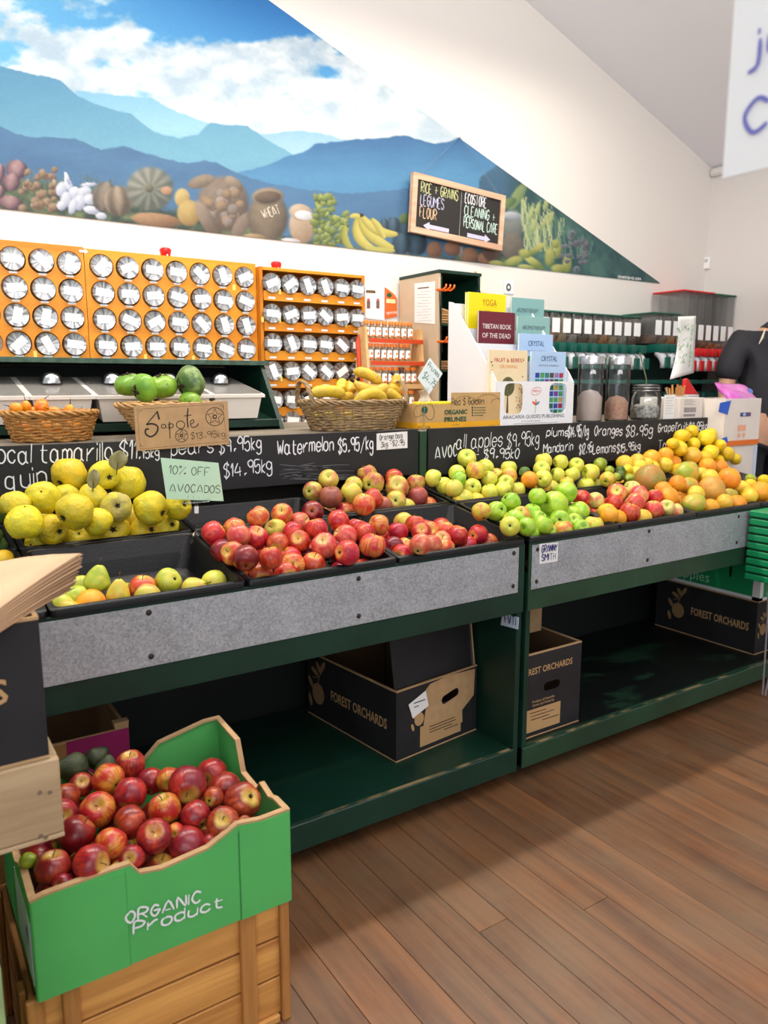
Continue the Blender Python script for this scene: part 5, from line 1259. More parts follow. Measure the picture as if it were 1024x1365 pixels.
def painted_haze(name, amt, col=(206, 204, 200)):  # clear plastic with pale diffuse mixed in to imitate bright reflections
    m = glassmat(name, (248, 248, 248), .3, .15, ior=1.16); t = m.node_tree; out = t.nodes['Material Output']; prev = out.inputs[0].links[0].from_socket
    df = add(t, 'ShaderNodeBsdfDiffuse'); df.inputs[0].default_value = (*srgb(col), 1); tl = add(t, 'ShaderNodeBsdfTranslucent'); tl.inputs[0].default_value = (*srgb(col), 1)
    m1 = add(t, 'ShaderNodeMixShader'); m1.inputs[0].default_value = .5; t.links.new(df.outputs[0], m1.inputs[1]); t.links.new(tl.outputs[0], m1.inputs[2])
    m2 = add(t, 'ShaderNodeMixShader'); m2.inputs[0].default_value = amt; t.links.new(prev, m2.inputs[1]); t.links.new(m1.outputs[0], m2.inputs[2]); t.links.new(m2.outputs[0], out.inputs[0]); return m
M_clear = glassmat('clear_plastic'); M_glass = glassmat('clear_glass', (248, 252, 252), .25)
a = ia(262, 668); b_ = ia(262, 690); c_ = P(262, 708, 1, ya)
MB().box(a.x-.035, a.x+.035, ya-.006, ya+.004, a.z-.004, a.z+.002, bev=.0015).build('clip', M_clear, e)
MB().cyl(a, c_, .0035, n=10).build('rod', M_clear, e)
MB().cyl(ia(262, 675), ia(262, 684), .0055, n=12).build('knob', mat('white_plastic', (236, 238, 240), .3), e)
for dx, dz in ((-.02, -.02), (.02, -.024), (0, -.03), (-.014, .0)): MB().cyl(c_, c_+Vector((dx, -.008, dz-.008)), .0028, n=8).build('clip_prong', M_clear, e)
# bananas
be = basket((1.378, 2.285, CZ), .148, .085, .188, .118, .092, M_wickd, 'large grey wicker basket of bananas with two loop handles', rows=10, stakes=34, handles=True, flat_ends=True)
M_ban = fmat('skin_banana', (222, 184, 44), (206, 170, 48), c3=(196, 168, 60), speck=(80, 58, 28), kamt=.6, kscale=18, rough=.5, blot=(84, 62, 32), bamt=.6, coat=.05, us=30)
M_bant = mat('banana_tip', (52, 42, 28), .8)
def banana(p0, p1, bow, r, label):
    """from stem end p0 to tip p1, bowed along vector bow"""
    p0, p1, bow = Vector(p0), Vector(p1), Vector(bow)
    n = 18; pts = []; rad = []
    for i in range(n+1):
        t = i/n; pts.append(p0.lerp(p1, t)+bow*4*t*(1-t))
        f = min(1, (t/.20)**.9) if t < .2 else (min(1, ((1-t)/.16)**.55) if t > .84 else 1)
        rad.append(r*(.26+.74*f) if t < .2 else r*max(.16, f))
    mb = MB(); mb.tube(pts, rad, 8)
    o = mb.build('banana', M_ban, None, smooth='all'); tag(o, label, 'banana', 'bananas in the grey wicker basket')
    d0 = (pts[0]-pts[1]).normalized(); MB().tube([pts[0]+d0*.001, pts[0]+d0*.016], [r*.27, r*.34], 6).build('stem', M_bant, o)
    MB().tube([pts[-1], pts[-1]+(pts[-1]-pts[-2]).normalized()*.004], [r*.17, r*.12], 6).build('tip', M_bant, o)
    return o
def zb(x, y, Y_): return P(400+x/6.4, 480+y/6.4, 1, Y_)
banana(zb(70, 290, 2.25), zb(385, 300, 2.25), (0, -.01, .012), .020, 'yellow banana lying at the left side of the basket')
banana(zb(455, 100, 2.33), zb(700, 200, 2.29), (0, 0, .012), .019, 'speckled banana on top of the bunch, stem up')
banana(zb(460, 185, 2.27), zb(755, 210, 2.27), (0, -.01, -.028), .021, 'ripe banana with brown streaks in the middle of the bunch')
banana(zb(455, 375, 2.22), zb(735, 360, 2.22), (0, -.01, .034), .019, 'clean yellow banana arched at the front of the basket')
banana(zb(700, 285, 2.26), zb(865, 370, 2.25), (0, 0, .014), .019, 'banana sloping down at the right front')
banana(zb(385, 175, 2.34), zb(370, 270, 2.30), (-.012, 0, 0), .019, 'short banana standing with black stem at the left of the bunch')
banana(zb(480, 180, 2.33), zb(440, 290, 2.30), (-.012, 0, 0), .021, 'greenish banana behind the streaked one')
banana(zb(800, 130, 2.33), zb(800, 235, 2.31), (.012, 0, 0), .020, 'stubby banana with black stem at the right of the bunch')
banana(zb(730, 250, 2.31), zb(860, 290, 2.30), (0, 0, .01), .018, 'banana tip showing at the right end')
banana(zb(350, 330, 2.28), zb(450, 320, 2.29), (0, 0, .005), .016, 'small banana below the middle of the bunch')
for i, (xa, xb, yy) in enumerate(((1.24, 1.40, 2.25), (1.36, 1.52, 2.30), (1.23, 1.38, 2.33), (1.38, 1.53, 2.24))):
    banana((xa, yy, 1.085), (xb, yy+.01, 1.085), (0, .015, 0), .018, 'banana at the bottom of the basket, '+['front left', 'back right', 'back left', 'front right'][i])
# prunes box
x0, x1, y0, y1 = 1.566, 1.945, 2.165, 2.30
e = empty('prunes_box', ((x0+x1)/2, (y0+y1)/2, CZ), 'cardboard display box of organic prunes with yellow stripe, Red & Golden card', 'box')
Mt = mat('tan_box', (196, 158, 104), .7, var=.05, scale=20)
Myel = mat('mustard_print', (226, 164, 26), .6)
MB().box(x0, x1, y0, y0+.004, CZ, CZ+.085).build('front_wall', Mt, e)
MB().box(x0, x1, y1-.004, y1, CZ, CZ+.085).build('back_wall', Mt, e)
MB().box(x0, x0+.004, y0+.0045, y1-.0045, CZ, CZ+.085).build('left_wall', Mt, e)
MB().box(x1-.004, x1, y0+.0045, y1-.0045, CZ, CZ+.085).build('right_wall', Mt, e)
MB().box(x0+.005, x1-.005, y0+.005, y1-.005, CZ, CZ+.003).build('base', Mt, e)
MB().box(x0+.148, x1, y0-.0022, y0-.0004, CZ+.004, CZ+.125).build('raised_card', Mt, e)
MB().box(x0-.0012, x1+.0012, y0-.0036, y0-.0024, CZ+.002, CZ+.022).build('yellow_stripe', Myel, e)
MB().box(x0-.0024, x0-.0012, y0-.0036, y1, CZ+.002, CZ+.022).build('yellow_stripe', Myel, e)
yp = y0-.0026; Mgp = mat('dark_green_print', (24, 84, 56), .6)
hand('Red $ Golden', P(602, 540, 1, yp), P(645, 538.5, 1, yp), .023, M_ink, e, w=.0022, nrm=(0, -1, 0), off=.0006)
printed('ORGANIC', P(592.5, 552.5, 1, yp), XW, ZW, .0165, Mgp, e, width=.104, bold=.03)
printed('PRUNES', P(592.5, 562.5, 1, yp), XW, ZW, .0175, Mgp, e, width=.100, bold=.03)
for i in range(4):
    a = P(632, 544+i*3.4, 1, yp); shape2d([rect(0, 0, .055-.012*(i == 3), .0022), rect(-.011, -.001, -.005, .005)], a, XW, ZW, Mgp, e, 'small_print')
printed('10 x 250g', P(603, 568.3-1.2, 1, yp), XW, ZW, .005, Mgp, e, width=.03)
# outline map and dot
mp = [(-.048, .004), (-.04, .022), (-.022, .03), (-.012, .042), (.0, .038), (.01, .046), (.014, .03), (.022, .028), (.026, .044), (.034, .022), (.044, .006), (.04, -.014), (.028, -.024), (.014, -.02), (.004, -.008), (-.012, -.004), (-.028, -.012), (-.042, -.01), (-.048, .004)]
o_ = P(566, 551, 1, y0-.0004)
shape2d(line2(mp, .0012), o_, XW, ZW, M_ink, e, 'outline_map'); shape2d([ell(0, .012, .013, .013)], o_, XW, ZW, Mgp, e, 'round_emblem', off=.0015)
# drawn arches on the raised card
L_ = []
for cx, r in ((.06, .05), (.17, .06), (.215, .03)):
    L_ += line2([(cx+r*math.cos(t), .085+r*.55*math.sin(t)) for t in [PI*i/10 for i in range(11)]], .0010)
shape2d([[(max(0, min(.229, x)), min(.122, y)) for x, y in q] for q in L_], (x0+.149, y0-.0024, CZ), XW, ZW, M_ink, e, 'drawn_arches')
Mypk = mat('yellow_packet', (240, 214, 30), .45)
for i in range(7):
    xx = x0+.012+i*.050
    o = MB().box(xx, xx+.044, y0+.012+.01*(i % 2), y0+.045+.01*(i % 2), CZ+.004, CZ+.094+(.01 if i == 4 else 0), bev=.004).build('prune_packet', Mypk); tag(o, 'yellow prune packet in the cardboard box, %s from left' % ORD[i], 'packet', 'yellow prune packets')
    MB().box(xx+.006, xx+.038, y0+.0105+.01*(i % 2), y0+.0118+.01*(i % 2), CZ+.045, CZ+.082).build('packet_label', M_white if i == 5 else mat('olive_label', (150, 140, 50), .5), o)
# canvas bag behind
mb = MB(); cpt = P(583, 520, 1, 2.26)
prof = [(.030, .0), (.034, .03), (.032, .06), (.024, .085), (.014, .10), (.020, .112), (.026, .118)]
mb.lathe(prof, (cpt.x, 2.335, CZ), n=24)
for v in mb.bm.verts:
    a = math.atan2(v.co.y-2.335, v.co.x-cpt.x); f = 1+.10*math.sin(7*a+v.co.z*40); v.co.x = cpt.x+(v.co.x-cpt.x)*f*1.0; v.co.y = 2.335+(v.co.y-2.335)*f
    v.co.z = CZ+(v.co.z-CZ)*1.1
o = mb.build('cloth_bag', mat('cream_canvas', (226, 208, 184), .85, bump=.3, bscale=200), None, smooth=True); tag(o, 'small cream drawstring cloth bag behind the prunes box', 'bag')
MB().tube([(cpt.x+.0165*math.cos(t), 2.335+.0165*math.sin(t), CZ+.11) for t in [2*PI*i/16 for i in range(16)]], .0018, 5, closed=True).build('drawstring', M_white, o)
# $4.75 sign
yq = 2.15
e = empty('price_sign', (P(563, 541, 1, yq).x, yq, CZ), 'tilted white card reading Prunes $4.75 on a clear clip by the prunes box', 'sign')
Cc = [P(*q, 1, yq) for q in ((572, 525.5), (590, 498), (573, 477), (556.5, 504))]
cd_ = paper('card', Cc, mat('pale_card', (232, 240, 240), .6), e)
Mgi = mat('green_marker', (30, 120, 90), .6)
ic = lambda px, py: P(px, py, 1, yq-.0012)
hand('Prunes', ic(569.5, 488), ic(584, 503), .017, Mgi, cd_, w=.002, nrm=(0, -1, 0), off=.0003)
hand('$4.75', ic(563, 503), ic(578.5, 517), .024, Mgi, cd_, w=.0024, nrm=(0, -1, 0), off=.0003)
pa = P(567, 519, 1, yq); MB().cyl(pa, (pa.x-.005, yq, CZ+.012), .0032, n=10).build('rod', M_clear, e)
MB().cyl((pa.x-.005, yq, CZ), (pa.x-.005, yq, CZ+.012), .024, .02, n=20).build('base', M_clear, e, smooth=True)
MB().box(pa.x-.012, pa.x+.012, yq-.004, yq+.006, pa.z-.004, pa.z+.006, bev=.001).build('clip', M_clear, e)

# ------------------------------------------------------------------ guide-book display stand
Mw = mat('white_display_card', (236, 236, 240), .6)
bx0, bx1 = 1.925, 2.335
e = empty('book_display', ((bx0+bx1)/2, 2.28, CZ), 'stepped white cardboard display stand for guide books beside the prunes box', 'stand')
side = [(2.165, 0), (2.165, .165), (2.19, .20), (2.43, .47), (2.455, .475), (2.455, 0)]
for xx in (bx0, bx1-.004): MB().poly([(xx, y, CZ+z) for y, z in side], th=(.004, 0, 0)).build('side_panel', Mw, e)
MB().box(bx0+.0045, bx1-.0045, 2.451, 2.455, CZ, CZ+.47).build('back_panel', Mw, e)
MB().box(bx0+.0045, bx1-.0045, 2.17, 2.45, CZ, CZ+.003).build('base', Mw, e)
for k, (yy, zt) in enumerate(((2.24, .24), (2.31, .31), (2.38, .37))): MB().box(bx0+.0045, bx1-.0045, yy, yy+.003, CZ+.004, CZ+zt).build('step_panel', Mw, e)
# front panel with two windows
def holed(bm, o, W, Hh, hole, th=.003):
    cx, cy, rx, ry = hole; K = 32; f = [[], [], [], []]
    for i in range(K):
        a = 2*PI*(i+.5)/K; c_, s_ = math.cos(a), math.sin(a); q = 4.5
        ix = cx+rx*abs(c_)**(2/q)*(1 if c_ > 0 else -1); iy = cy+ry*abs(s_)**(2/q)*(1 if s_ > 0 else -1)
        t = min(((W-cx) if c_ > 0 else cx)/abs(c_), ((Hh-cy) if s_ > 0 else cy)/abs(s_)); ox, oy = cx+t*c_, cy+t*s_
        f[0].append((ix, iy)); f[1].append((ox, oy))
    for cor in ((0, 0), (W, 0), (W, Hh), (0, Hh)):
        k = min(range(K), key=lambda i: (f[1][i][0]-cor[0])**2+(f[1][i][1]-cor[1])**2); f[1][k] = cor
    V = [[bm.verts.new((o[0]+x, o[1]+d, o[2]+y)) for x, y in ring] for d in (0, th) for ring in (f[0], f[1])]
    for i in range(K):
        j = (i+1) % K
        bm.faces.new((V[0][i], V[0][j], V[1][j], V[1][i])); bm.faces.new((V[2][j], V[2][i], V[3][i], V[3][j])); bm.faces.new((V[0][j], V[0][i], V[2][i], V[2][j]))
mb = MB(); FYp = 2.163
holed(mb.bm, (bx0, FYp, CZ), .205, .165, (.088, .10, .048, .058)); holed(mb.bm, (bx0+.205, FYp, CZ), .205, .165, (.118, .10, .048, .058))
fp = mb.build('front_panel', Mw, e)
printed('ARACARIA GUIDES PUBLISHING', (bx0+.035, FYp, CZ+.025), XW, ZW, .0145, M_ink, fp, width=.325, bold=-.004)
printed('www.aracaria guides', (bx0+.13, FYp, CZ+.013), XW, ZW, .004, M_ink, fp, width=.10)
shape2d([rect(.09, .005, .33, .0062)], (bx0, FYp, CZ), XW, ZW, M_ink, fp, 'rule')
for cx, cy, col in ((.203, .128, (214, 60, 40)),): shape2d(line2(ell(cx, cy, .026, .014, 24, .2)+[ell(cx, cy, .026, .014, 24, .2)[0]], .0016), (bx0, FYp, CZ), XW, ZW, mat('red_print', col, .6), fp, 'round_mark')
printed('FRESH', (bx0+.187, FYp, CZ+.124), XW, ZW, .009, mat('red_print', (214, 60, 40), .6), fp, width=.034)
for a, col in ((1.57, (230, 130, 40)), (2.5, (220, 90, 40)), (.6, (40, 120, 190))):
    shape2d([[(.203+.012*math.cos(a)+.012*math.cos(t)*math.cos(a)-.004*math.sin(t)*math.sin(a), .075+.012*math.sin(a)+.012*math.cos(t)*math.sin(a)+.004*math.sin(t)*math.cos(a)) for t in [2*PI*i/10 for i in range(10)]]], (bx0, FYp, CZ), XW, ZW, mat('print_%d' % int(a*10), col, .6), fp, 'leaf_mark')
shape2d(line2([(.203, .075), (.200, .045)], .002), (bx0, FYp, CZ), XW, ZW, mat('print_green', (60, 150, 70), .6), fp, 'leaf_mark')
M_page = mat('book_pages', (240, 236, 226), .8)
def book(quad_tl, w, h, y, th, col, label, texts, n=1, extra=None):
    """books standing in a pocket; quad_tl pixel of the top-left corner on plane y"""
    tl = P(*quad_tl, 1, y)
    for k in range(n):
        yy = y+k*(th+.001)
        x_ = tl.x-k*.004; e_ = empty('guide_book', (x_+w/2, yy, tl.z-h), label if k == 0 else label+', %s copy behind' % ORD[k], 'book', 'guide books in the white display' if n > 1 else None)
        cv = MB().box(x_, x_+w, yy, yy+.0012, tl.z-h, tl.z, bev=.0004).build('cover', mat('cover_%d_%d_%d' % col, col, .4), e_)
        MB().box(x_+.001, x_+w-.001, yy+.0014, yy+th-.0012, tl.z-h+.001, tl.z-.001).build('pages', M_page, e_)
        MB().box(x_, x_+w, yy+th-.001, yy+th, tl.z-h, tl.z).build('back_cover', mat('cover_%d_%d_%d' % col, col, .4), e_)
        if k == 0:
            for (tx, fx, fz, hh, ww, tc) in texts: printed(tx, (x_+w*fx, yy, tl.z-h*fz), XW, ZW, hh, mat('ink_%d_%d_%d' % tc, tc, .5), cv, width=ww)
            if extra: extra(cv, x_, yy, tl.z)
bwid = .195
Mc = {}
def pocol(c): return mat('gem_%d_%d_%d' % c, c, .35, var=.35, scale=160)
def gems(cv, x, y, z, top=.125, rows=7):
    rr = random.Random(4); cols = [(110, 50, 140), (40, 130, 120), (170, 40, 60), (50, 60, 150), (80, 150, 90), (180, 150, 70), (90, 70, 50), (150, 120, 180), (30, 90, 60)]
    by = {}
    for r_ in range(rows):
        for c_ in range(6):
            by.setdefault(rr.choice(cols), []).append(rect(.022+c_*.0262, -(top+r_*.024)-.019, .022+c_*.0262+.0225, -(top+r_*.024)))
    for col, pl in by.items(): shape2d(pl, (x, y, z), XW, ZW, pocol(col), cv, 'gem_photos')
def dots(cv, x, y, z):
    rr = random.Random(9); cols = [(200, 70, 50), (90, 130, 50), (220, 150, 60), (120, 40, 60)]
    by = {}
    for _ in range(110):
        a = rr.uniform(.012, .183); b = rr.uniform(-.27, -.025)
        if abs(a-.0975) < .045 and b < -.10: continue
        if -.10 < b < -.03 and .03 < a < .165: continue
        by.setdefault(rr.choice(cols), []).append(ell(a, b, .0035, .0026, 6, rr.uniform(0, 3)))
    for col, pl in by.items(): shape2d(pl, (x, y, z), XW, ZW, mat('berry_%d_%d_%d' % col, col, .5), cv, 'printed_fruits')
    shape2d([ell(.0975, -.135, .034, .036, 24)], (x, y, z), XW, ZW, mat('tree_crown_print', (96, 96, 60), .6, var=.5, scale=200), cv, 'printed_tree')
    shape2d([[(.095, -.17), (.092, -.235), (.103, -.235), (.100, -.17)]], (x, y, z), XW, ZW, mat('trunk_print', (90, 66, 44), .6), cv, 'printed_tree')
# inner positions: back row to front row
book((625, 389), .197, .30, 2.41, .008, (238, 222, 20), 'bright yellow YOGA guide book at the top left of the display', [('YOGA', .36, .16, .026, .075, (190, 90, 30)), ('GUIDE', .44, .24, .007, .024, (190, 120, 60))], n=2)
book((682.5, 396), .185, .25, 2.41, .008, (132, 178, 176), 'teal AROMATHERAPY guide book at the top right of the display', [('AROMATHERAPY', .15, .235, .019, .125, (70, 84, 100)), ('GUIDE', .38, .34, .011, .04, (90, 110, 110))])
book((638.5, 414), .190, .22, 2.34, .008, (112, 34, 48), 'maroon TIBETAN BOOK OF THE DEAD guide in the second step', [('TIBETAN BOOK', .10, .30, .019, .150, (245, 240, 235)), ('OF THE DEAD', .10, .46, .019, .148, (245, 240, 235)), ('GUIDE', .40, .70, .010, .036, (245, 240, 235))])
book((690.5, 421), .182, .22, 2.345, .008, (140, 184, 178), 'teal AROMATHERAPY guide book in the second step', [('AROMATHERAPY', .14, .24, .018, .13, (70, 84, 100)), ('GUIDE', .38, .35, .011, .04, (90, 110, 110))])
book((692.5, 444), .186, .24, 2.275, .008, (176, 206, 240), 'pale blue CRYSTAL guide book in the third step', [('CRYSTAL', .26, .20, .021, .088, (40, 70, 130)), ('GEMSTONE & MINERALS', .2, .30, .007, .11, (130, 110, 150))], extra=lambda cv, x, y, z: gems(cv, x, y, z, .088, 4))
book((652, 466), .196, .285, 2.195, .009, (240, 218, 178), 'cream FRUIT & BERRY GROWING guide book in the front pocket', [('FRUIT & BERRY', .14, .155, .015, .14, (190, 70, 50)), ('GROWING', .28, .235, .013, .088, (226, 160, 90))], extra=dots)
book((709, 468), .188, .285, 2.195, .009, (178, 208, 240), 'pale blue CRYSTAL guide book in the front pocket', [('CRYSTAL', .27, .13, .021, .088, (40, 70, 130)), ('GEMSTONE & MINERALS', .2, .20, .007, .11, (130, 110, 150))], extra=lambda cv, x, y, z: gems(cv, x, y, z, .082, 8))
# ------------------------------------------------------------------ glass jars
def canister(px, h, r, fill, mfill, label, grain=False):
    c = P(px, 561, 1, 2.19); e = empty('glass_canister', (c.x, 2.19, CZ), label, 'jar')
    mb = MB(); mb.lathe([(r*.9, 0), (r, .006), (r, h-.02), (r*.93, h-.012)], (c.x, 2.19, CZ), n=32, cap=False)
    mb.lathe([(.001, .001), (r*.9, .001), (r*.9, .006), (.001, .006)], (c.x, 2.19, CZ), n=32, cap=False); mb.build('glass', M_glass, e, smooth=True)
    mb = MB(); k = [(r*.93, .008), (r*.945, fill*h*.9), (r*.6, fill*h*1.0+.012), (.002, fill*h+.02)]; mb.lathe(k, (c.x, 2.19, CZ), n=32); mb.build('contents', mfill, e, smooth=True)
    mb = MB(); mb.lathe([(r*.96, h-.022), (r*1.02, h-.020), (r*1.02, h+.008), (r*.98, h+.012), (.002, h+.012)], (c.x, 2.19, CZ), n=32); mb.build('steel_lid', M_steel, e, smooth=True)
    return e
canister(785, .255, .052, .44, mat('pale_pink_salt', (226, 204, 196), .8, bump=.2, bscale=400), 'tall glass canister of fine pale pink salt with steel lid')
canister(821, .255, .050, .34, mat('coarse_pink_salt', (216, 150, 120), .7, col2=(238, 200, 180), scale=180, bump=.6, bscale=200), 'tall glass canister of coarse pink salt with steel lid')
c = P(859, 559, 1, 2.2); e = empty('clip_top_jar', (c.x, 2.2, CZ), 'round clip top glass jar with a white card hanging on it', 'jar')
mb = MB(); mb.lathe([(.056, 0), (.066, .01), (.068, .09), (.058, .118), (.052, .125)], (c.x, 2.2, CZ), n=32, cap=False); mb.build('glass', M_glass, e, smooth=True)
mb = MB(); mb.lathe([(.052, .004), (.061, .012), (.062, .05), (.04, .066), (.002, .07)], (c.x, 2.2, CZ), n=24); lumpy(mb.bm, 0, 1, 1)
mb.build('grey_contents', mat('grey_tea', (120, 112, 104), .8, col2=(200, 192, 184), scale=90, bump=1, bscale=90), e, smooth=True)
mb = MB(); mb.lathe([(.054, .124), (.057, .128), (.057, .146), (.050, .152), (.002, .154)], (c.x, 2.2, CZ), n=32); mb.build('glass_lid', M_glass, e, smooth=True)
for zz in (.127, .138): MB().tube([(c.x+.0585*math.cos(t), 2.2+.0585*math.sin(t), CZ+zz) for t in [2*PI*i/28 for i in range(28)]], .0016, 5, closed=True).build('wire_clip', M_steel, e, smooth=True)
MB().tube([(c.x+.05, 2.14, CZ+.138), (c.x+.064, 2.135, CZ+.11), (c.x+.06, 2.13, CZ+.085)], .0016, 5).build('wire_clip', M_steel, e)
MB().box(c.x+.022, c.x+.096, 2.118, 2.1195, CZ+.004, CZ+.108).build('hanging_card', M_white, e)
for k in range(7): MB().box(c.x+.03, c.x+.088-(k % 3)*.008, 2.1172, 2.1178, CZ+.094-k*.011, CZ+.0955-k*.011).build('printed_line', mat('grey_print', (170, 168, 170), .7), e)
c = P(901, 558, 1, 2.19); e = empty('tin', (c.x, 2.19, CZ), 'silver tin with printed label holding wooden sticks', 'tin')
mb = MB(); mb.lathe([(.043, 0), (.045, .003), (.045, .10), (.0465, .102), (.043, .102), (.043, .006), (.002, .006)], (c.x, 2.19, CZ), n=32); mb.build('can', M_steel, e, smooth=True)
mb = MB(); mb.poly([(c.x+.0458*math.cos(t), 2.19+.0458*math.sin(t), CZ+.03) for t in [PI*1.05+PI*.9*i/14 for i in range(15)]]+[(c.x+.0458*math.cos(t), 2.19+.0458*math.sin(t), CZ+.092) for t in reversed([PI*1.05+PI*.9*i/14 for i in range(15)])]) if False else None
lab = bmesh.new(); ts = [PI*1.05+PI*.9*i/14 for i in range(15)]; lo = [lab.verts.new((c.x+.0459*math.cos(t), 2.19+.0459*math.sin(t), CZ+.03)) for t in ts]; hi = [lab.verts.new((c.x+.0459*math.cos(t), 2.19+.0459*math.sin(t), CZ+.092)) for t in ts]
for i in range(14): lab.faces.new((lo[i], lo[i+1], hi[i+1], hi[i]))
me = bpy.data.meshes.new('l'); lab.to_mesh(me); lab.free(); link('label', me, M_white, e)
printed('CINNAMON', (c.x-.026, 2.19-.0462, CZ+.076), XW, ZW, .006, mat('grey_print', (170, 168, 170), .7), e, width=.05) if False else None
Mst = wood('wood_stick', (206, 150, 84), (170, 112, 58), axis=2, ring=40)
rs = random.Random(8)
for i in range(16):
    a = rs.uniform(0, 6.28); r_ = rs.uniform(.004, .032); bx, by_ = c.x+r_*math.cos(a), 2.19+r_*math.sin(a)
    tx = bx+(bx-c.x)*.75; ty = by_+(by_-2.19)*.6; zt = CZ+.145+rs.uniform(-.012, .008)
    o = MB().cyl((bx, by_, CZ+.012), (tx, ty, zt), .0042, n=8).build('wooden_stick', Mst); tag(o, 'light brown wooden stick in the silver tin, %s one put in' % ORD[i], 'stick', 'wooden sticks in the tin')
for i, (dx, dz) in enumerate(((.052, .135), (.058, .14), (.064, .137))):
    pass
# small cartons, red packet
Mgr = mat('grey_card', (200, 200, 206), .7)
c0 = P(916, 561, 1, 2.2); c1 = P(930, 561, 1, 2.2)
o = MB().box(c0.x, c1.x, 2.20, 2.32, CZ, CZ+.105, bev=.002).build('small_carton', Mgr); tag(o, 'small plain grey carton right of the tin of sticks', 'box')
mb = MB(); mb.poly([(c0.x+.01, 2.23, CZ+.10), (c0.x+.13, 2.23, CZ+.10), (c0.x+.10, 2.23, CZ+.115), (c0.x+.03, 2.23, CZ+.175), (c0.x+.015, 2.23, CZ+.17)], th=(0, .02, 0)); 
o = mb.build('red_packet', mat('red_packet', (206, 44, 40), .35), None, bev=.004); tag(o, 'red foil packet leaning on the small grey carton', 'packet')
for v in o.data.vertices: v.co.y += .0
o.location.z = CZ+.1055+.0005
# cartons at right end (stand on the low counter beyond the display)
MB_r = MB()
e = empty('side_counter', (3.38, 2.2, 0), 'low green side counter at the right under the white cartons', 'counter')
MB().box(3.165, 3.60, 2.0, 2.34, .70, .72, bev=.002).build('counter_top', M_green, e); MB().box(3.17, 3.59, 2.02, 2.035, 0, .699).build('front_board', M_dark, e)
Mwc = mat('white_printed_carton', (226, 216, 208), .65, var=.03, scale=10); Mor = mat('orange_band', (226, 110, 24), .55)
o = MB().box(3.17, 3.42, 2.02, 2.30, .7205, .918, bev=.003).build('carton', Mwc); tag(o, 'plain white carton under the orange banded carton at the right', 'box')
MB().box(3.395, 3.4212, 2.0185, 2.0195, .725, .914).build('blue_print', mat('bluish_card', (196, 206, 226), .6), o)
x0, x1, y0, y1, z0, z1 = 3.13, 3.41, 2.01, 2.25, .919, 1.130
e = empty('open_carton', ((x0+x1)/2, (y0+y1)/2, z0), 'open white carton with orange band and blue tape at the right', 'box')
for nm_, bxx in (('front_wall', (x0, x1, y0, y0+.005)), ('back_wall', (x0, x1, y1-.005, y1)), ('left_wall', (x0, x0+.005, y0+.0055, y1-.0055)), ('right_wall', (x1-.005, x1, y0+.0055, y1-.0055))):
    MB().box(*bxx, z0, z1, bev=.001).build(nm_, Mwc, e)
MB().box(x0+.006, x1-.006, y0+.006, y1-.006, z0, z0+.003).build('base', Mwc, e)
MB().box(x0-.001, x1+.001, y0-.0012, y0-.0002, z0+.001, z0+.024).build('orange_band', Mor, e); MB().box(x0-.0022, x0-.0011, y0-.001, y1, z0+.001, z0+.024).build('orange_band', Mor, e)
Mbt = mat('blue_tape', (24, 88, 200), .45)
yt = y0-.0014
for q in (((960, 537), (975, 534), (970, 553), (958, 549)), ((959, 586), (969, 582), (971, 590), (962, 590))): paper('blue_tape', [P(*c_, 1, yt) for c_ in q], Mbt, e, th=.0004)
a = P(987, 553, 1, yt); shape2d([rect(0, -.008, .082, .010)], a, XW, ZW, mat('purple_print', (96, 70, 120), .5), e, 'logo_block'); shape2d([ell(.03, .001, .012, .008)], a, XW, ZW, mat('pale_blue_print', (150, 200, 240), .5), e, 'logo_dot', off=.0016)
Mop = mat('orange_print', (236, 170, 140), .6)
a = P(984, 571, 1, yt); shape2d([rect(0, -.012, .060, .014), ell(.012, -.032, .011, .011), ell(.048, -.032, .011, .011), rect(-.02, -.056, .09, -.052)], a, XW, ZW, Mop, e, 'small_print')
# second carton, behind left (barcode)
x0, x1, y0, y1, z0, z1 = 2.955, 3.12, 2.115, 2.33, CZ, 1.135
e = empty('carton', ((x0+x1)/2, (y0+y1)/2, z0), 'white carton with barcode left of the blue taped carton', 'box')
MB().box(x0, x1, y0, y1, z0, z1, bev=.002).build('body', Mwc, e)
shape2d([rect(.03+i*.006, .030, .033+i*.006, .052) for i in range(15)]+[rect(.03+i*.006, .012, .0335+i*.006, .022) for i in range(14)], (x0, y0, z0), XW, ZW, mat('barcode_print', (120, 112, 120), .7), e, 'barcode')
shape2d([rect(.03, .062+i*.007, .11-(i % 2)*.02, .0645+i*.007) for i in range(4)], (x0, y0, z0), XW, ZW, mat('grey_print', (170, 168, 170), .7), e, 'small_print')
# pink pouch on top
bm = bmesh.new(); g = []; ox = 3.20
for i in range(13):
    row = []
    for j in range(13):
        u_, v_ = i/12, j/12; w_ = (math.sin(PI*u_)*math.sin(PI*v_))**.5
        row.append((ox+.25*u_+.04*v_, 2.03+.12*v_, 1.105+.10*v_*(1-.2*u_)+.0+.02*math.sin(3*u_+v_*5)*w_, w_))
    g.append(row)
for sgn in (1, -1):
    V = [[bm.verts.new((p[0], p[1]-sgn*.022*p[3], p[2]+sgn*.018*p[3])) for p in row] for row in g]
    for A, B in zip(V, V[1:]):
        for j in range(12): bm.faces.new((A[j], A[j+1], B[j+1], B[j]))
bmesh.ops.remove_doubles(bm, verts=bm.verts[:], dist=.0005); bmesh.ops.recalc_face_normals(bm, faces=bm.faces[:])
me = bpy.data.meshes.new('p'); bm.to_mesh(me); bm.free()
for p in me.polygons: p.use_smooth = True
o = link('pink_pouch', me, mat('pink_pouch', (226, 150, 214), .3, coat=.3, col2=(196, 90, 180), scale=9)); tag(o, 'shiny pink and purple snack pouch lying in the open carton', 'packet')
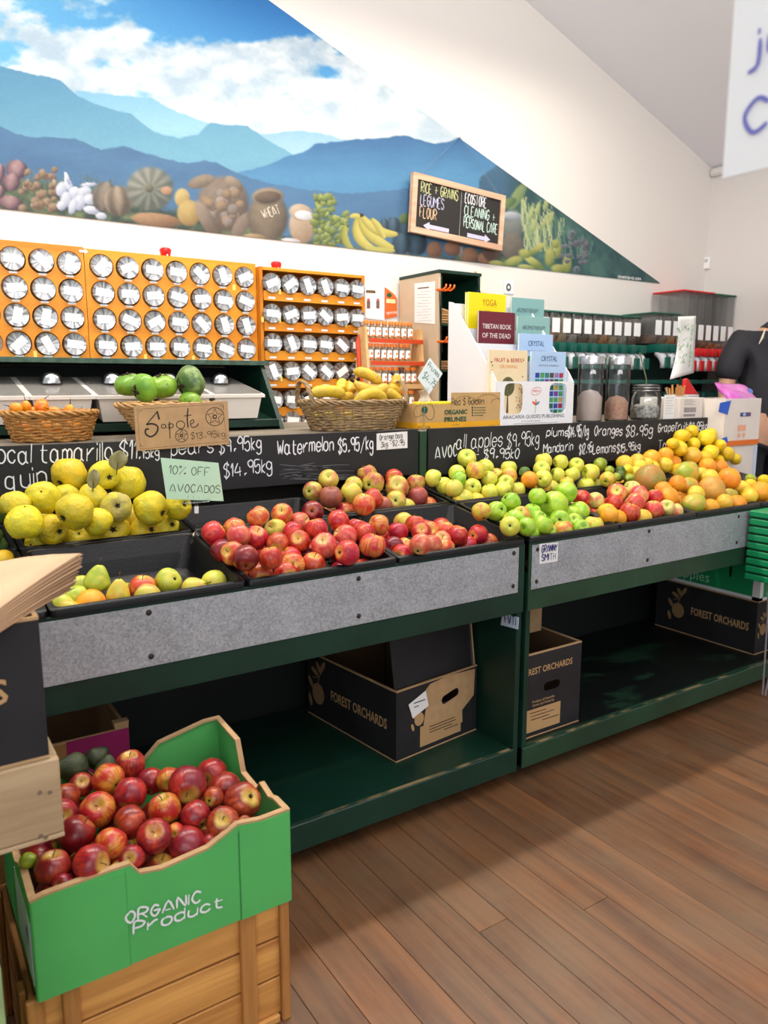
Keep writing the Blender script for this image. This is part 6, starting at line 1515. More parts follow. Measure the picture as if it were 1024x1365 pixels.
shape2d([ell(.12, .0, .028, .014, 18, .3)], (ox+.0, 2.03, 1.16), Vector((1, .05, -.1)), Vector((0, .6, .75)), mat('blue_logo', (90, 110, 190), .5), o, 'logo_block', off=.026)
# =================================================================== TUB UNIT (below the jar panels)
M_tub = mat('white_tub_plastic', (226, 218, 208), .4)
M_nuts = mat('mixed_nuts', (176, 126, 78), .7, col2=(96, 62, 36), scale=40)
e = empty('tub_shelf', (.45, 2.7, CZ), 'dark green sloping shelf unit holding white tubs under the round jar panels', 'shelf')
tx1 = 1.172
MB().poly([(tx1, 2.435, CZ+.0005), (tx1, 2.60, 1.275), (tx1, 2.93, 1.275), (tx1, 2.93, CZ+.0005)], th=(.016, 0, 0)).build('side_panel', M_green, e)
MB().box(-.5, tx1+.03, 2.585, 2.935, 1.262, 1.278, bev=.002).build('top_board', M_green, e)
MB().box(-.5, tx1+.03, 2.578, 2.5848, 1.262, 1.278, bev=.001).build('top_edge', mat('chipped_green', (60, 84, 70), .6, var=.3, scale=40), e)
MB().box(-.5, tx1-.001, 2.44, 2.47, CZ+.010, CZ+.036, bev=.002).build('front_rail', M_green, e)
MB().poly([(-.5, 2.475, CZ+.02), (tx1-.001, 2.475, CZ+.02), (tx1-.001, 2.90, CZ+.10), (-.5, 2.90, CZ+.10)], th=(0, 0, .012)).build('sloping_shelf', M_green, e)
MB().box(-.5, tx1-.001, 2.91, 2.93, CZ+.001, 1.26).build('back_board', M_dark, e)
M_lidc = painted_haze('tub_lid_clear', .2)  # whitish reflection on the clear lids is painted in as haze
for k, xl in enumerate((.005, .19, .375, .56, .745, .930)):
    w, y0, y1 = .178, 2.425, 2.72; sl = .19
    t = empty('food_tub', (xl+w/2, y0, 1.085), '', 'tub')
    nm_ = ['white tub outside the left edge of the jar shelf', 'white tub at the left edge behind the tamarillo basket', 'white tub of nuts directly behind the tamarillo basket', 'white tub of dark fruit left of the sapote basket', 'white tub hidden behind the sapote basket', 'white tub with steel knob lid at the right end, beside the jar rack'][k]
    tag(t, nm_, 'tub', 'white tubs on the green shelf')
    def zz(y, h): return 1.078+(y-y0)*sl+h
    bm = bmesh.new()
    def rr_(ix, iy, h):
        return [bm.verts.new((x, y, zz(y, h))) for x, y in ((xl+ix, y0+iy), (xl+w-ix, y0+iy), (xl+w-ix, y1-iy), (xl+ix, y1-iy))]
    R4 = [rr_(.018, .018, 0), rr_(.006, .006, .072), rr_(-.003, -.003, .074), rr_(-.003, -.003, .084), rr_(.006, .006, .084), rr_(.010, .010, .075), rr_(.022, .022, .006)]
    for a, b in zip(R4, R4[1:]):
        for i in range(4): bm.faces.new((a[i], a[(i+1) % 4], b[(i+1) % 4], b[i]))
    bm.faces.new(R4[-1]); bm.faces.new(list(reversed(R4[0]))); bmesh.ops.recalc_face_normals(bm, faces=bm.faces[:])
    me = bpy.data.meshes.new('tub'); bm.to_mesh(me); bm.free(); link('tub_body', me, M_tub, t)
    # contents as heaped lumps
    bm = bmesh.new(); rn = random.Random(k)
    for _ in range(70):
        x = rn.uniform(xl+.03, xl+w-.03); y = rn.uniform(y0+.03, y1-.03)
        bmesh.ops.create_icosphere(bm, subdivisions=1, radius=rn.uniform(.008, .013), matrix=Matrix.Translation((x, y, zz(y, .052+rn.uniform(0, .012)))) @ Matrix.Rotation(rn.uniform(0, 3), 4, 'X') @ Matrix.Diagonal((1.3, .9, .7, 1)))
    MB().box(xl+.025, xl+w-.025, y0+.025, y1-.03, 1.09, 1.125).bm.free()
    me = bpy.data.meshes.new('n'); bm.to_mesh(me); bm.free()
    o = link('loose_contents', me, M_nuts if k in (2, 0, 4) else mat('dried_fruit', (60, 40, 34), .6, var=.3, scale=40) if k == 3 else mat('grey_seed', (160, 154, 146), .7, var=.2, scale=60), t); o['kind'] = 'stuff'
    mb = MB(); mb.poly([(xl+.006, y0+.006, zz(y0+.006, .0855)), (xl+w-.006, y0+.006, zz(y0+.006, .0855)), (xl+w-.006, y1-.006, zz(y1-.006, .0855)), (xl+.006, y1-.006, zz(y1-.006, .0855))], th=(0, 0, .002)); mb.build('clear_lid', M_lidc, t)
    cy = y0+.17; mb = MB(); mb.lathe([(.034, 0), (.034, .004), (.031, .018), (.022, .03), (.008, .036), (.002, .0365)], (xl+w*.5, cy, zz(cy, .088)), n=24); mb.build('steel_knob', M_steel, t, smooth=True)

# =================================================================== ROUND JAR PANELS
M_orw = wood('orange_pine', (240, 160, 40), (214, 124, 18), axis=0, ring=12, rough=.45, bump=.06)
M_orwy = wood('orange_pine_side', (220, 136, 30), (190, 108, 18), axis=2, ring=14, rough=.5, bump=.06)
PY = 2.905
def brushed():
    m, t, b = nt('brushed_lid'); L = t.links
    tc = add(t, 'ShaderNodeTexCoord'); sp = add(t, 'ShaderNodeSeparateXYZ'); L.new(tc.outputs['Object'], sp.inputs[0])
    at = add(t, 'ShaderNodeMath', operation='ARCTAN2'); L.new(sp.outputs[2], at.inputs[0]); L.new(sp.outputs[0], at.inputs[1])
    oi = add(t, 'ShaderNodeObjectInfo'); ad = add(t, 'ShaderNodeMath', operation='MULTIPLY_ADD'); ad.inputs[1].default_value = 1.0; L.new(at.outputs[0], ad.inputs[0])
    m2 = add(t, 'ShaderNodeMath', operation='MULTIPLY'); m2.inputs[1].default_value = 30; L.new(oi.outputs['Random'], m2.inputs[0]); L.new(m2.outputs[0], ad.inputs[2])
    n = add(t, 'ShaderNodeTexNoise', noise_dimensions='1D'); n.inputs['Scale'].default_value = 2.4; n.inputs['Detail'].default_value = 5; L.new(ad.outputs[0], n.inputs['W'])
    rp = add(t, 'ShaderNodeValToRGB'); rp.color_ramp.elements[0].position = .35; rp.color_ramp.elements[1].position = .65; rp.color_ramp.elements[0].color = (.17, .17, .18, 1); rp.color_ramp.elements[1].color = (.60, .60, .60, 1)
    L.new(n.outputs[0], rp.inputs[0]); L.new(rp.outputs[0], b.inputs['Base Color']); b.inputs['Metallic'].default_value = .85; b.inputs['Roughness'].default_value = .34
    return m
M_lid = brushed(); M_jar = mat('jar_glass_dim', (120, 96, 66), .15, spec=.6); M_lab = mat('white_sticker', (244, 243, 242), .7)
def local_mesh(mb, nm_, m, smooth_=True):
    bmesh.ops.recalc_face_normals(mb.bm, faces=mb.bm.faces[:]); me = bpy.data.meshes.new(nm_); mb.bm.to_mesh(me); mb.bm.free(); me.materials.append(m)
    if smooth_:
        for p in me.polygons: p.use_smooth = True
        me.set_sharp_from_angle(angle=R(40))
    return me
RY = Matrix.Rotation(R(90), 4, 'X')      # lathe axis z -> -y
LR = .0385
mb = MB(); mb.lathe([(LR*.98, -.018), (LR, -.014), (LR, .002), (LR*.95, .006), (LR*.80, .0045), (.001, .0045)], n=28, M=RY); me_lid = local_mesh(mb, 'lid', M_lid)
mb = MB(); mb.lathe([(.001, -.085), (LR*.85, -.085), (LR*.93, -.075), (LR*.93, -.0185), (.001, -.0185)], n=20, M=RY); me_body = local_mesh(mb, 'jar_body', M_jar)
mb = MB(); mb.box(-.027, .027, -.0072, -.0058, -.014, .014); me_lab = local_mesh(mb, 'label', M_lab, False)
def jar(x, y, z, label, group, ang):
    o = bpy.data.objects.new('round_jar', None); COL.objects.link(o); o.location = (x, y, z); o.empty_display_size = .02; tag(o, label, 'jar', group)
    for nm_, me in (('jar_body', me_body), ('lid', me_lid), ('label', me_lab)):
        c = bpy.data.objects.new(nm_, me); COL.objects.link(c); c.parent = o
        if nm_ == 'label': c.rotation_euler = (0, ang, 0)
    return o
def jar_panel(x0, x1, z0, z1, cols, rows, label):
    e = empty('jar_display', ((x0+x1)/2, PY, z0), label, 'panel')
    bm = bmesh.new(); dx = cols[1]-cols[0]; dz = rows[0]-rows[1]; K = 24; hr = LR+.0035
    xs = [x0]+[(a+b)/2 for a, b in zip(cols, cols[1:])]+[x1]; zs = [z1]+[(a+b)/2 for a, b in zip(rows, rows[1:])]+[z0]
    for ci, cx in enumerate(cols):
        for ri, cz in enumerate(rows):
            xa, xb, zb_, za = xs[ci], xs[ci+1], zs[ri], zs[ri+1]
            rings = [[], [], []]
            for i in range(K):
                a = 2*PI*(i+.5)/K; c_, s_ = math.cos(a), math.sin(a)
                t = min(((xb-cx) if c_ > 0 else (cx-xa))/abs(c_), ((zb_-cz) if s_ > 0 else (cz-za))/abs(s_)); rings[1].append([cx+t*c_, cz+t*s_])
                rings[0].append((cx+hr*c_, cz+hr*s_))
            for cor in ((xa, za), (xb, za), (xb, zb_), (xa, zb_)):
                k = min(range(K), key=lambda i: (rings[1][i][0]-cor[0])**2+(rings[1][i][1]-cor[1])**2); rings[1][k] = cor
            A = [bm.verts.new((p[0], PY, p[1])) for p in rings[0]]; B = [bm.verts.new((p[0], PY, p[1])) for p in rings[1]]; D = [bm.verts.new((p[0], PY+.018, p[1])) for p in rings[0]]
            for i in range(K):
                j = (i+1) % K; bm.faces.new((A[i], A[j], B[j], B[i])); bm.faces.new((A[j], A[i], D[i], D[j]))
    for f in bm.faces: f.normal_update()
    me = bpy.data.meshes.new('p'); bm.to_mesh(me); bm.free(); link('front_board', me, M_orw, e)
    MB().box(x0, x0+.012, PY+.0005, 2.995, z0, z1).build('side_board', M_orwy, e); MB().box(x1-.012, x1, PY+.0005, 2.995, z0, z1).build('side_board', M_orwy, e)
    MB().box(x0+.0125, x1-.0125, PY+.0005, 2.995, z1-.012, z1).build('top_board', M_orw, e); MB().box(x0+.0125, x1-.0125, PY+.0005, 2.995, z0, z0+.012).build('bottom_board', M_orw, e)
    return e
rj = random.Random(21)
def rowname(i, n): return ['top row', 'second row', 'third row', 'bottom row'][i] if n == 4 else ['top shelf', 'second shelf', 'third shelf', 'fourth shelf', 'fifth shelf', 'lowest shelf'][i]
def tagbox(x, z, y, parent, nm_='name_tag', w=.018, h=.005, m=None): return MB().box(x-w, x+w, y-.0012, y-.0002, z-h, z+h).build(nm_, m or M_lab, parent)
rows4 = [1.6085, 1.5165, 1.4245, 1.333]
pA = jar_panel(.29, .655, 1.279, 1.668, [.336, .426, .516, .606], rows4, 'orange pine panel of round jars at the left edge, four rows')
pB = jar_panel(.657, 1.306, 1.279, 1.664, [.714+.0905*i for i in range(7)], rows4, 'wide orange pine panel of round jars, seven across')
for (pan, cols, nm_) in ((pA, [.426, .516, .606], 'left panel'), (pB, [.714+.0905*i for i in range(7)], 'wide middle panel')):
    for ri, z in enumerate(rows4):
        for ci, x in enumerate(cols):
            jx = x+rj.uniform(-.0015, .0015); jar(jx, PY-.004, z+rj.uniform(-.0015, .0015), f'round silver jar lid, {rowname(ri, 4)}, {ORD[ci]} from left, {nm_}', 'round jars in the '+nm_, rj.choice((-.5, .1, .05, -.1, .35, -.4, 0, .1, .8, 1.3)) if rj.random() < .75 else rj.uniform(-1.4, 1.4))
            tagbox(jx, z-LR-.0042, PY-.0002, pan, w=.013, h=.0032)
M_yt = mat('yellow_tag', (244, 226, 120), .6)
for px, py in ((47, 472), (194, 476), (258, 478), (312, 383)): 
    c = P(px, py, 1, PY); tagbox(c.x, c.z, PY, pB if px > 120 else pA, 'yellow_price_tag', .0055, .011, M_yt)
# white arrow mark
c = P(112, 335, 1, PY-.001); shape2d([rect(-.016, -.004, .002, .004), [(.002, -.009), (.014, 0), (.002, .009)]], c, XW, ZW, M_lab, pA, 'white_arrow')
# rack 3
rx0, rx1, rzt = 1.308, 1.797, 1.652
e = empty('jar_rack', ((rx0+rx1)/2, 2.93, CZ), 'tall orange pine rack of round jars on shelves behind the banana basket', 'rack')
MB().box(rx0, rx0+.014, PY-.03, 2.99, CZ, rzt, bev=.001).build('side_board', M_orwy, e); MB().box(rx1-.014, rx1, PY-.03, 2.99, CZ, rzt, bev=.001).build('side_board', M_orwy, e)
MB().box(rx0+.0145, rx1-.0145, 2.978, 2.99, CZ, rzt-.013).build('back_board', M_orw, e)
MB().box(rx0+.0145, rx1-.0145, PY-.03, 2.99, rzt-.012, rzt, bev=.001).build('top_board', M_orw, e)
rws = []
for py in (378.5, 419, 458, 495, 533, 561): rws.append(P(372 if py < 500 else 380, py, 1, PY-.035).z)
cols = [P(px, 385, 1, PY-.035).x for px in (361.4, 386, 409.5, 432, 454, 475)]
for ri, z in enumerate(rws):
    MB().box(rx0+.0145, rx1-.0145, PY-.03, 2.977, z-LR-.012, z-LR-.002).build('shelf_board', M_orw, e)
    fr_ = MB().box(rx0+.0145, rx1-.0145, PY-.036, PY-.0305, z-LR-.028, z-LR+.010, bev=.001).build('shelf_front', M_orw, e)
    for ci, x in enumerate(cols):
        if ri >= 4 and ci > 3: continue
        jx = x+rj.uniform(-.002, .002)
        jar(jx, PY-.042, z+.001, f'round silver jar lid, {rowname(ri, 6)}, {ORD[ci]} from left, rack behind bananas', 'round jars in the rack', rj.choice((.1, .05, -.4, -.1, 0, .7, -.6, .1, 1.2)))
        tagbox(jx, z-LR-.017, PY-.0362, fr_, w=.015, h=.0042)
for px, py in ((373, 389), (350, 426), (373, 427), (461, 433), (375, 505), (397, 541)):
    c = P(px, py, 1, PY-.037); tagbox(c.x, c.z, PY-.0375, e, 'yellow_price_tag', .005, .010, M_yt)
# red bell-like knobs
M_redk = mat('red_gloss', (206, 20, 26), .25, coat=.5)
for px, lb, zt in ((221, 'small glossy red knob standing on top of the wide jar panel', 1.664), (368, 'small glossy red knob on top of the jar rack', 1.652)):
    c = P(px, 345, 1, 2.93); mb = MB(); mb.lathe([(.016, 0), (.018, .004), (.022, .020), (.022, .026), (.017, .031), (.002, .032)], (c.x, 2.93, zt+.0005), n=20); o = mb.build('red_bell', M_redk, None, smooth=True); tag(o, lb, 'knob')
    MB().box(c.x-.0025, c.x+.0025, 2.9085, 2.9095, zt+.001, zt+.007).build('white_tag', M_lab, o)

# =================================================================== SPICE STAND
M_redo = mat('red_orange_paint', (206, 74, 34), .45); M_pl = wood('light_pine', (232, 192, 136), (206, 160, 104), axis=0, ring=16)
M_orc = mat('orange_cap', (240, 124, 24), .4)
sy = 2.72; sxa, sxb = 1.735, 2.005
e = empty('spice_stand', ((sxa+sxb)/2, 2.8, CZ), 'small stepped pine spice stand with red orange shelf fronts', 'stand')
def tilt(z): return sy+(z-CZ)*.12
for xx in (sxa-.014, sxb): MB().poly([(xx, tilt(CZ)-.01, CZ), (xx, tilt(1.43)-.01, 1.43), (xx, tilt(1.43)+.04, 1.43), (xx, 2.86, CZ)], th=(.012, 0, 0)).build('side_board', M_pl, e)
MB().poly([(sxa-.03, tilt(1.2)+.03, 1.17), (sxa-.03, tilt(1.4)+.03, 1.37), (sxa-.016, tilt(1.4)+.03, 1.40), (sxa-.016, tilt(1.2)+.03, 1.17)], th=(0, .01, 0)).build('red_side_card', M_redo, e)
def bottle(x, y, z, lb, dark=False):
    o = empty('spice_bottle', (x, y, z), lb, 'bottle', 'spice bottles on the stepped stand')
    mb = MB(); mb.lathe([(.0115, 0), (.0135, .002), (.0135, .047), (.010, .054), (.010, .057)], (x, y, z), n=16); mb.build('glass', M_spd if dark else M_spl, o, smooth=True)
    mb = MB(); mb.lathe([(.012, .0575), (.012, .069), (.0105, .071), (.001, .071)], (x, y, z), n=16); mb.build('orange_cap', M_orc if not dark else mat('brown_cap', (110, 60, 34), .4), o, smooth=True)
    bm = bmesh.new(); ts = [PI*1.12+PI*.76*i/8 for i in range(9)]
    lo = [bm.verts.new((x+.0139*math.cos(t), y+.0139*math.sin(t), z+.008)) for t in ts]; hi = [bm.verts.new((x+.0139*math.cos(t), y+.0139*math.sin(t), z+.044)) for t in ts]
    for i in range(8): bm.faces.new((lo[i], lo[i+1], hi[i+1], hi[i]))
    me = bpy.data.meshes.new('l'); bm.to_mesh(me); bm.free(); lab = link('label', me, M_lab, o)
    shape2d([ell(0, .029, .0045, .0055, 10)], (x, y-.0140, z), XW, ZW, M_orc, lab, 'orange_dot', off=.0004)
    shape2d([rect(-.011, .008, .011, .013)], (x, y-.0137, z), XW, ZW, M_orc, lab, 'orange_dot', off=.0004)
M_spl = mat('spice_glass', (150, 124, 92), .15, spec=.7, var=.2, scale=30); M_spd = mat('spice_glass_dark', (84, 50, 34), .15, spec=.7)
sh = [(1.386, 'top shelf', (1.742, 1.772, 1.802, 1.835, 1.868, 1.898, 1.932, 1.966), 1), (1.293, 'middle shelf', (1.755, 1.788, 1.821, 1.851, 1.882, 1.915, 1.946), 1), (1.195, 'lower shelf', (1.752, 1.785, 1.817, 1.849, 1.879, 1.908, 1.94, 1.970), 0), (1.095, 'bottom shelf', (1.91, 1.95), 0)]
for si, (z, nm_, xs, red) in enumerate(sh):
    y = tilt(z)
    MB().box(sxa-.0015, sxb-.0005, y, y+.06, z-.008, z-.0005).build('shelf', M_pl, e)
    MB().box(sxa+(.005 if red else 0), sxb+.012 if red else sxb-.0005, y-.0135, y-.0105, z-.020, z-.002).build('shelf_front', M_redo if red else M_pl, e)
    for i, x in enumerate(xs): bottle(x, y+.018, z, 'small spice bottle with orange cap, %s from left on the %s' % (ORD[i], nm_), dark=(si == 2 and i == 5))
# posters on the wall
def wallcard(px4, m, label, cat, y=2.998, th=.003):
    cs = [P(*q, 1, y) for q in px4]; o = paper(cat.replace(' ', '_'), cs, m, th=th); tag(o, label, cat); return o
o = wallcard(((487, 424), (511.5, 427), (511.5, 388), (487, 385)), M_lab, 'white poster of two small bottles above the spice stand', 'poster')
for px in (491, 503.5):
    a = P(px-2, 411, 1, 2.9945); shape2d([rect(0, 0, .018, .035), rect(.003, .037, .015, .043)], a, XW, ZW, mat('bottle_print', (120, 90, 80), .6), o, 'printed_bottle'); shape2d([rect(.002, .036, .016, .042)], a, XW, ZW, mat('red_print', (214, 60, 40), .6), o, 'printed_cap', off=.0016)
shape2d([rect(0, 0, .05, .012)], P(488, 390, 1, 2.9945), XW, ZW, mat('brown_print', (110, 80, 50), .8), o, 'printed_title')
cs = [P(513+16*math.sin(PI*t/12*.5) if False else 513+16*math.sin(PI*.5*min(1, t/5)), 383+t*3.5, 1, 2.998) for t in range(12)]+[P(513, 425, 1, 2.998)]
o = paper('orange_poster', list(reversed(cs)), mat('orange_poster', (230, 104, 40), .5), th=.003); tag(o, 'orange rounded poster on the wall between spice stand and cabinet', 'poster')
shape2d([ell(.02, 0, .014, .010)], P(514, 393, 1, 2.9945), XW, ZW, Mgp, o, 'green_seal'); shape2d([rect(.0, -.006, .05, .012)], P(515, 402, 1, 2.9945), XW, ZW, mat('cream_print', (240, 220, 170), .6), o, 'cream_block')
printed('spices', P(515, 419, 1, 2.9945), Vector((1, 0, .12)), ZW, .016, M_lab, o, width=.058)
o = wallcard(((672, 391), (684, 392), (684, 374), (672, 373)), M_lab, 'small white notice with a dark ring on the wall', 'notice')
shape2d([ell(0, 0, .017, .020)], P(678, 383, 1, 2.9945), XW, ZW, mat('grey_dark_print', (90, 90, 92), .6), o, 'printed_ring'); shape2d([ell(0, 0, .007, .008)], P(678, 383, 1, 2.9945), XW, ZW, M_lab, o, 'printed_ring', off=.0018)
o = wallcard(((626, 388), (646, 390), (646, 362), (626, 360)), mat('cream_notice', (232, 222, 206), .7), 'faded cream notice on the wall above the yoga book', 'notice')
shape2d([rect(.0, .0, .06, .008), rect(.02, .012, .035, .02), rect(0, -.02, .05, -.017), rect(0, -.03, .055, -.027)], P(628, 367, 1, 2.9945), XW, ZW, mat('ochre_print', (196, 150, 70), .7), o, 'small_print')

# =================================================================== GREEN CABINET
kx0, kx1, ky0, ky1, kzt = 2.053, 2.285, 2.69, 2.985, 1.662
M_mdf = mat('beige_mdf', (206, 184, 156), .6, var=.04, scale=12)
e = empty('bag_cabinet', ((kx0+kx1)/2, (ky0+ky1)/2, CZ), 'narrow open cabinet, beige outside and green inside, behind the book display', 'cabinet')
MB().box(kx0, kx0+.012, ky0, ky1, CZ, kzt, bev=.001).build('side_panel', M_mdf, e); MB().box(kx1-.012, kx1, ky0, ky1, CZ, kzt, bev=.001).build('side_panel', M_green, e)
MB().box(kx0+.0125, kx0+.016, ky0-.004, ky1-.01, CZ, kzt-.013).build('inner_lining', M_green, e)
MB().box(kx0-.002, kx1+.002, ky0-.006, ky1, kzt+.0005, kzt+.014, bev=.001).build('top_board', M_green, e)
MB().box(kx0+.0165, kx1-.0125, ky1-.01, ky1, CZ, kzt).build('back_board', M_green, e)
for py in (432, 493): z = P(605, py, 1, ky0).z; MB().box(kx0+.0165, kx1-.0125, ky0+.002, ky1-.011, z-.008, z).build('shelf', M_green2, e)
z1_, z2_ = P(605, 432, 1, ky0).z, P(605, 493, 1, ky0).z
for k in range(7):
    for (zb_, wid, lab_, n_) in ((z1_, .17, 'upper', 7), (z2_, .075, 'lower', 5)):
        if k >= n_: continue
        z = zb_+.001+k*.0095; bm = bmesh.new(); g = []
        for i in range(9):
            x = kx0+.02+wid*i/8+.003*(k % 3)-.002; dz = .007*math.sin(i*.9+k*.2)*(k/6) if lab_ == 'upper' else 0
            g.append([bm.verts.new((x, ky0+.01+.004*(k % 2), z+dz)), bm.verts.new((x, ky0+.20, z+dz*.5))])
        for a, b in zip(g, g[1:]): bm.faces.new((a[0], a[1], b[1], b[0]))
        me = bpy.data.meshes.new('b'); bm.to_mesh(me); bm.free()
        o = link('paper_bag', me, mat('brown_bag_paper', (204, 158, 104), .8, var=.08, scale=20)); so = o.modifiers.new('s', 'SOLIDIFY'); so.thickness = .0075; so.offset = 1
        tag(o, f'folded brown paper bag on the {lab_} shelf of the green cabinet, {ORD[k]} from below', 'paper bag', 'folded paper bags in the cabinet')
# notice on the cabinet side
xs_ = kx0-.0005; cs = [P(*q, 0, xs_) for q in ((553, 378), (580, 375), (580, 432), (553, 430))]
o = paper('notice', [cs[0], cs[3], cs[2], cs[1]], M_lab, th=.0015, nrm=(-1, 0, 0)); tag(o, 'white printed notice fixed to the beige cabinet side', 'notice')
for k in range(11):
    a = P(556+(k % 3 == 0)*6, 389+k*3.9, 0, xs_-.0018); b = P(575-(k % 2)*4, 389+k*3.9-.6, 0, xs_-.0018)
    bm = bmesh.new(); ribbon(bm, [a, b], .0022, Vector((-1, 0, 0))); me = bpy.data.meshes.new('l'); bm.to_mesh(me); bm.free(); link('printed_line', me, mat('grey_print', (170, 168, 170), .7), o)
a = P(557, 384.5, 0, xs_-.0018); b = P(572, 383, 0, xs_-.0018); bm = bmesh.new(); ribbon(bm, [a, b], .008, Vector((-1, 0, 0))); me = bpy.data.meshes.new('l'); bm.to_mesh(me); bm.free(); link('printed_title', me, mat('brown_print', (110, 80, 50), .8), o)
# orange hooks
M_hook = mat('orange_plastic', (248, 112, 30), .35)
for (px, py, nm_) in ((582, 386, 'upper'), (583, 455, 'lower')):
    c = P(px, py, 1, ky0-.006); e = empty('hook_rail', c, f'orange plastic hook rail, {nm_} one on the cabinet front', 'hook')
    MB().box(c.x-.004, c.x+.05, ky0-.012, ky0-.0065, c.z-.006, c.z+.004, bev=.001).build('rail', M_hook, e)
    for k in range(3): 
        x = c.x+.004+k*.022; MB().tube([(x, ky0-.012, c.z), (x, ky0-.045, c.z-.004), (x+.004, ky0-.06, c.z+.006), (x+.005, ky0-.062, c.z+.018)], .004, 7).build('hook', M_hook, e, smooth='all')
# chain hanging at the cabinet's front edge
for (px, py0, py1, lb) in ((586, 385, 470, 'dark string hanging on the left front edge of the cabinet'), (637, 372, 392, 'dark string at the right top corner of the cabinet')):
    a = P(px, py0, 1, ky0-.008); b = P(px+4, py1, 1, ky0-.008); o = MB().tube([a, a.lerp(b, .5)+Vector((-.004, 0, 0)), b], .0022, 5).build('string', M_ink, None); tag(o, lb, 'string')

# =================================================================== GRAVITY BINS
M_binc = painted_haze('bin_acrylic', .10); M_tl = mat('teal_plastic', (14, 86, 74), .4); M_rd = mat('red_plastic', (214, 34, 34), .4); M_grl = mat('green_lid', (30, 92, 74), .4)  # haze mixed into the clear acrylic is painted brightness
M_chute = mat('chute_plastic', (196, 200, 206), .25, spec=.6)
CT = [mat('grain_%d' % i, tuple(min(255, v+15) for v in c), .7, col2=tuple(int(v*.7) for v in c), scale=140) for i, c in enumerate(((150, 120, 90), (190, 160, 120), (120, 90, 70), (200, 130, 60), (170, 160, 150)))]
def bins(xs, yf, yb, zt, zb_, lidm, spm, label, group, cont, first=0):
    for i, (x0, x1) in enumerate(xs):
        m = .002; lb = label % ORD[i]; xa, xb = x0+m, x1-m
        e = empty('gravity_bin', ((xa+xb)/2, (yf+yb)/2, zb_), lb, 'dispenser', group)
        bm = bmesh.new(); pr = []
        for z, f in ((zt, 0), (zb_+.03, 0), (zb_, .03)):
            ring = [(xa, yb), (xa, yf+.02+f), (xa+.006, yf+.006+f), (xa+.016, yf+f), (xb-.016, yf+f), (xb-.006, yf+.006+f), (xb, yf+.02+f), (xb, yb)]
            pr.append([bm.verts.new((x, y, z)) for x, y in ring])
        for a, b in zip(pr, pr[1:]):
            for j in range(8): bm.faces.new((a[j], a[(j+1) % 8], b[(j+1) % 8], b[j]))
        bmesh.ops.recalc_face_normals(bm, faces=bm.faces[:]); me = bpy.data.meshes.new('b'); bm.to_mesh(me); bm.free(); link('clear_body', me, M_binc, e)
        fh = zb_+(zt-zb_)*cont[i % len(cont)]
        MB().box(xa+.003, xb-.003, yf+.034, yb-.004, zb_+.002, fh).build('contents', CT[(i*3+first) % 5], e)
        MB().box(xa-.001, xb+.001, yf-.004, yb, zt+.0005, zt+.010, bev=.003).build('lid', lidm, e)
        MB().box(xa+.010, xb-.010, yf-.0015, yf-.0005, zb_+.045, zb_+.045+min(.085, (zt-zb_)*.5)).build('label', M_lab, e)
        xc = (xa+xb)/2; hw = (xb-xa)*.34
        MB().box(xc-hw, xc+hw, yf-.055, yf+.06, zb_-.052, zb_-.004, bev=.012, seg=2).build('spout_handle', spm, e, smooth=True)
        MB().tube([(xc, yf-.005, zb_-.05), (xc, yf-.035, zb_-.075), (xc, yf-.048, zb_-.105), (xc, yf-.048, zb_-.135)], [hw*.95, hw*.9, hw*.8, hw*.8], 10).build('chute', M_chute, e, smooth='all')
        MB().box(xc-hw*.86, xc+hw*.86, yf-.078, yf-.066, zb_-.135, zb_-.075, bev=.004).build('chute_frame', spm, e)
bins([(2.76+.0775*i, 2.76+.0775*(i+1)) for i in range(10)], 2.80, 2.985, 1.545, 1.405, M_grl, M_tl, 'clear bulk food bin with green lid in the long row, %s from left', 'green lidded bins in the long row', (.3, .5, .9, .3, .25, .4, .35, .3, .85, .3))
bins([(3.585+.0775*i, 3.585+.0775*(i+1)) for i in range(3)], 2.76, 2.985, 1.572, 1.415, M_grl, M_tl, 'clear bin with green lid in the group of three, %s from left', 'green lidded bins in the group of three', (.3, .25, .3), 2)
xs7 = [(3.845+.0725*i, 3.845+.0725*(i+1)) for i in range(7)]
bins(xs7[:4], 2.775, 2.985, 1.708, 1.40, M_rd, M_rd, 'tall clear bin with red lid and red spout, %s from left', 'tall red lidded bins', (.12, .1, .15, .4), 1)
bins(xs7[4:], 2.775, 2.985, 1.704, 1.40, M_grl, M_rd, 'tall clear bin with green lid beside the red ones, %s from left', 'tall green lidded bins', (.12, .1, .1), 3)
e = empty('bin_shelving', (3.5, 2.85, 0), 'dark green metal shelving carrying the bulk food bins along the back wall', 'shelf')
for z in (1.215, .96): MB().box(2.74, 4.355, 2.70, 2.985, z-.02, z, bev=.002).build('shelf', M_tl if z > 1 else M_dark, e)
for x in (2.75, 3.60, 4.33): MB().box(x, x+.02, 2.965, 2.985, 0, 1.39).build('upright', M_dark, e); 
for x in (2.75, 3.60, 4.33): MB().box(x, x+.02, 2.71, 2.73, 0, 1.19).build('front_upright', M_dark, e)
MB().box(2.78, 4.32, 2.955, 2.963, .98, 1.19).build('rear_panel', M_dark, e)
MB().box(2.76, 4.355, 2.935, 2.962, 1.222, 1.395).build('rear_rail', mat('dark_teal', (16, 50, 46), .5), e)
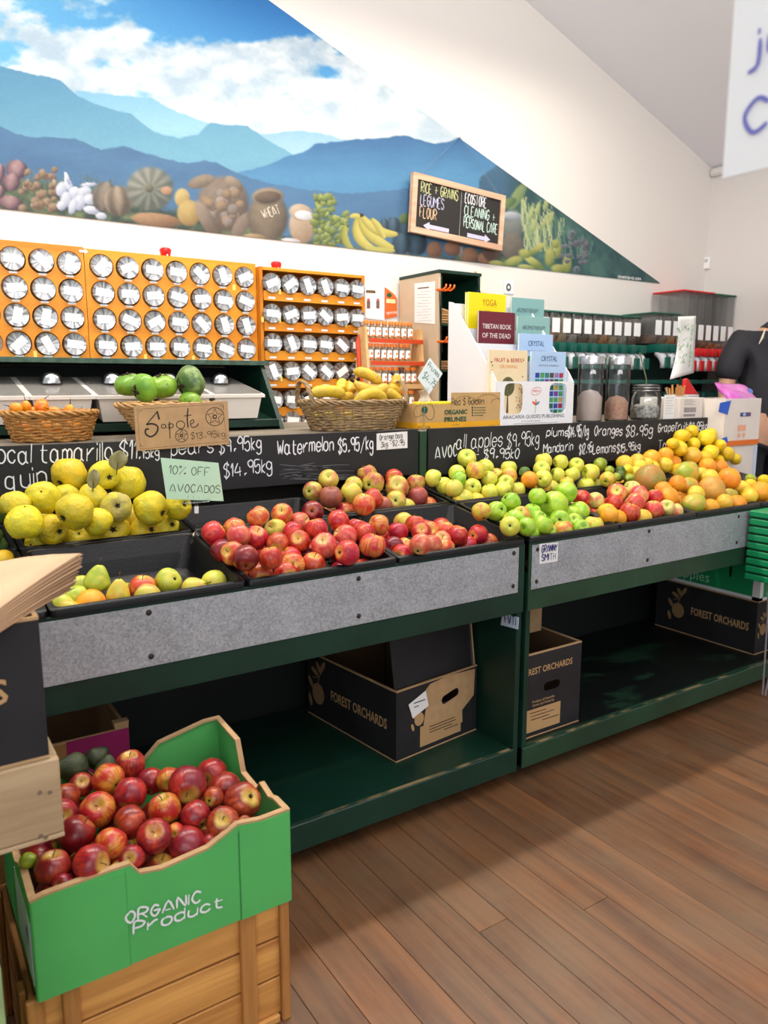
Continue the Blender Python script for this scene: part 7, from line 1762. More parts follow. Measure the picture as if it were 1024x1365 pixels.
for i in range(6):
    x = 3.74+.088*i; c = empty('storage_jar', (x, 2.78, .9605), 'green lidded storage jar on the lower shelf behind the boxes, %s from left' % ORD[i], 'jar', 'green lidded jars on the lower shelf')
    mb = MB(); mb.lathe([(.036, 0), (.038, .006), (.038, .15), (.034, .155)], (x, 2.78, .9605), n=20, cap=False); mb.build('clear_body', M_binc, c, smooth=True)
    mb = MB(); mb.lathe([(.038, .156), (.040, .158), (.040, .185), (.036, .19), (.001, .19)], (x, 2.78, .9605), n=20); mb.build('lid', M_tl, c, smooth=True)
    MB().box(x-.024, x+.024, 2.7395, 2.7408, .985, 1.085).build('label', M_lab, c)
    mb = MB(); mb.lathe([(.034, .003), (.034, .06), (.001, .062)], (x, 2.78, .9605), n=16); mb.build('contents', CT[i % 5], c, smooth=True)
# printed plastic sheet on a thin stand
e = empty('produce_bag_roll', P(905, 561, 1, 2.34), 'thin stand holding a white plastic produce bag printed in green', 'bag holder')
yb_s = 2.30; bm = bmesh.new(); g = []
TL, TR_, BR_, BL_ = (904, 422), (928, 421), (925, 497), (893, 506)
for i in range(15):
    t = i/14; row = []
    for j in range(7):
        s = j/6
        lx = TL[0]*(1-t)+ (BL_[0])*t + (4*math.sin(PI*t) if t < 1 else 0); ly = TL[1]*(1-t)+BL_[1]*t; rx_ = TR_[0]*(1-t)+BR_[0]*t; ry = TR_[1]*(1-t)+BR_[1]*t
        if s < .4 and t > .6: ly += 0
        p = P(lx*(1-s)+rx_*s, ly*(1-s)+ry*s, 1, yb_s+.012*math.sin(s*5+t*3)*t); row.append(bm.verts.new(p))
    g.append(row)
for a, b in zip(g, g[1:]):
    for j in range(6): bm.faces.new((a[j], a[j+1], b[j+1], b[j]))
me = bpy.data.meshes.new('bag'); bm.to_mesh(me); bm.free()
for p in me.polygons: p.use_smooth = True
bg_ = link('plastic_sheet', me, mat('milky_plastic', (226, 226, 222), .35), e); so = bg_.modifiers.new('s', 'SOLIDIFY'); so.thickness = .0006
Mgn = mat('leaf_green_print', (96, 168, 84), .5)
o_ = P(917.5, 490, 1, yb_s-.012); printed('veggie bags', o_+Vector((.012, 0, 0)), Vector((0.02, 0, 1)), Vector((-1, 0, 0.02)), .016, Mgn, bg_, width=.20)
rl = random.Random(3); pl = []
for _ in range(40):
    a, b = rl.uniform(-.035, .055), rl.uniform(.02, .2); pl.append(ell(a-.02, b, rl.uniform(.004, .010), rl.uniform(.002, .004), 8, rl.uniform(0, 3)))
shape2d(pl, P(909, 490, 1, yb_s-.012), XW, ZW, mat('pale_leaf_print', (150, 190, 150), .5), bg_, 'leaf_print')
pt = P(915, 421, 1, yb_s+.03); MB().tube([(pt.x, 2.34, CZ), (pt.x, 2.34, pt.z-.01), (pt.x, 2.345, pt.z), (pt.x+.06, 2.335, pt.z)], .004, 8).build('pole', M_dark, e)
MB().box(pt.x-.05, pt.x+.05, 2.30, 2.38, CZ, CZ+.006, bev=.002).build('foot', M_dark, e)
# thin wires beside the jar
a, b, c = P(853, 470, 1, 2.38), P(862, 506, 1, 2.34), P(860, 556, 1, 2.34)
o = MB().tube([a, b, (c.x, c.y, CZ+.001)], .003, 6).build('bent_rod', mat('green_rod', (96, 104, 70), .5), None); tag(o, 'thin bent metal rod standing behind the clip top jar', 'rod')
# sensor on right wall
c = P(944, 351, 0, XR-.001); e = empty('wall_sensor', (XR, c.y, c.z-.03), 'small white sensor box on the right wall near the corner', 'sensor')
MB().box(XR-.022, XR-.0005, c.y-.018, c.y+.018, c.z-.034, c.z+.034, bev=.004).build('housing', M_lab, e); MB().box(XR-.0235, XR-.0222, c.y-.012, c.y+.012, c.z+.004, c.z+.024).build('window', mat('sensor_grey', (196, 196, 200), .3), e)

# =================================================================== HANGING BLACKBOARD SIGN
yh = 2.955
C4 = [P(*q, 1, yh) for q in ((546, 309), (668, 334.5), (672.5, 250), (549.5, 229))]
o0 = C4[0]; u = (C4[1]-C4[0]); v = (C4[3]-C4[0]); Wd, Hd = u.length, v.length; u.normalize(); v = (v-u*v.dot(u)).normalized(); n_ = u.cross(v)
e = empty('hanging_sign', (C4[0]+C4[1])/2, 'wood framed blackboard hanging on the mural, pointing to rice and eco cleaning', 'sign')
def obox(a, b, c, d, z0, z1, nm_, m, parent):
    mb = MB(); q = [o0+u*a+v*c, o0+u*b+v*c, o0+u*b+v*d, o0+u*a+v*d]; mb.poly([p+n_*z0 for p in q], th=n_*(z1-z0)); return mb.build(nm_, m, parent)
M_fr = wood('pale_frame_wood', (222, 186, 158), (190, 148, 120), axis=0, ring=20); fwid = .026
bd = obox(fwid*.8, Wd-fwid*.8, fwid*.8, Hd-fwid*.8, -.012, .002, 'board', mat('sign_black', (38, 34, 32), .7), e)
for a, b, c, d in ((0, Wd, 0, fwid), (0, Wd, Hd-fwid, Hd), (0, fwid, fwid, Hd-fwid), (Wd-fwid, Wd, fwid, Hd-fwid)): obox(a, b, c, d, -.014, .009, 'frame_bar', M_fr, e)
def sp_(fx, fy): return o0+u*Wd*fx+v*Hd*fy+n_*.0022
def sgn(t_, fx0, fx1, fy, h, m): hand(t_, sp_(fx0, fy), sp_(fx1, fy), h, m, bd, w=.0036, nrm=n_, off=.0008, jit=.08)
mY = mat('yellow_chalk', (206, 208, 150), .9); mL = mat('lilac_chalk', (190, 188, 216), .9); mO = mat('peach_chalk', (222, 190, 150), .9); mG = mat('mint_chalk', (206, 232, 220), .9)
sgn('RICE + GRAINS', .09, .475, .705, .044, mY); sgn('LEGUMES', .09, .33, .495, .044, mL); sgn('FLOUR', .09, .26, .285, .044, mO)
sgn('ECOSTORE', .555, .79, .705, .044, M_chalk); sgn('CLEANING +', .555, .90, .495, .044, mG); sgn('PERSONAL CARE', .555, .935, .285, .044, mG)
def arrow(fx0, fx1, fy):
    d_ = 1 if fx1 > fx0 else -1; L_ = abs(fx1-fx0)*Wd
    shape2d([[(0, -.009), (d_*(L_-.035), -.009), (d_*(L_-.035), .009), (0, .009)][::d_], [(d_*(L_-.035), -.02), (d_*L_, 0), (d_*(L_-.035), .02)][::d_]], sp_(fx0, fy), u, v, mL, bd, 'arrow')
arrow(.40, .13, .155); arrow(.60, .86, .155)
for k in range(24): shape2d([rect(0, 0, .003, .003)], sp_(.51, .08+.036*k), u, v, M_chalk, bd, 'dotted_line') if k == 0 else None
shape2d([rect(0, Hd*.036*k, .003, Hd*.036*k+.003) for k in range(24)], sp_(.51, .08), u, v, M_chalk, bd, 'dotted_line')
nl = P(612, 184, 1, 2.985); MB().cyl(nl+Vector((0, -.008, 0)), nl+Vector((0, .012, 0)), .004, n=10).build('nail', M_steel, e)
MB().tube([sp_(.09, 1)-n_*.004, nl+Vector((0, -.006, .004)), sp_(.93, 1)-n_*.004], .0012, 5).build('string', mat('grey_string', (110, 130, 150), .8), e)

# =================================================================== NEAR HANGING PAPER
sxp = .62; a = P(963, 238, 0, sxp)
e = empty('hanging_notice', (sxp, a.y-.1, a.z), 'white paper notice with blue handwriting hanging close to the camera at top right', 'notice')
top = a.z+.30
MB().box(sxp, sxp+.0012, a.y-.21, a.y, a.z, top).build('sheet', mat('white_paper', (250, 250, 250), .6), e)
mbl = mat('violet_marker', (120, 120, 200), .6)
for i, (tx, z_) in enumerate((('C', .03), ('ju', .085), ('fr', .135), ('Fresh', .19), ('daily', .25))):
    hand(tx, (sxp-.0002, a.y-.018, a.z+z_), (sxp-.0002, a.y-.018-(.02 if len(tx) < 2 else .04 if len(tx) < 3 else .14), a.z+z_), .024, mbl, e, w=.0035, nrm=(-1, 0, 0))
for yy in (a.y-.02, a.y-.19): MB().cyl((sxp+.0006, yy, top), (sxp+.0006, yy, zceil(sxp)), .0006, n=5).build('thread', M_white, e)

# =================================================================== PERSON
def skin_fig(name, verts, edges, m, parent, sub=2, root=0):
    me = bpy.data.meshes.new(name); me.from_pydata([v[0] for v in verts], edges, []); me.update()
    o = bpy.data.objects.new(name, me); COL.objects.link(o)
    md = o.modifiers.new('skin', 'SKIN'); md.use_smooth_shade = True
    for i, v in enumerate(verts):
        r = v[1]; me.skin_vertices[0].data[i].radius = (r, r) if not isinstance(r, tuple) else r
        me.skin_vertices[0].data[i].use_root = (i == root)
    s = o.modifiers.new('sub', 'SUBSURF'); s.levels = sub; s.render_levels = sub
    dg = bpy.context.evaluated_depsgraph_get(); dg.update()
    m2 = bpy.data.meshes.new_from_object(o.evaluated_get(dg)); bpy.data.objects.remove(o)
    for p in m2.polygons: p.use_smooth = True
    m2.materials.clear(); m2.materials.append(m); return link(name, m2, m, parent)
M_skin = mat('skin', (214, 164, 134), .5, var=.04, scale=20); M_polo = mat('black_polo', (44, 44, 50), .75, var=.15, scale=6, bump=.2, bscale=40); M_tr = mat('dark_trousers', (30, 32, 40), .8)
pe = empty('person', (4.06, 2.36, 0), 'person in a black polo shirt standing behind the cartons at the right edge', 'person')
ax = Vector((.90, -.43, 0)); fd = Vector((-.43, -.90, 0)); C0 = Vector((4.06, 2.36, 0))
def B(a, f, z): return C0+ax*a+fd*f+Vector((0, 0, z))
bodyv = [(B(0, 0, .98), (.15, .11)), (B(0, 0, 1.16), (.14, .10)), (B(0, .01, 1.34), (.155, .105)), (B(0, .0, 1.47), (.07, .06)), (B(.03, .02, 1.53), (.055, .055)), (B(.075, .04, 1.60), (.07, .085)), (B(.105, .045, 1.685), (.075, .09)), (B(.115, .04, 1.75), (.05, .06)),
 (B(-.185, 0, 1.41), .06), (B(-.235, .0, 1.30), .05), (B(-.25, -.005, 1.14), .042), (B(-.235, .05, 1.0), .035), (B(-.22, .09, .90), .025),
 (B(.185, 0, 1.41), .06), (B(.235, .0, 1.30), .05), (B(.25, -.005, 1.14), .042), (B(.235, .05, 1.0), .035), (B(.22, .09, .90), .025),
 (B(-.095, 0, .90), .088), (B(-.10, .01, .50), .058), (B(-.10, -.01, .10), .042), (B(-.11, .10, .05), .038), (B(.095, 0, .90), .088), (B(.10, .01, .50), .058), (B(.10, -.01, .10), .042), (B(.11, .10, .05), .038)]
edg = [(0, 1), (1, 2), (2, 3), (3, 4), (4, 5), (5, 6), (6, 7), (2, 8), (8, 9), (9, 10), (10, 11), (11, 12), (2, 13), (13, 14), (14, 15), (15, 16), (16, 17), (0, 18), (18, 19), (19, 20), (20, 21), (0, 22), (22, 23), (23, 24), (24, 25)]
body = skin_fig('body', bodyv, edg, M_skin, pe)
for sg_ in (-1, 1):
    w = B(sg_*.22, .09, .90)
    for k in range(4):
        b0 = w+ax*(sg_*-.006)+fd*(-.026+.018*k)*1.0+Vector((0, 0, -.06)); ln = (.065, .078, .072, .055)[k]
        skin_fig('finger', [(w+Vector((0, 0, -.01)), .016), (b0, .0095), (b0+Vector((0, 0, -ln*.5))+ax*(-sg_*.006), .0085), (b0+Vector((0, 0, -ln))+ax*(-sg_*.02), .007)], [(0, 1), (1, 2), (2, 3)], M_skin, body, 1)
    t0 = w+fd*.02+Vector((0, 0, -.02)); skin_fig('thumb', [(w, .014), (t0+fd*.02+Vector((0, 0, -.02)), .0105), (t0+fd*.035+Vector((0, 0, -.055)), .0085)], [(0, 1), (1, 2)], M_skin, body, 1)
shirt = [(B(0, 0, .93), (.168, .125)), (B(0, 0, 1.15), (.165, .12)), (B(0, .005, 1.33), (.175, .125)), (B(0, 0, 1.455), (.10, .085)),
 (B(-.185, 0, 1.415), .082), (B(-.235, .0, 1.31), .078), (B(-.252, -.002, 1.20), .074), (B(.185, 0, 1.415), .082), (B(.235, 0, 1.31), .078), (B(.252, -.002, 1.20), .074)]
skin_fig('polo_shirt', shirt, [(0, 1), (1, 2), (2, 3), (2, 4), (4, 5), (5, 6), (2, 7), (7, 8), (8, 9)], M_polo, pe)
tr = [(B(0, 0, .96), (.162, .12)), (B(-.10, 0, .86), .105), (B(-.10, .01, .5), .078), (B(-.10, -.005, .10), .066), (B(.10, 0, .86), .105), (B(.10, .01, .5), .078), (B(.10, -.005, .10), .066)]
skin_fig('trousers', tr, [(0, 1), (1, 2), (2, 3), (0, 4), (4, 5), (5, 6)], M_tr, pe)
for sg_ in (-1, 1): MB().sphere((0, 0, 0), .05, (.9, 2.4, .9), 14, mat=Matrix.Translation(B(sg_*.105, .06, .046)) @ Matrix(((ax.x, fd.x, 0, 0), (ax.y, fd.y, 0, 0), (0, 0, 1, 0), (0, 0, 0, 1)))).build('shoe', M_ink, pe, smooth='all')
# collar, placket, logo, trim
bm = bmesh.new(); g = []
for i in range(21):
    t = 2*PI*i/20*.92+.25+PI/2-.0; c_, s_ = math.cos(t), math.sin(t)
    g.append([bm.verts.new(B(.03+.060*c_, .02+.058*s_, 1.530-.022*max(0, s_))), bm.verts.new(B(.02+.088*c_, .01+.086*s_, 1.497-.03*max(0, s_)))])
for a, b in zip(g, g[1:]): bm.faces.new((a[0], b[0], b[1], a[1]))
me = bpy.data.meshes.new('c'); bm.to_mesh(me); bm.free(); o = link('collar', me, M_polo, pe); so = o.modifiers.new('s', 'SOLIDIFY'); so.thickness = .004
def chestp(a, z, f=.0): return B(a, f, z)
MB().tube([B(-.115, .10, 1.475), B(-.14, .118, 1.43), B(-.155, .118, 1.40)], [.003, .006, .002], 5).build('pale_trim', mat('pale_trim', (214, 208, 190), .7), pe)
q0 = B(-.06, .135, 1.395); mb = MB(); mb.poly([q0, q0+ax*.035, q0+ax*.035+ZW*.010, q0+ZW*.010], th=fd*.002); mb.build('chest_logo', mat('pale_logo', (230, 224, 210), .6), pe)
# face
hc = B(.095, .045, 1.66)
for sg_ in (-1, 1):
    MB().sphere(hc+ax*(.032*sg_)+fd*.083+ZW*.0, .012, n=12).build('eye', mat('eye_white', (236, 232, 226), .3), body, smooth='all'); MB().sphere(hc+ax*(.032*sg_)+fd*.091+ZW*.0, .0055, n=8).build('iris', mat('iris_brown', (70, 46, 30), .3), body, smooth='all')
    MB().sphere((0, 0, 0), .03, (.35, .7, 1), 10, mat=Matrix.Translation(hc+ax*(.078*sg_)-ZW*.01)).build('ear', M_skin, body, smooth='all')
    MB().tube([hc+ax*(.018*sg_)+fd*.092+ZW*.022, hc+ax*(.048*sg_)+fd*.082+ZW*.022], .004, 6).build('eyebrow', mat('dark_hair', (50, 38, 30), .8), body)
skin_fig('nose', [(hc+fd*.085+ZW*.01, .008), (hc+fd*.105-ZW*.022, .013)], [(0, 1)], M_skin, body, 1)
MB().sphere((0, 0, 0), .022, (1, .5, .32), 10, mat=Matrix.Translation(hc+fd*.080-ZW*.055)).build('mouth', mat('lips', (184, 110, 96), .5), body, smooth='all')
bm = bmesh.new(); bmesh.ops.create_uvsphere(bm, u_segments=20, v_segments=12, radius=1, matrix=Matrix.Identity(4))
for v in list(bm.verts):
    if v.co.z < -.15 or (v.co.y < -.55 and v.co.z < .45): bm.verts.remove(v)
for v in bm.verts:
    p = v.co.copy(); v.co = hc+ax*(p.x*.090)+fd*(-p.y*.108-.004)+ZW*(p.z*.118+.014)
me = bpy.data.meshes.new('h'); bm.to_mesh(me); bm.free(); o = link('hair', me, mat('dark_hair', (50, 38, 30), .8), pe); so = o.modifiers.new('s', 'SOLIDIFY'); so.thickness = .01
for p in me.polygons: p.use_smooth = True
# =================================================================== MURAL (flat painting on the back wall)
def vnoise(x, y, seed=0):
    xi = np.floor(x).astype(int); yi = np.floor(y).astype(int); fx = x-xi; fy = y-yi; fx = fx*fx*(3-2*fx); fy = fy*fy*(3-2*fy)
    def h(a, b):
        n = (a*374761393+b*668265263+seed*974634777) & 0x7fffffff; n = ((n ^ (n >> 13))*1274126177) & 0x7fffffff; return ((n ^ (n >> 16)) & 0xffff)/65535.
    return (h(xi, yi)*(1-fx)+h(xi+1, yi)*fx)*(1-fy)+(h(xi, yi+1)*(1-fx)+h(xi+1, yi+1)*fx)*fy
def fbm(x, y, o=5, seed=0):
    s = 0; a = .5; t = 0
    for i in range(o): s = s+a*vnoise(x*2**i, y*2**i, seed+i*7); t += a; a *= .55
    return s/t
NC, NR = 560, 250
xs = np.linspace(-130, 880, NC)
def topy(x): return np.maximum(-160, (x-358)*.7222)
def boty(x): return 278+.1136*x
PX = np.repeat(xs[:, None], NR, 1); T_ = np.linspace(0, 1, NR)[None, :]; PY_ = topy(PX)*(1-T_)+boty(PX)*T_
col = np.zeros((NC, NR, 3))
def lay(mask, c):
    global col
    m = np.clip(mask, 0, 1)[..., None]; col = col*(1-m)+(np.array(c, float) if not isinstance(c, np.ndarray) else c)*m
def mixn(a, b, t): t = np.clip(t, 0, 1)[..., None]; return np.array(a, float)*(1-t)+np.array(b, float)*t
# sky
t = np.clip((PX-0)/380, 0, 1); sky = mixn((96, 176, 220), (24, 116, 196), t*(1-np.clip(PY_/160, 0, 1))+.15)
col[:] = mixn((0, 0, 0), (0, 0, 0), t); col[:] = sky
def gs(cx, cy, rx, ry): return np.exp(-((PX-cx)/rx)**2-((PY_-cy)/ry)**2)
f = fbm(PX/70, PY_/42, 6, 3); bias = .08+.22*np.clip(PY_/130, 0, 1)-.62*gs(285, 25, 85, 32)-.5*gs(360, 5, 60, 30)-.3*gs(432, 98, 22, 10)-.25*gs(115, 32, 45, 12)-.5*gs(150, -60, 150, 30)
d = np.clip((f-.46+bias)/.14, 0, 1); sh = fbm(PX/34+9, PY_/24, 5, 17)
cl = mixn((160, 180, 198), (214, 218, 220), (sh-.3)/.35); lay(d*.93, cl)
lay(np.clip((PY_-100)/70, 0, 1)*.4*(PX > -200), np.array((206, 220, 228.)))
def ridge(pts, soft=1.2): 
    p = np.array(pts, float); yy = np.interp(PX, p[:, 0], p[:, 1])+1.6*(vnoise(PX/7, PX*0, 5)-.5); return np.clip((PY_-yy)/soft+.5, 0, 1)
lay(ridge([(-130, 300), (95, 300), (100, 120), (130, 124), (160, 128), (200, 130), (235, 148), (277, 164), (300, 180), (310, 300), (900, 300)]), mixn((112, 172, 206), (140, 192, 218), (PY_-120)/50))
lay(ridge([(-130, 300), (335, 300), (340, 180), (375, 176), (400, 174), (430, 178), (460, 186), (500, 200), (900, 250)]), mixn((130, 180, 212), (160, 200, 224), (PY_-170)/40))
lay(ridge([(-130, 74), (0, 88), (30, 96), (80, 106), (104, 128), (130, 140), (155, 148), (175, 152), (205, 176), (240, 184), (264, 179), (280, 163), (300, 166), (330, 168), (350, 182), (385, 203), (420, 222), (450, 260), (900, 330)]), mixn((66, 130, 170), (104, 166, 194), (PY_-90+18*fbm(PX/30, PY_/12, 4, 8))/130))
lay(ridge([(-130, 320), (300, 320), (318, 230), (350, 222), (385, 208), (405, 203), (420, 192), (470, 186), (512, 184), (530, 180), (545, 182), (580, 192), (600, 188), (612, 183), (640, 190), (700, 240), (900, 380)]), mixn((44, 98, 152), (74, 138, 186), (PY_-185+20*fbm(PX/40, PY_/14, 4, 2))/60))
lay(ridge([(-130, 158), (0, 168), (20, 178), (40, 183), (100, 184), (135, 200), (165, 195), (190, 203), (215, 210), (250, 218), (272, 214), (290, 217), (318, 232), (350, 242), (400, 252), (470, 258), (560, 250), (640, 250), (900, 400)]), mixn((60, 102, 146), (74, 122, 166), fbm(PX/60, PY_/20, 4, 4)))
lay(ridge([(-130, 400), (625, 400), (640, 236), (655, 226), (665, 218), (680, 222), (900, 380)], 3), mixn((46, 86, 118), (66, 110, 140), fbm(PX/30, PY_/20, 4, 6)))
# undergrowth
g = fbm(PX/12, PY_/10, 5, 12); yt = np.interp(PX, [-130, 60, 140, 250, 330, 480, 600, 670, 690, 880], [232, 240, 252, 282, 300, 330, 340, 330, 240, 378])
lay(np.clip((PY_-yt+22*(g-.5))/6, 0, 1), mixn((44, 66, 62), (104, 122, 84), (g-.35)/.4))
lay(np.clip((PX-672)/25, 0, 1)*np.clip((PX-650)/20, 0, 1), mixn((38, 78, 84), (74, 118, 110), (fbm(PX/16, PY_/22, 5, 31)-.3)/.4))
def grass(x0, x1, y0, hgt, n, c, seed):
    r = np.random.RandomState(seed)
    for _ in range(n):
        x = r.uniform(x0, x1); h = hgt*r.uniform(.5, 1); sl = r.uniform(-.35, .35); y = y0+(x-x0)*.1136
        m = (np.abs(PX-(x+sl*(y-PY_))) < 1.1*np.clip((PY_-(y-h))/h, 0, 1)) & (PY_ < y) & (PY_ > y-h); lay(m*.7, c)
grass(30, 180, 250, 34, 70, (86, 104, 84), 1)
def E(cx, cy, rx, ry, rot, c1, c2, rib=0, radial=0, a=1, soft=.16, rc=None):
    dx, dy = PX-cx, PY_-cy; c, s = math.cos(rot), math.sin(rot); u = (dx*c+dy*s)/rx; v = (-dx*s+dy*c)/ry; r = np.sqrt(u*u+v*v)
    m = np.clip((1-r)/soft, 0, 1); lt = .5-.32*(dx/rx)*.8-.42*(dy/ry)-.25*np.clip(r, 0, 1)**3+.25*(fbm(PX/6+cx, PY_/6, 3, 5)-.5)
    if rib: lt = lt+.28*np.cos(np.arcsin(np.clip(u/np.sqrt(np.clip(1-v*v, .05, 1)), -1, 1))*rib)
    if radial: lt = lt+.26*np.cos(np.arctan2(v, u)*radial)*np.clip(r*2, 0, 1)
    lay(m*a, mixn(c2, c1, lt))
rm = np.random.RandomState(4)
for q in ((-60, 250, 20, 18), (-95, 240, 22, 20), (-30, 240, 18, 18), (-70, 262, 18, 10), (22, 226, 16, 14), (-3, 232, 10, 16), (15, 243, 13, 13), (14, 270, 19, 10), (-2, 256, 9, 10)): E(*q, .2, (176, 140, 140), (76, 52, 70), rib=3)
for _ in range(46):
    x, y = rm.uniform(28, 74), rm.uniform(226, 280); x -= max(0, 245-y)*.0
    if y < 245 and 36 < x < 50: continue
    E(x, y, rm.uniform(4, 8), rm.uniform(3.5, 6), rm.uniform(0, 3), tuple(np.array((186, 158, 128))+rm.uniform(-18, 12)), (92, 70, 58))
for x, y, rx, ry, ro in ((82, 252, 8, 11, .3), (92, 247, 5, 14, -.4), (100, 258, 9, 10, 0), (88, 266, 8, 12, .2), (112, 256, 11, 8, -.3), (106, 270, 9, 12, .3), (120, 266, 9, 8, 0), (97, 275, 6, 12, .3), (122, 280, 12, 6, .2), (135, 288, 8, 5, .1), (82, 274, 7, 7, 0), (118, 246, 12, 3, -.1), (90, 238, 3, 10, -.35)): E(x, y, rx, ry, ro, (232, 236, 244), (140, 150, 178))
E(139, 262, 17, 22, .2, (150, 138, 122), (78, 72, 68), rib=4); E(158, 268, 21, 22, -.1, (166, 148, 126), (84, 74, 66), rib=6)
E(200, 252, 34, 32, 0, (150, 150, 138), (82, 90, 84), radial=11); E(199, 251, 6, 6, 0, (140, 132, 104), (70, 74, 64)); E(222, 254, 8, 6, 0, (206, 160, 122), (150, 110, 84))
E(208, 293, 36, 10, .1, (184, 146, 108), (120, 88, 64)); E(243, 264, 11, 14, 0, (214, 190, 122), (150, 122, 70)); E(252, 284, 17, 19, 0, (208, 182, 110), (140, 112, 64))
E(297, 272, 37, 40, .1, (150, 132, 118), (86, 74, 66)); E(268, 242, 20, 9, -.3, (164, 146, 124), (104, 90, 76)); E(312, 246, 16, 9, .7, (160, 142, 122), (100, 86, 74))
for _ in range(24):
    a, r = rm.uniform(0, 6.28), rm.uniform(0, 1)**.6; E(297+24*r*math.cos(a), 272+26*r*math.sin(a), rm.uniform(6, 9), rm.uniform(5.5, 8), rm.uniform(0, 3), [(186, 170, 156), (176, 144, 106), (160, 152, 148)][rm.randint(3)], (96, 82, 74))
E(275, 292, 10, 30, -.5, (156, 138, 122), (98, 84, 74)); E(322, 300, 10, 22, .6, (158, 140, 126), (98, 84, 76))
E(357, 290, 29, 36, 0, (140, 124, 102), (80, 72, 64), rib=2); E(357, 262, 23, 13, -.05, (168, 150, 128), (110, 96, 82)); E(357, 263, 19, 9, -.05, (128, 108, 88), (70, 58, 50))
E(403, 300, 19, 27, 0, (208, 186, 158), (140, 118, 96)); E(401, 283, 17, 12, .2, (206, 186, 160), (150, 128, 106)); E(405, 287, 13, 7, .1, (232, 232, 234), (180, 182, 190))
E(340, 316, 16, 5, .1, (180, 160, 120), (120, 100, 74)); E(388, 321, 14, 4, .1, (220, 222, 228), (160, 160, 170))
for _ in range(130):
    x, y = rm.uniform(419, 463), rm.uniform(262, 326); 
    if y < 285 and x > 446: continue
    k_ = rm.uniform(.8, 1.1); E(x, y, rm.uniform(3, 8), rm.uniform(2.5, 5), rm.uniform(0, 3), (176*k_, 186*k_, 96*k_), (70, 92, 46))
for x, y, rx, ry, ro in ((540, 302, 13, 16, 0), (524, 300, 10, 12, 0), (555, 325, 16, 18, .1), (535, 325, 14, 16, 0), (512, 300, 6, 10, 0)): E(x, y, rx, ry, ro, (74, 108, 128), (34, 54, 74), rib=4)
E(540, 292, 9, 8, 0, (120, 146, 86), (60, 84, 60))
def crescent(a, b, c, w, c1, c2):
    best = np.full(PX.shape, 1e9); off = np.zeros(PX.shape)
    for i in range(25):
        t = i/24; x = a[0]*(1-t)**2+2*b[0]*t*(1-t)+c[0]*t*t; y = a[1]*(1-t)**2+2*b[1]*t*(1-t)+c[1]*t*t
        tx = 2*(1-t)*(b[0]-a[0])+2*t*(c[0]-b[0]); ty = 2*(1-t)*(b[1]-a[1])+2*t*(c[1]-b[1]); l = math.hypot(tx, ty)
        ww = w*(.35+.65*math.sin(PI*min(1, max(0, t*.94+.03)))**.6); dd = np.hypot(PX-x, PY_-y)/ww; o_ = ((PX-x)*ty-(PY_-y)*tx)/l/ww; m = dd < best; best = np.where(m, dd, best); off = np.where(m, o_, off)
    lay(np.clip((1-best)/.2, 0, 1), mixn(c2, c1, .62+.3*off-.35*np.clip(best, 0, 1)**3))
YB, YD = (232, 216, 112), (140, 132, 48)
crescent((460, 302), (456, 322), (470, 333), 5.5, (190, 190, 90), (110, 118, 50)); crescent((478, 290), (468, 320), (500, 333), 7.5, YB, YD); crescent((481, 289), (486, 316), (522, 330), 8, YB, YD)
crescent((484, 290), (500, 312), (527, 312), 7, YB, YD); crescent((497, 293), (506, 302), (512, 316), 5, YB, YD); crescent((488, 330), (505, 336), (524, 334), 5.5, (214, 206, 104), (130, 126, 50)); crescent((468, 289), (474, 286), (482, 290), 4, YB, YD)
E(482, 287, 3, 3, 0, (60, 50, 40), (40, 34, 30))
for x, y, rx, ry in ((579, 333, 11, 12), (604, 331, 13, 11), (626, 341, 13, 12), (648, 345, 12, 10)): E(x, y, rx, ry, 0, (196, 140, 104), (116, 78, 62))
E(615, 337, 2.5, 10, .1, (190, 186, 180), (120, 110, 106))
E(683, 300, 17, 22, 0, (150, 156, 150), (96, 104, 102)); E(683, 328, 17, 20, 0, (138, 128, 112), (84, 80, 76)); E(683, 288, 16, 6, .1, (206, 212, 216), (120, 132, 140))
E(655, 330, 14, 20, 0, (140, 106, 84), (86, 64, 56)); E(690, 262, 8, 22, .55, (176, 188, 110), (80, 112, 76)); E(675, 272, 7, 16, 1.1, (150, 168, 90), (70, 100, 64))
def stalks(x0, x1, y0, y1, n, c, seed):
    r = np.random.RandomState(seed)
    for _ in range(n):
        x = r.uniform(x0, x1); sl = r.uniform(-.3, .3); lay(((np.abs(PX-(x+sl*(y1-PY_)+3*np.sin(PY_/14+x))) < .9) & (PY_ > y0+(x-x0)*.7) & (PY_ < y1))*.75, c)
stalks(700, 745, 262, 335, 30, (150, 172, 120), 3); stalks(730, 790, 285, 345, 16, (104, 142, 116), 6); stalks(700, 745, 262, 335, 12, (196, 200, 140), 9)
for x, y in ((708, 285), (717, 278), (728, 272), (735, 290), (712, 300), (726, 296)): E(x, y, 3.5, 10, .3, (206, 206, 140), (130, 150, 90))
for x, y, rx, ry, ro in ((685, 348, 15, 7, -.35), (662, 352, 12, 6, .1), (712, 350, 19, 6, .6), (716, 332, 16, 5, -.6), (700, 338, 10, 7, .3), (733, 342, 8, 16, .05), (744, 334, 5, 13, 0), (741, 325, 6, 7, 0), (756, 352, 7, 14, .05), (703, 357, 14, 5, .2), (745, 358, 12, 7, 0)): E(x, y, rx, ry, ro, (206, 200, 110), (110, 124, 60), soft=.3)
for _ in range(20): E(rm.uniform(748, 782), rm.uniform(318, 350), rm.uniform(3, 5), rm.uniform(3, 5), 0, (140, 134, 150), (74, 78, 92))
for x, y in ((763, 312), (769, 360)): E(x, y, 5, 6, 0, (150, 150, 160), (80, 88, 96)); E(x, y, 2.5, 3, 0, (70, 100, 100), (60, 90, 90))
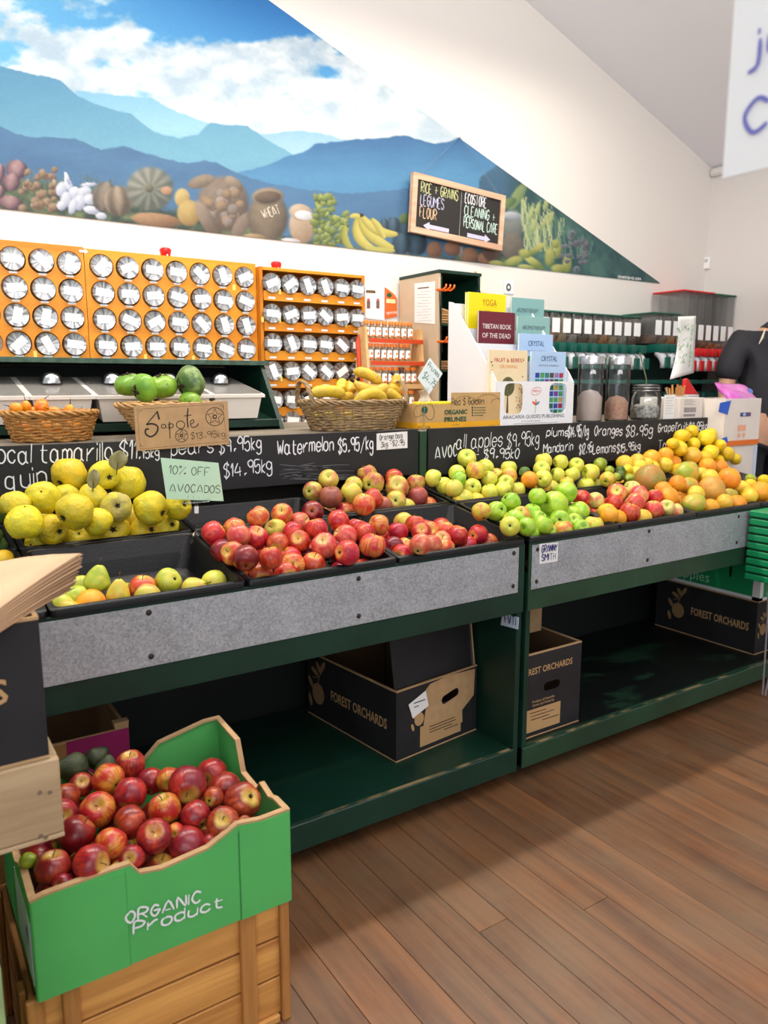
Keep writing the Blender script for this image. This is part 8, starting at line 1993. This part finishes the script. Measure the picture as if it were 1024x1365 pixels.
# canvas mottling + soft edge line
col = col*(1+.05*(fbm(PX/3, PY_/3, 3, 40)-.5)[..., None]); gr_ = col.mean(axis=2, keepdims=True); col = np.clip((col*.88+gr_*.12)*.91, 0, 255)
YM = YW_-.0035
# vectorised sight-line / wall-plane intersection
d = (np.array(FW)*FPX)[None, None]+np.array(RT)[None, None]*(PX-W_/2)[..., None]+np.array(UP)[None, None]*(H_/2-PY_)[..., None]
tt = (YM-CAM.y)/d[..., 1]; pts = np.array(CAM)[None, None]+d*tt[..., None]
org = pts[NC//2, -1].copy(); V = (pts-org).reshape(-1, 3)
idx = np.arange(NC*NR).reshape(NC, NR); F = np.stack([idx[:-1, :-1], idx[:-1, 1:], idx[1:, 1:], idx[1:, :-1]], -1).reshape(-1, 4)
me = bpy.data.meshes.new('mural'); me.vertices.add(len(V)); me.vertices.foreach_set('co', V.astype('f').ravel())
me.loops.add(F.size); me.loops.foreach_set('vertex_index', F.astype('i').ravel()); me.polygons.add(len(F)); me.polygons.foreach_set('loop_start', (np.arange(len(F))*4).astype('i')); me.polygons.foreach_set('loop_total', np.full(len(F), 4, 'i')); me.update(calc_edges=True)
c = (col/255).reshape(-1, 3); lin = np.where(c <= .04045, c/12.92, ((c+.055)/1.055)**2.4); at = me.color_attributes.new('paint', 'FLOAT_COLOR', 'POINT'); at.data.foreach_set('color', np.concatenate([lin, np.ones((len(lin), 1))], 1).astype('f').ravel())
m, t, b = nt('mural_paint'); a_ = add(t, 'ShaderNodeVertexColor'); a_.layer_name = 'paint'; t.links.new(a_.outputs[0], b.inputs['Base Color']); b.inputs['Roughness'].default_value = .7
me.materials.append(m)
mu = bpy.data.objects.new('wall_mural', me); COL.objects.link(mu); mu.location = org
tag(mu, 'large triangular painted mural of blue mountains, clouds, vegetables and sacks on the wall', 'mural')
yz = YM-.0006
hand('WHEAT', P(352, 292, 1, yz), P(374, 284, 1, yz), .034, mat('pale_paint', (196, 186, 172), .8), mu, w=.004, nrm=(0, -1, 0))
hand('dmiethand.com', P(824, 370.5, 1, yz), P(854, 373.5, 1, yz), .016, M_chalk, mu, w=.0035, nrm=(0, -1, 0))
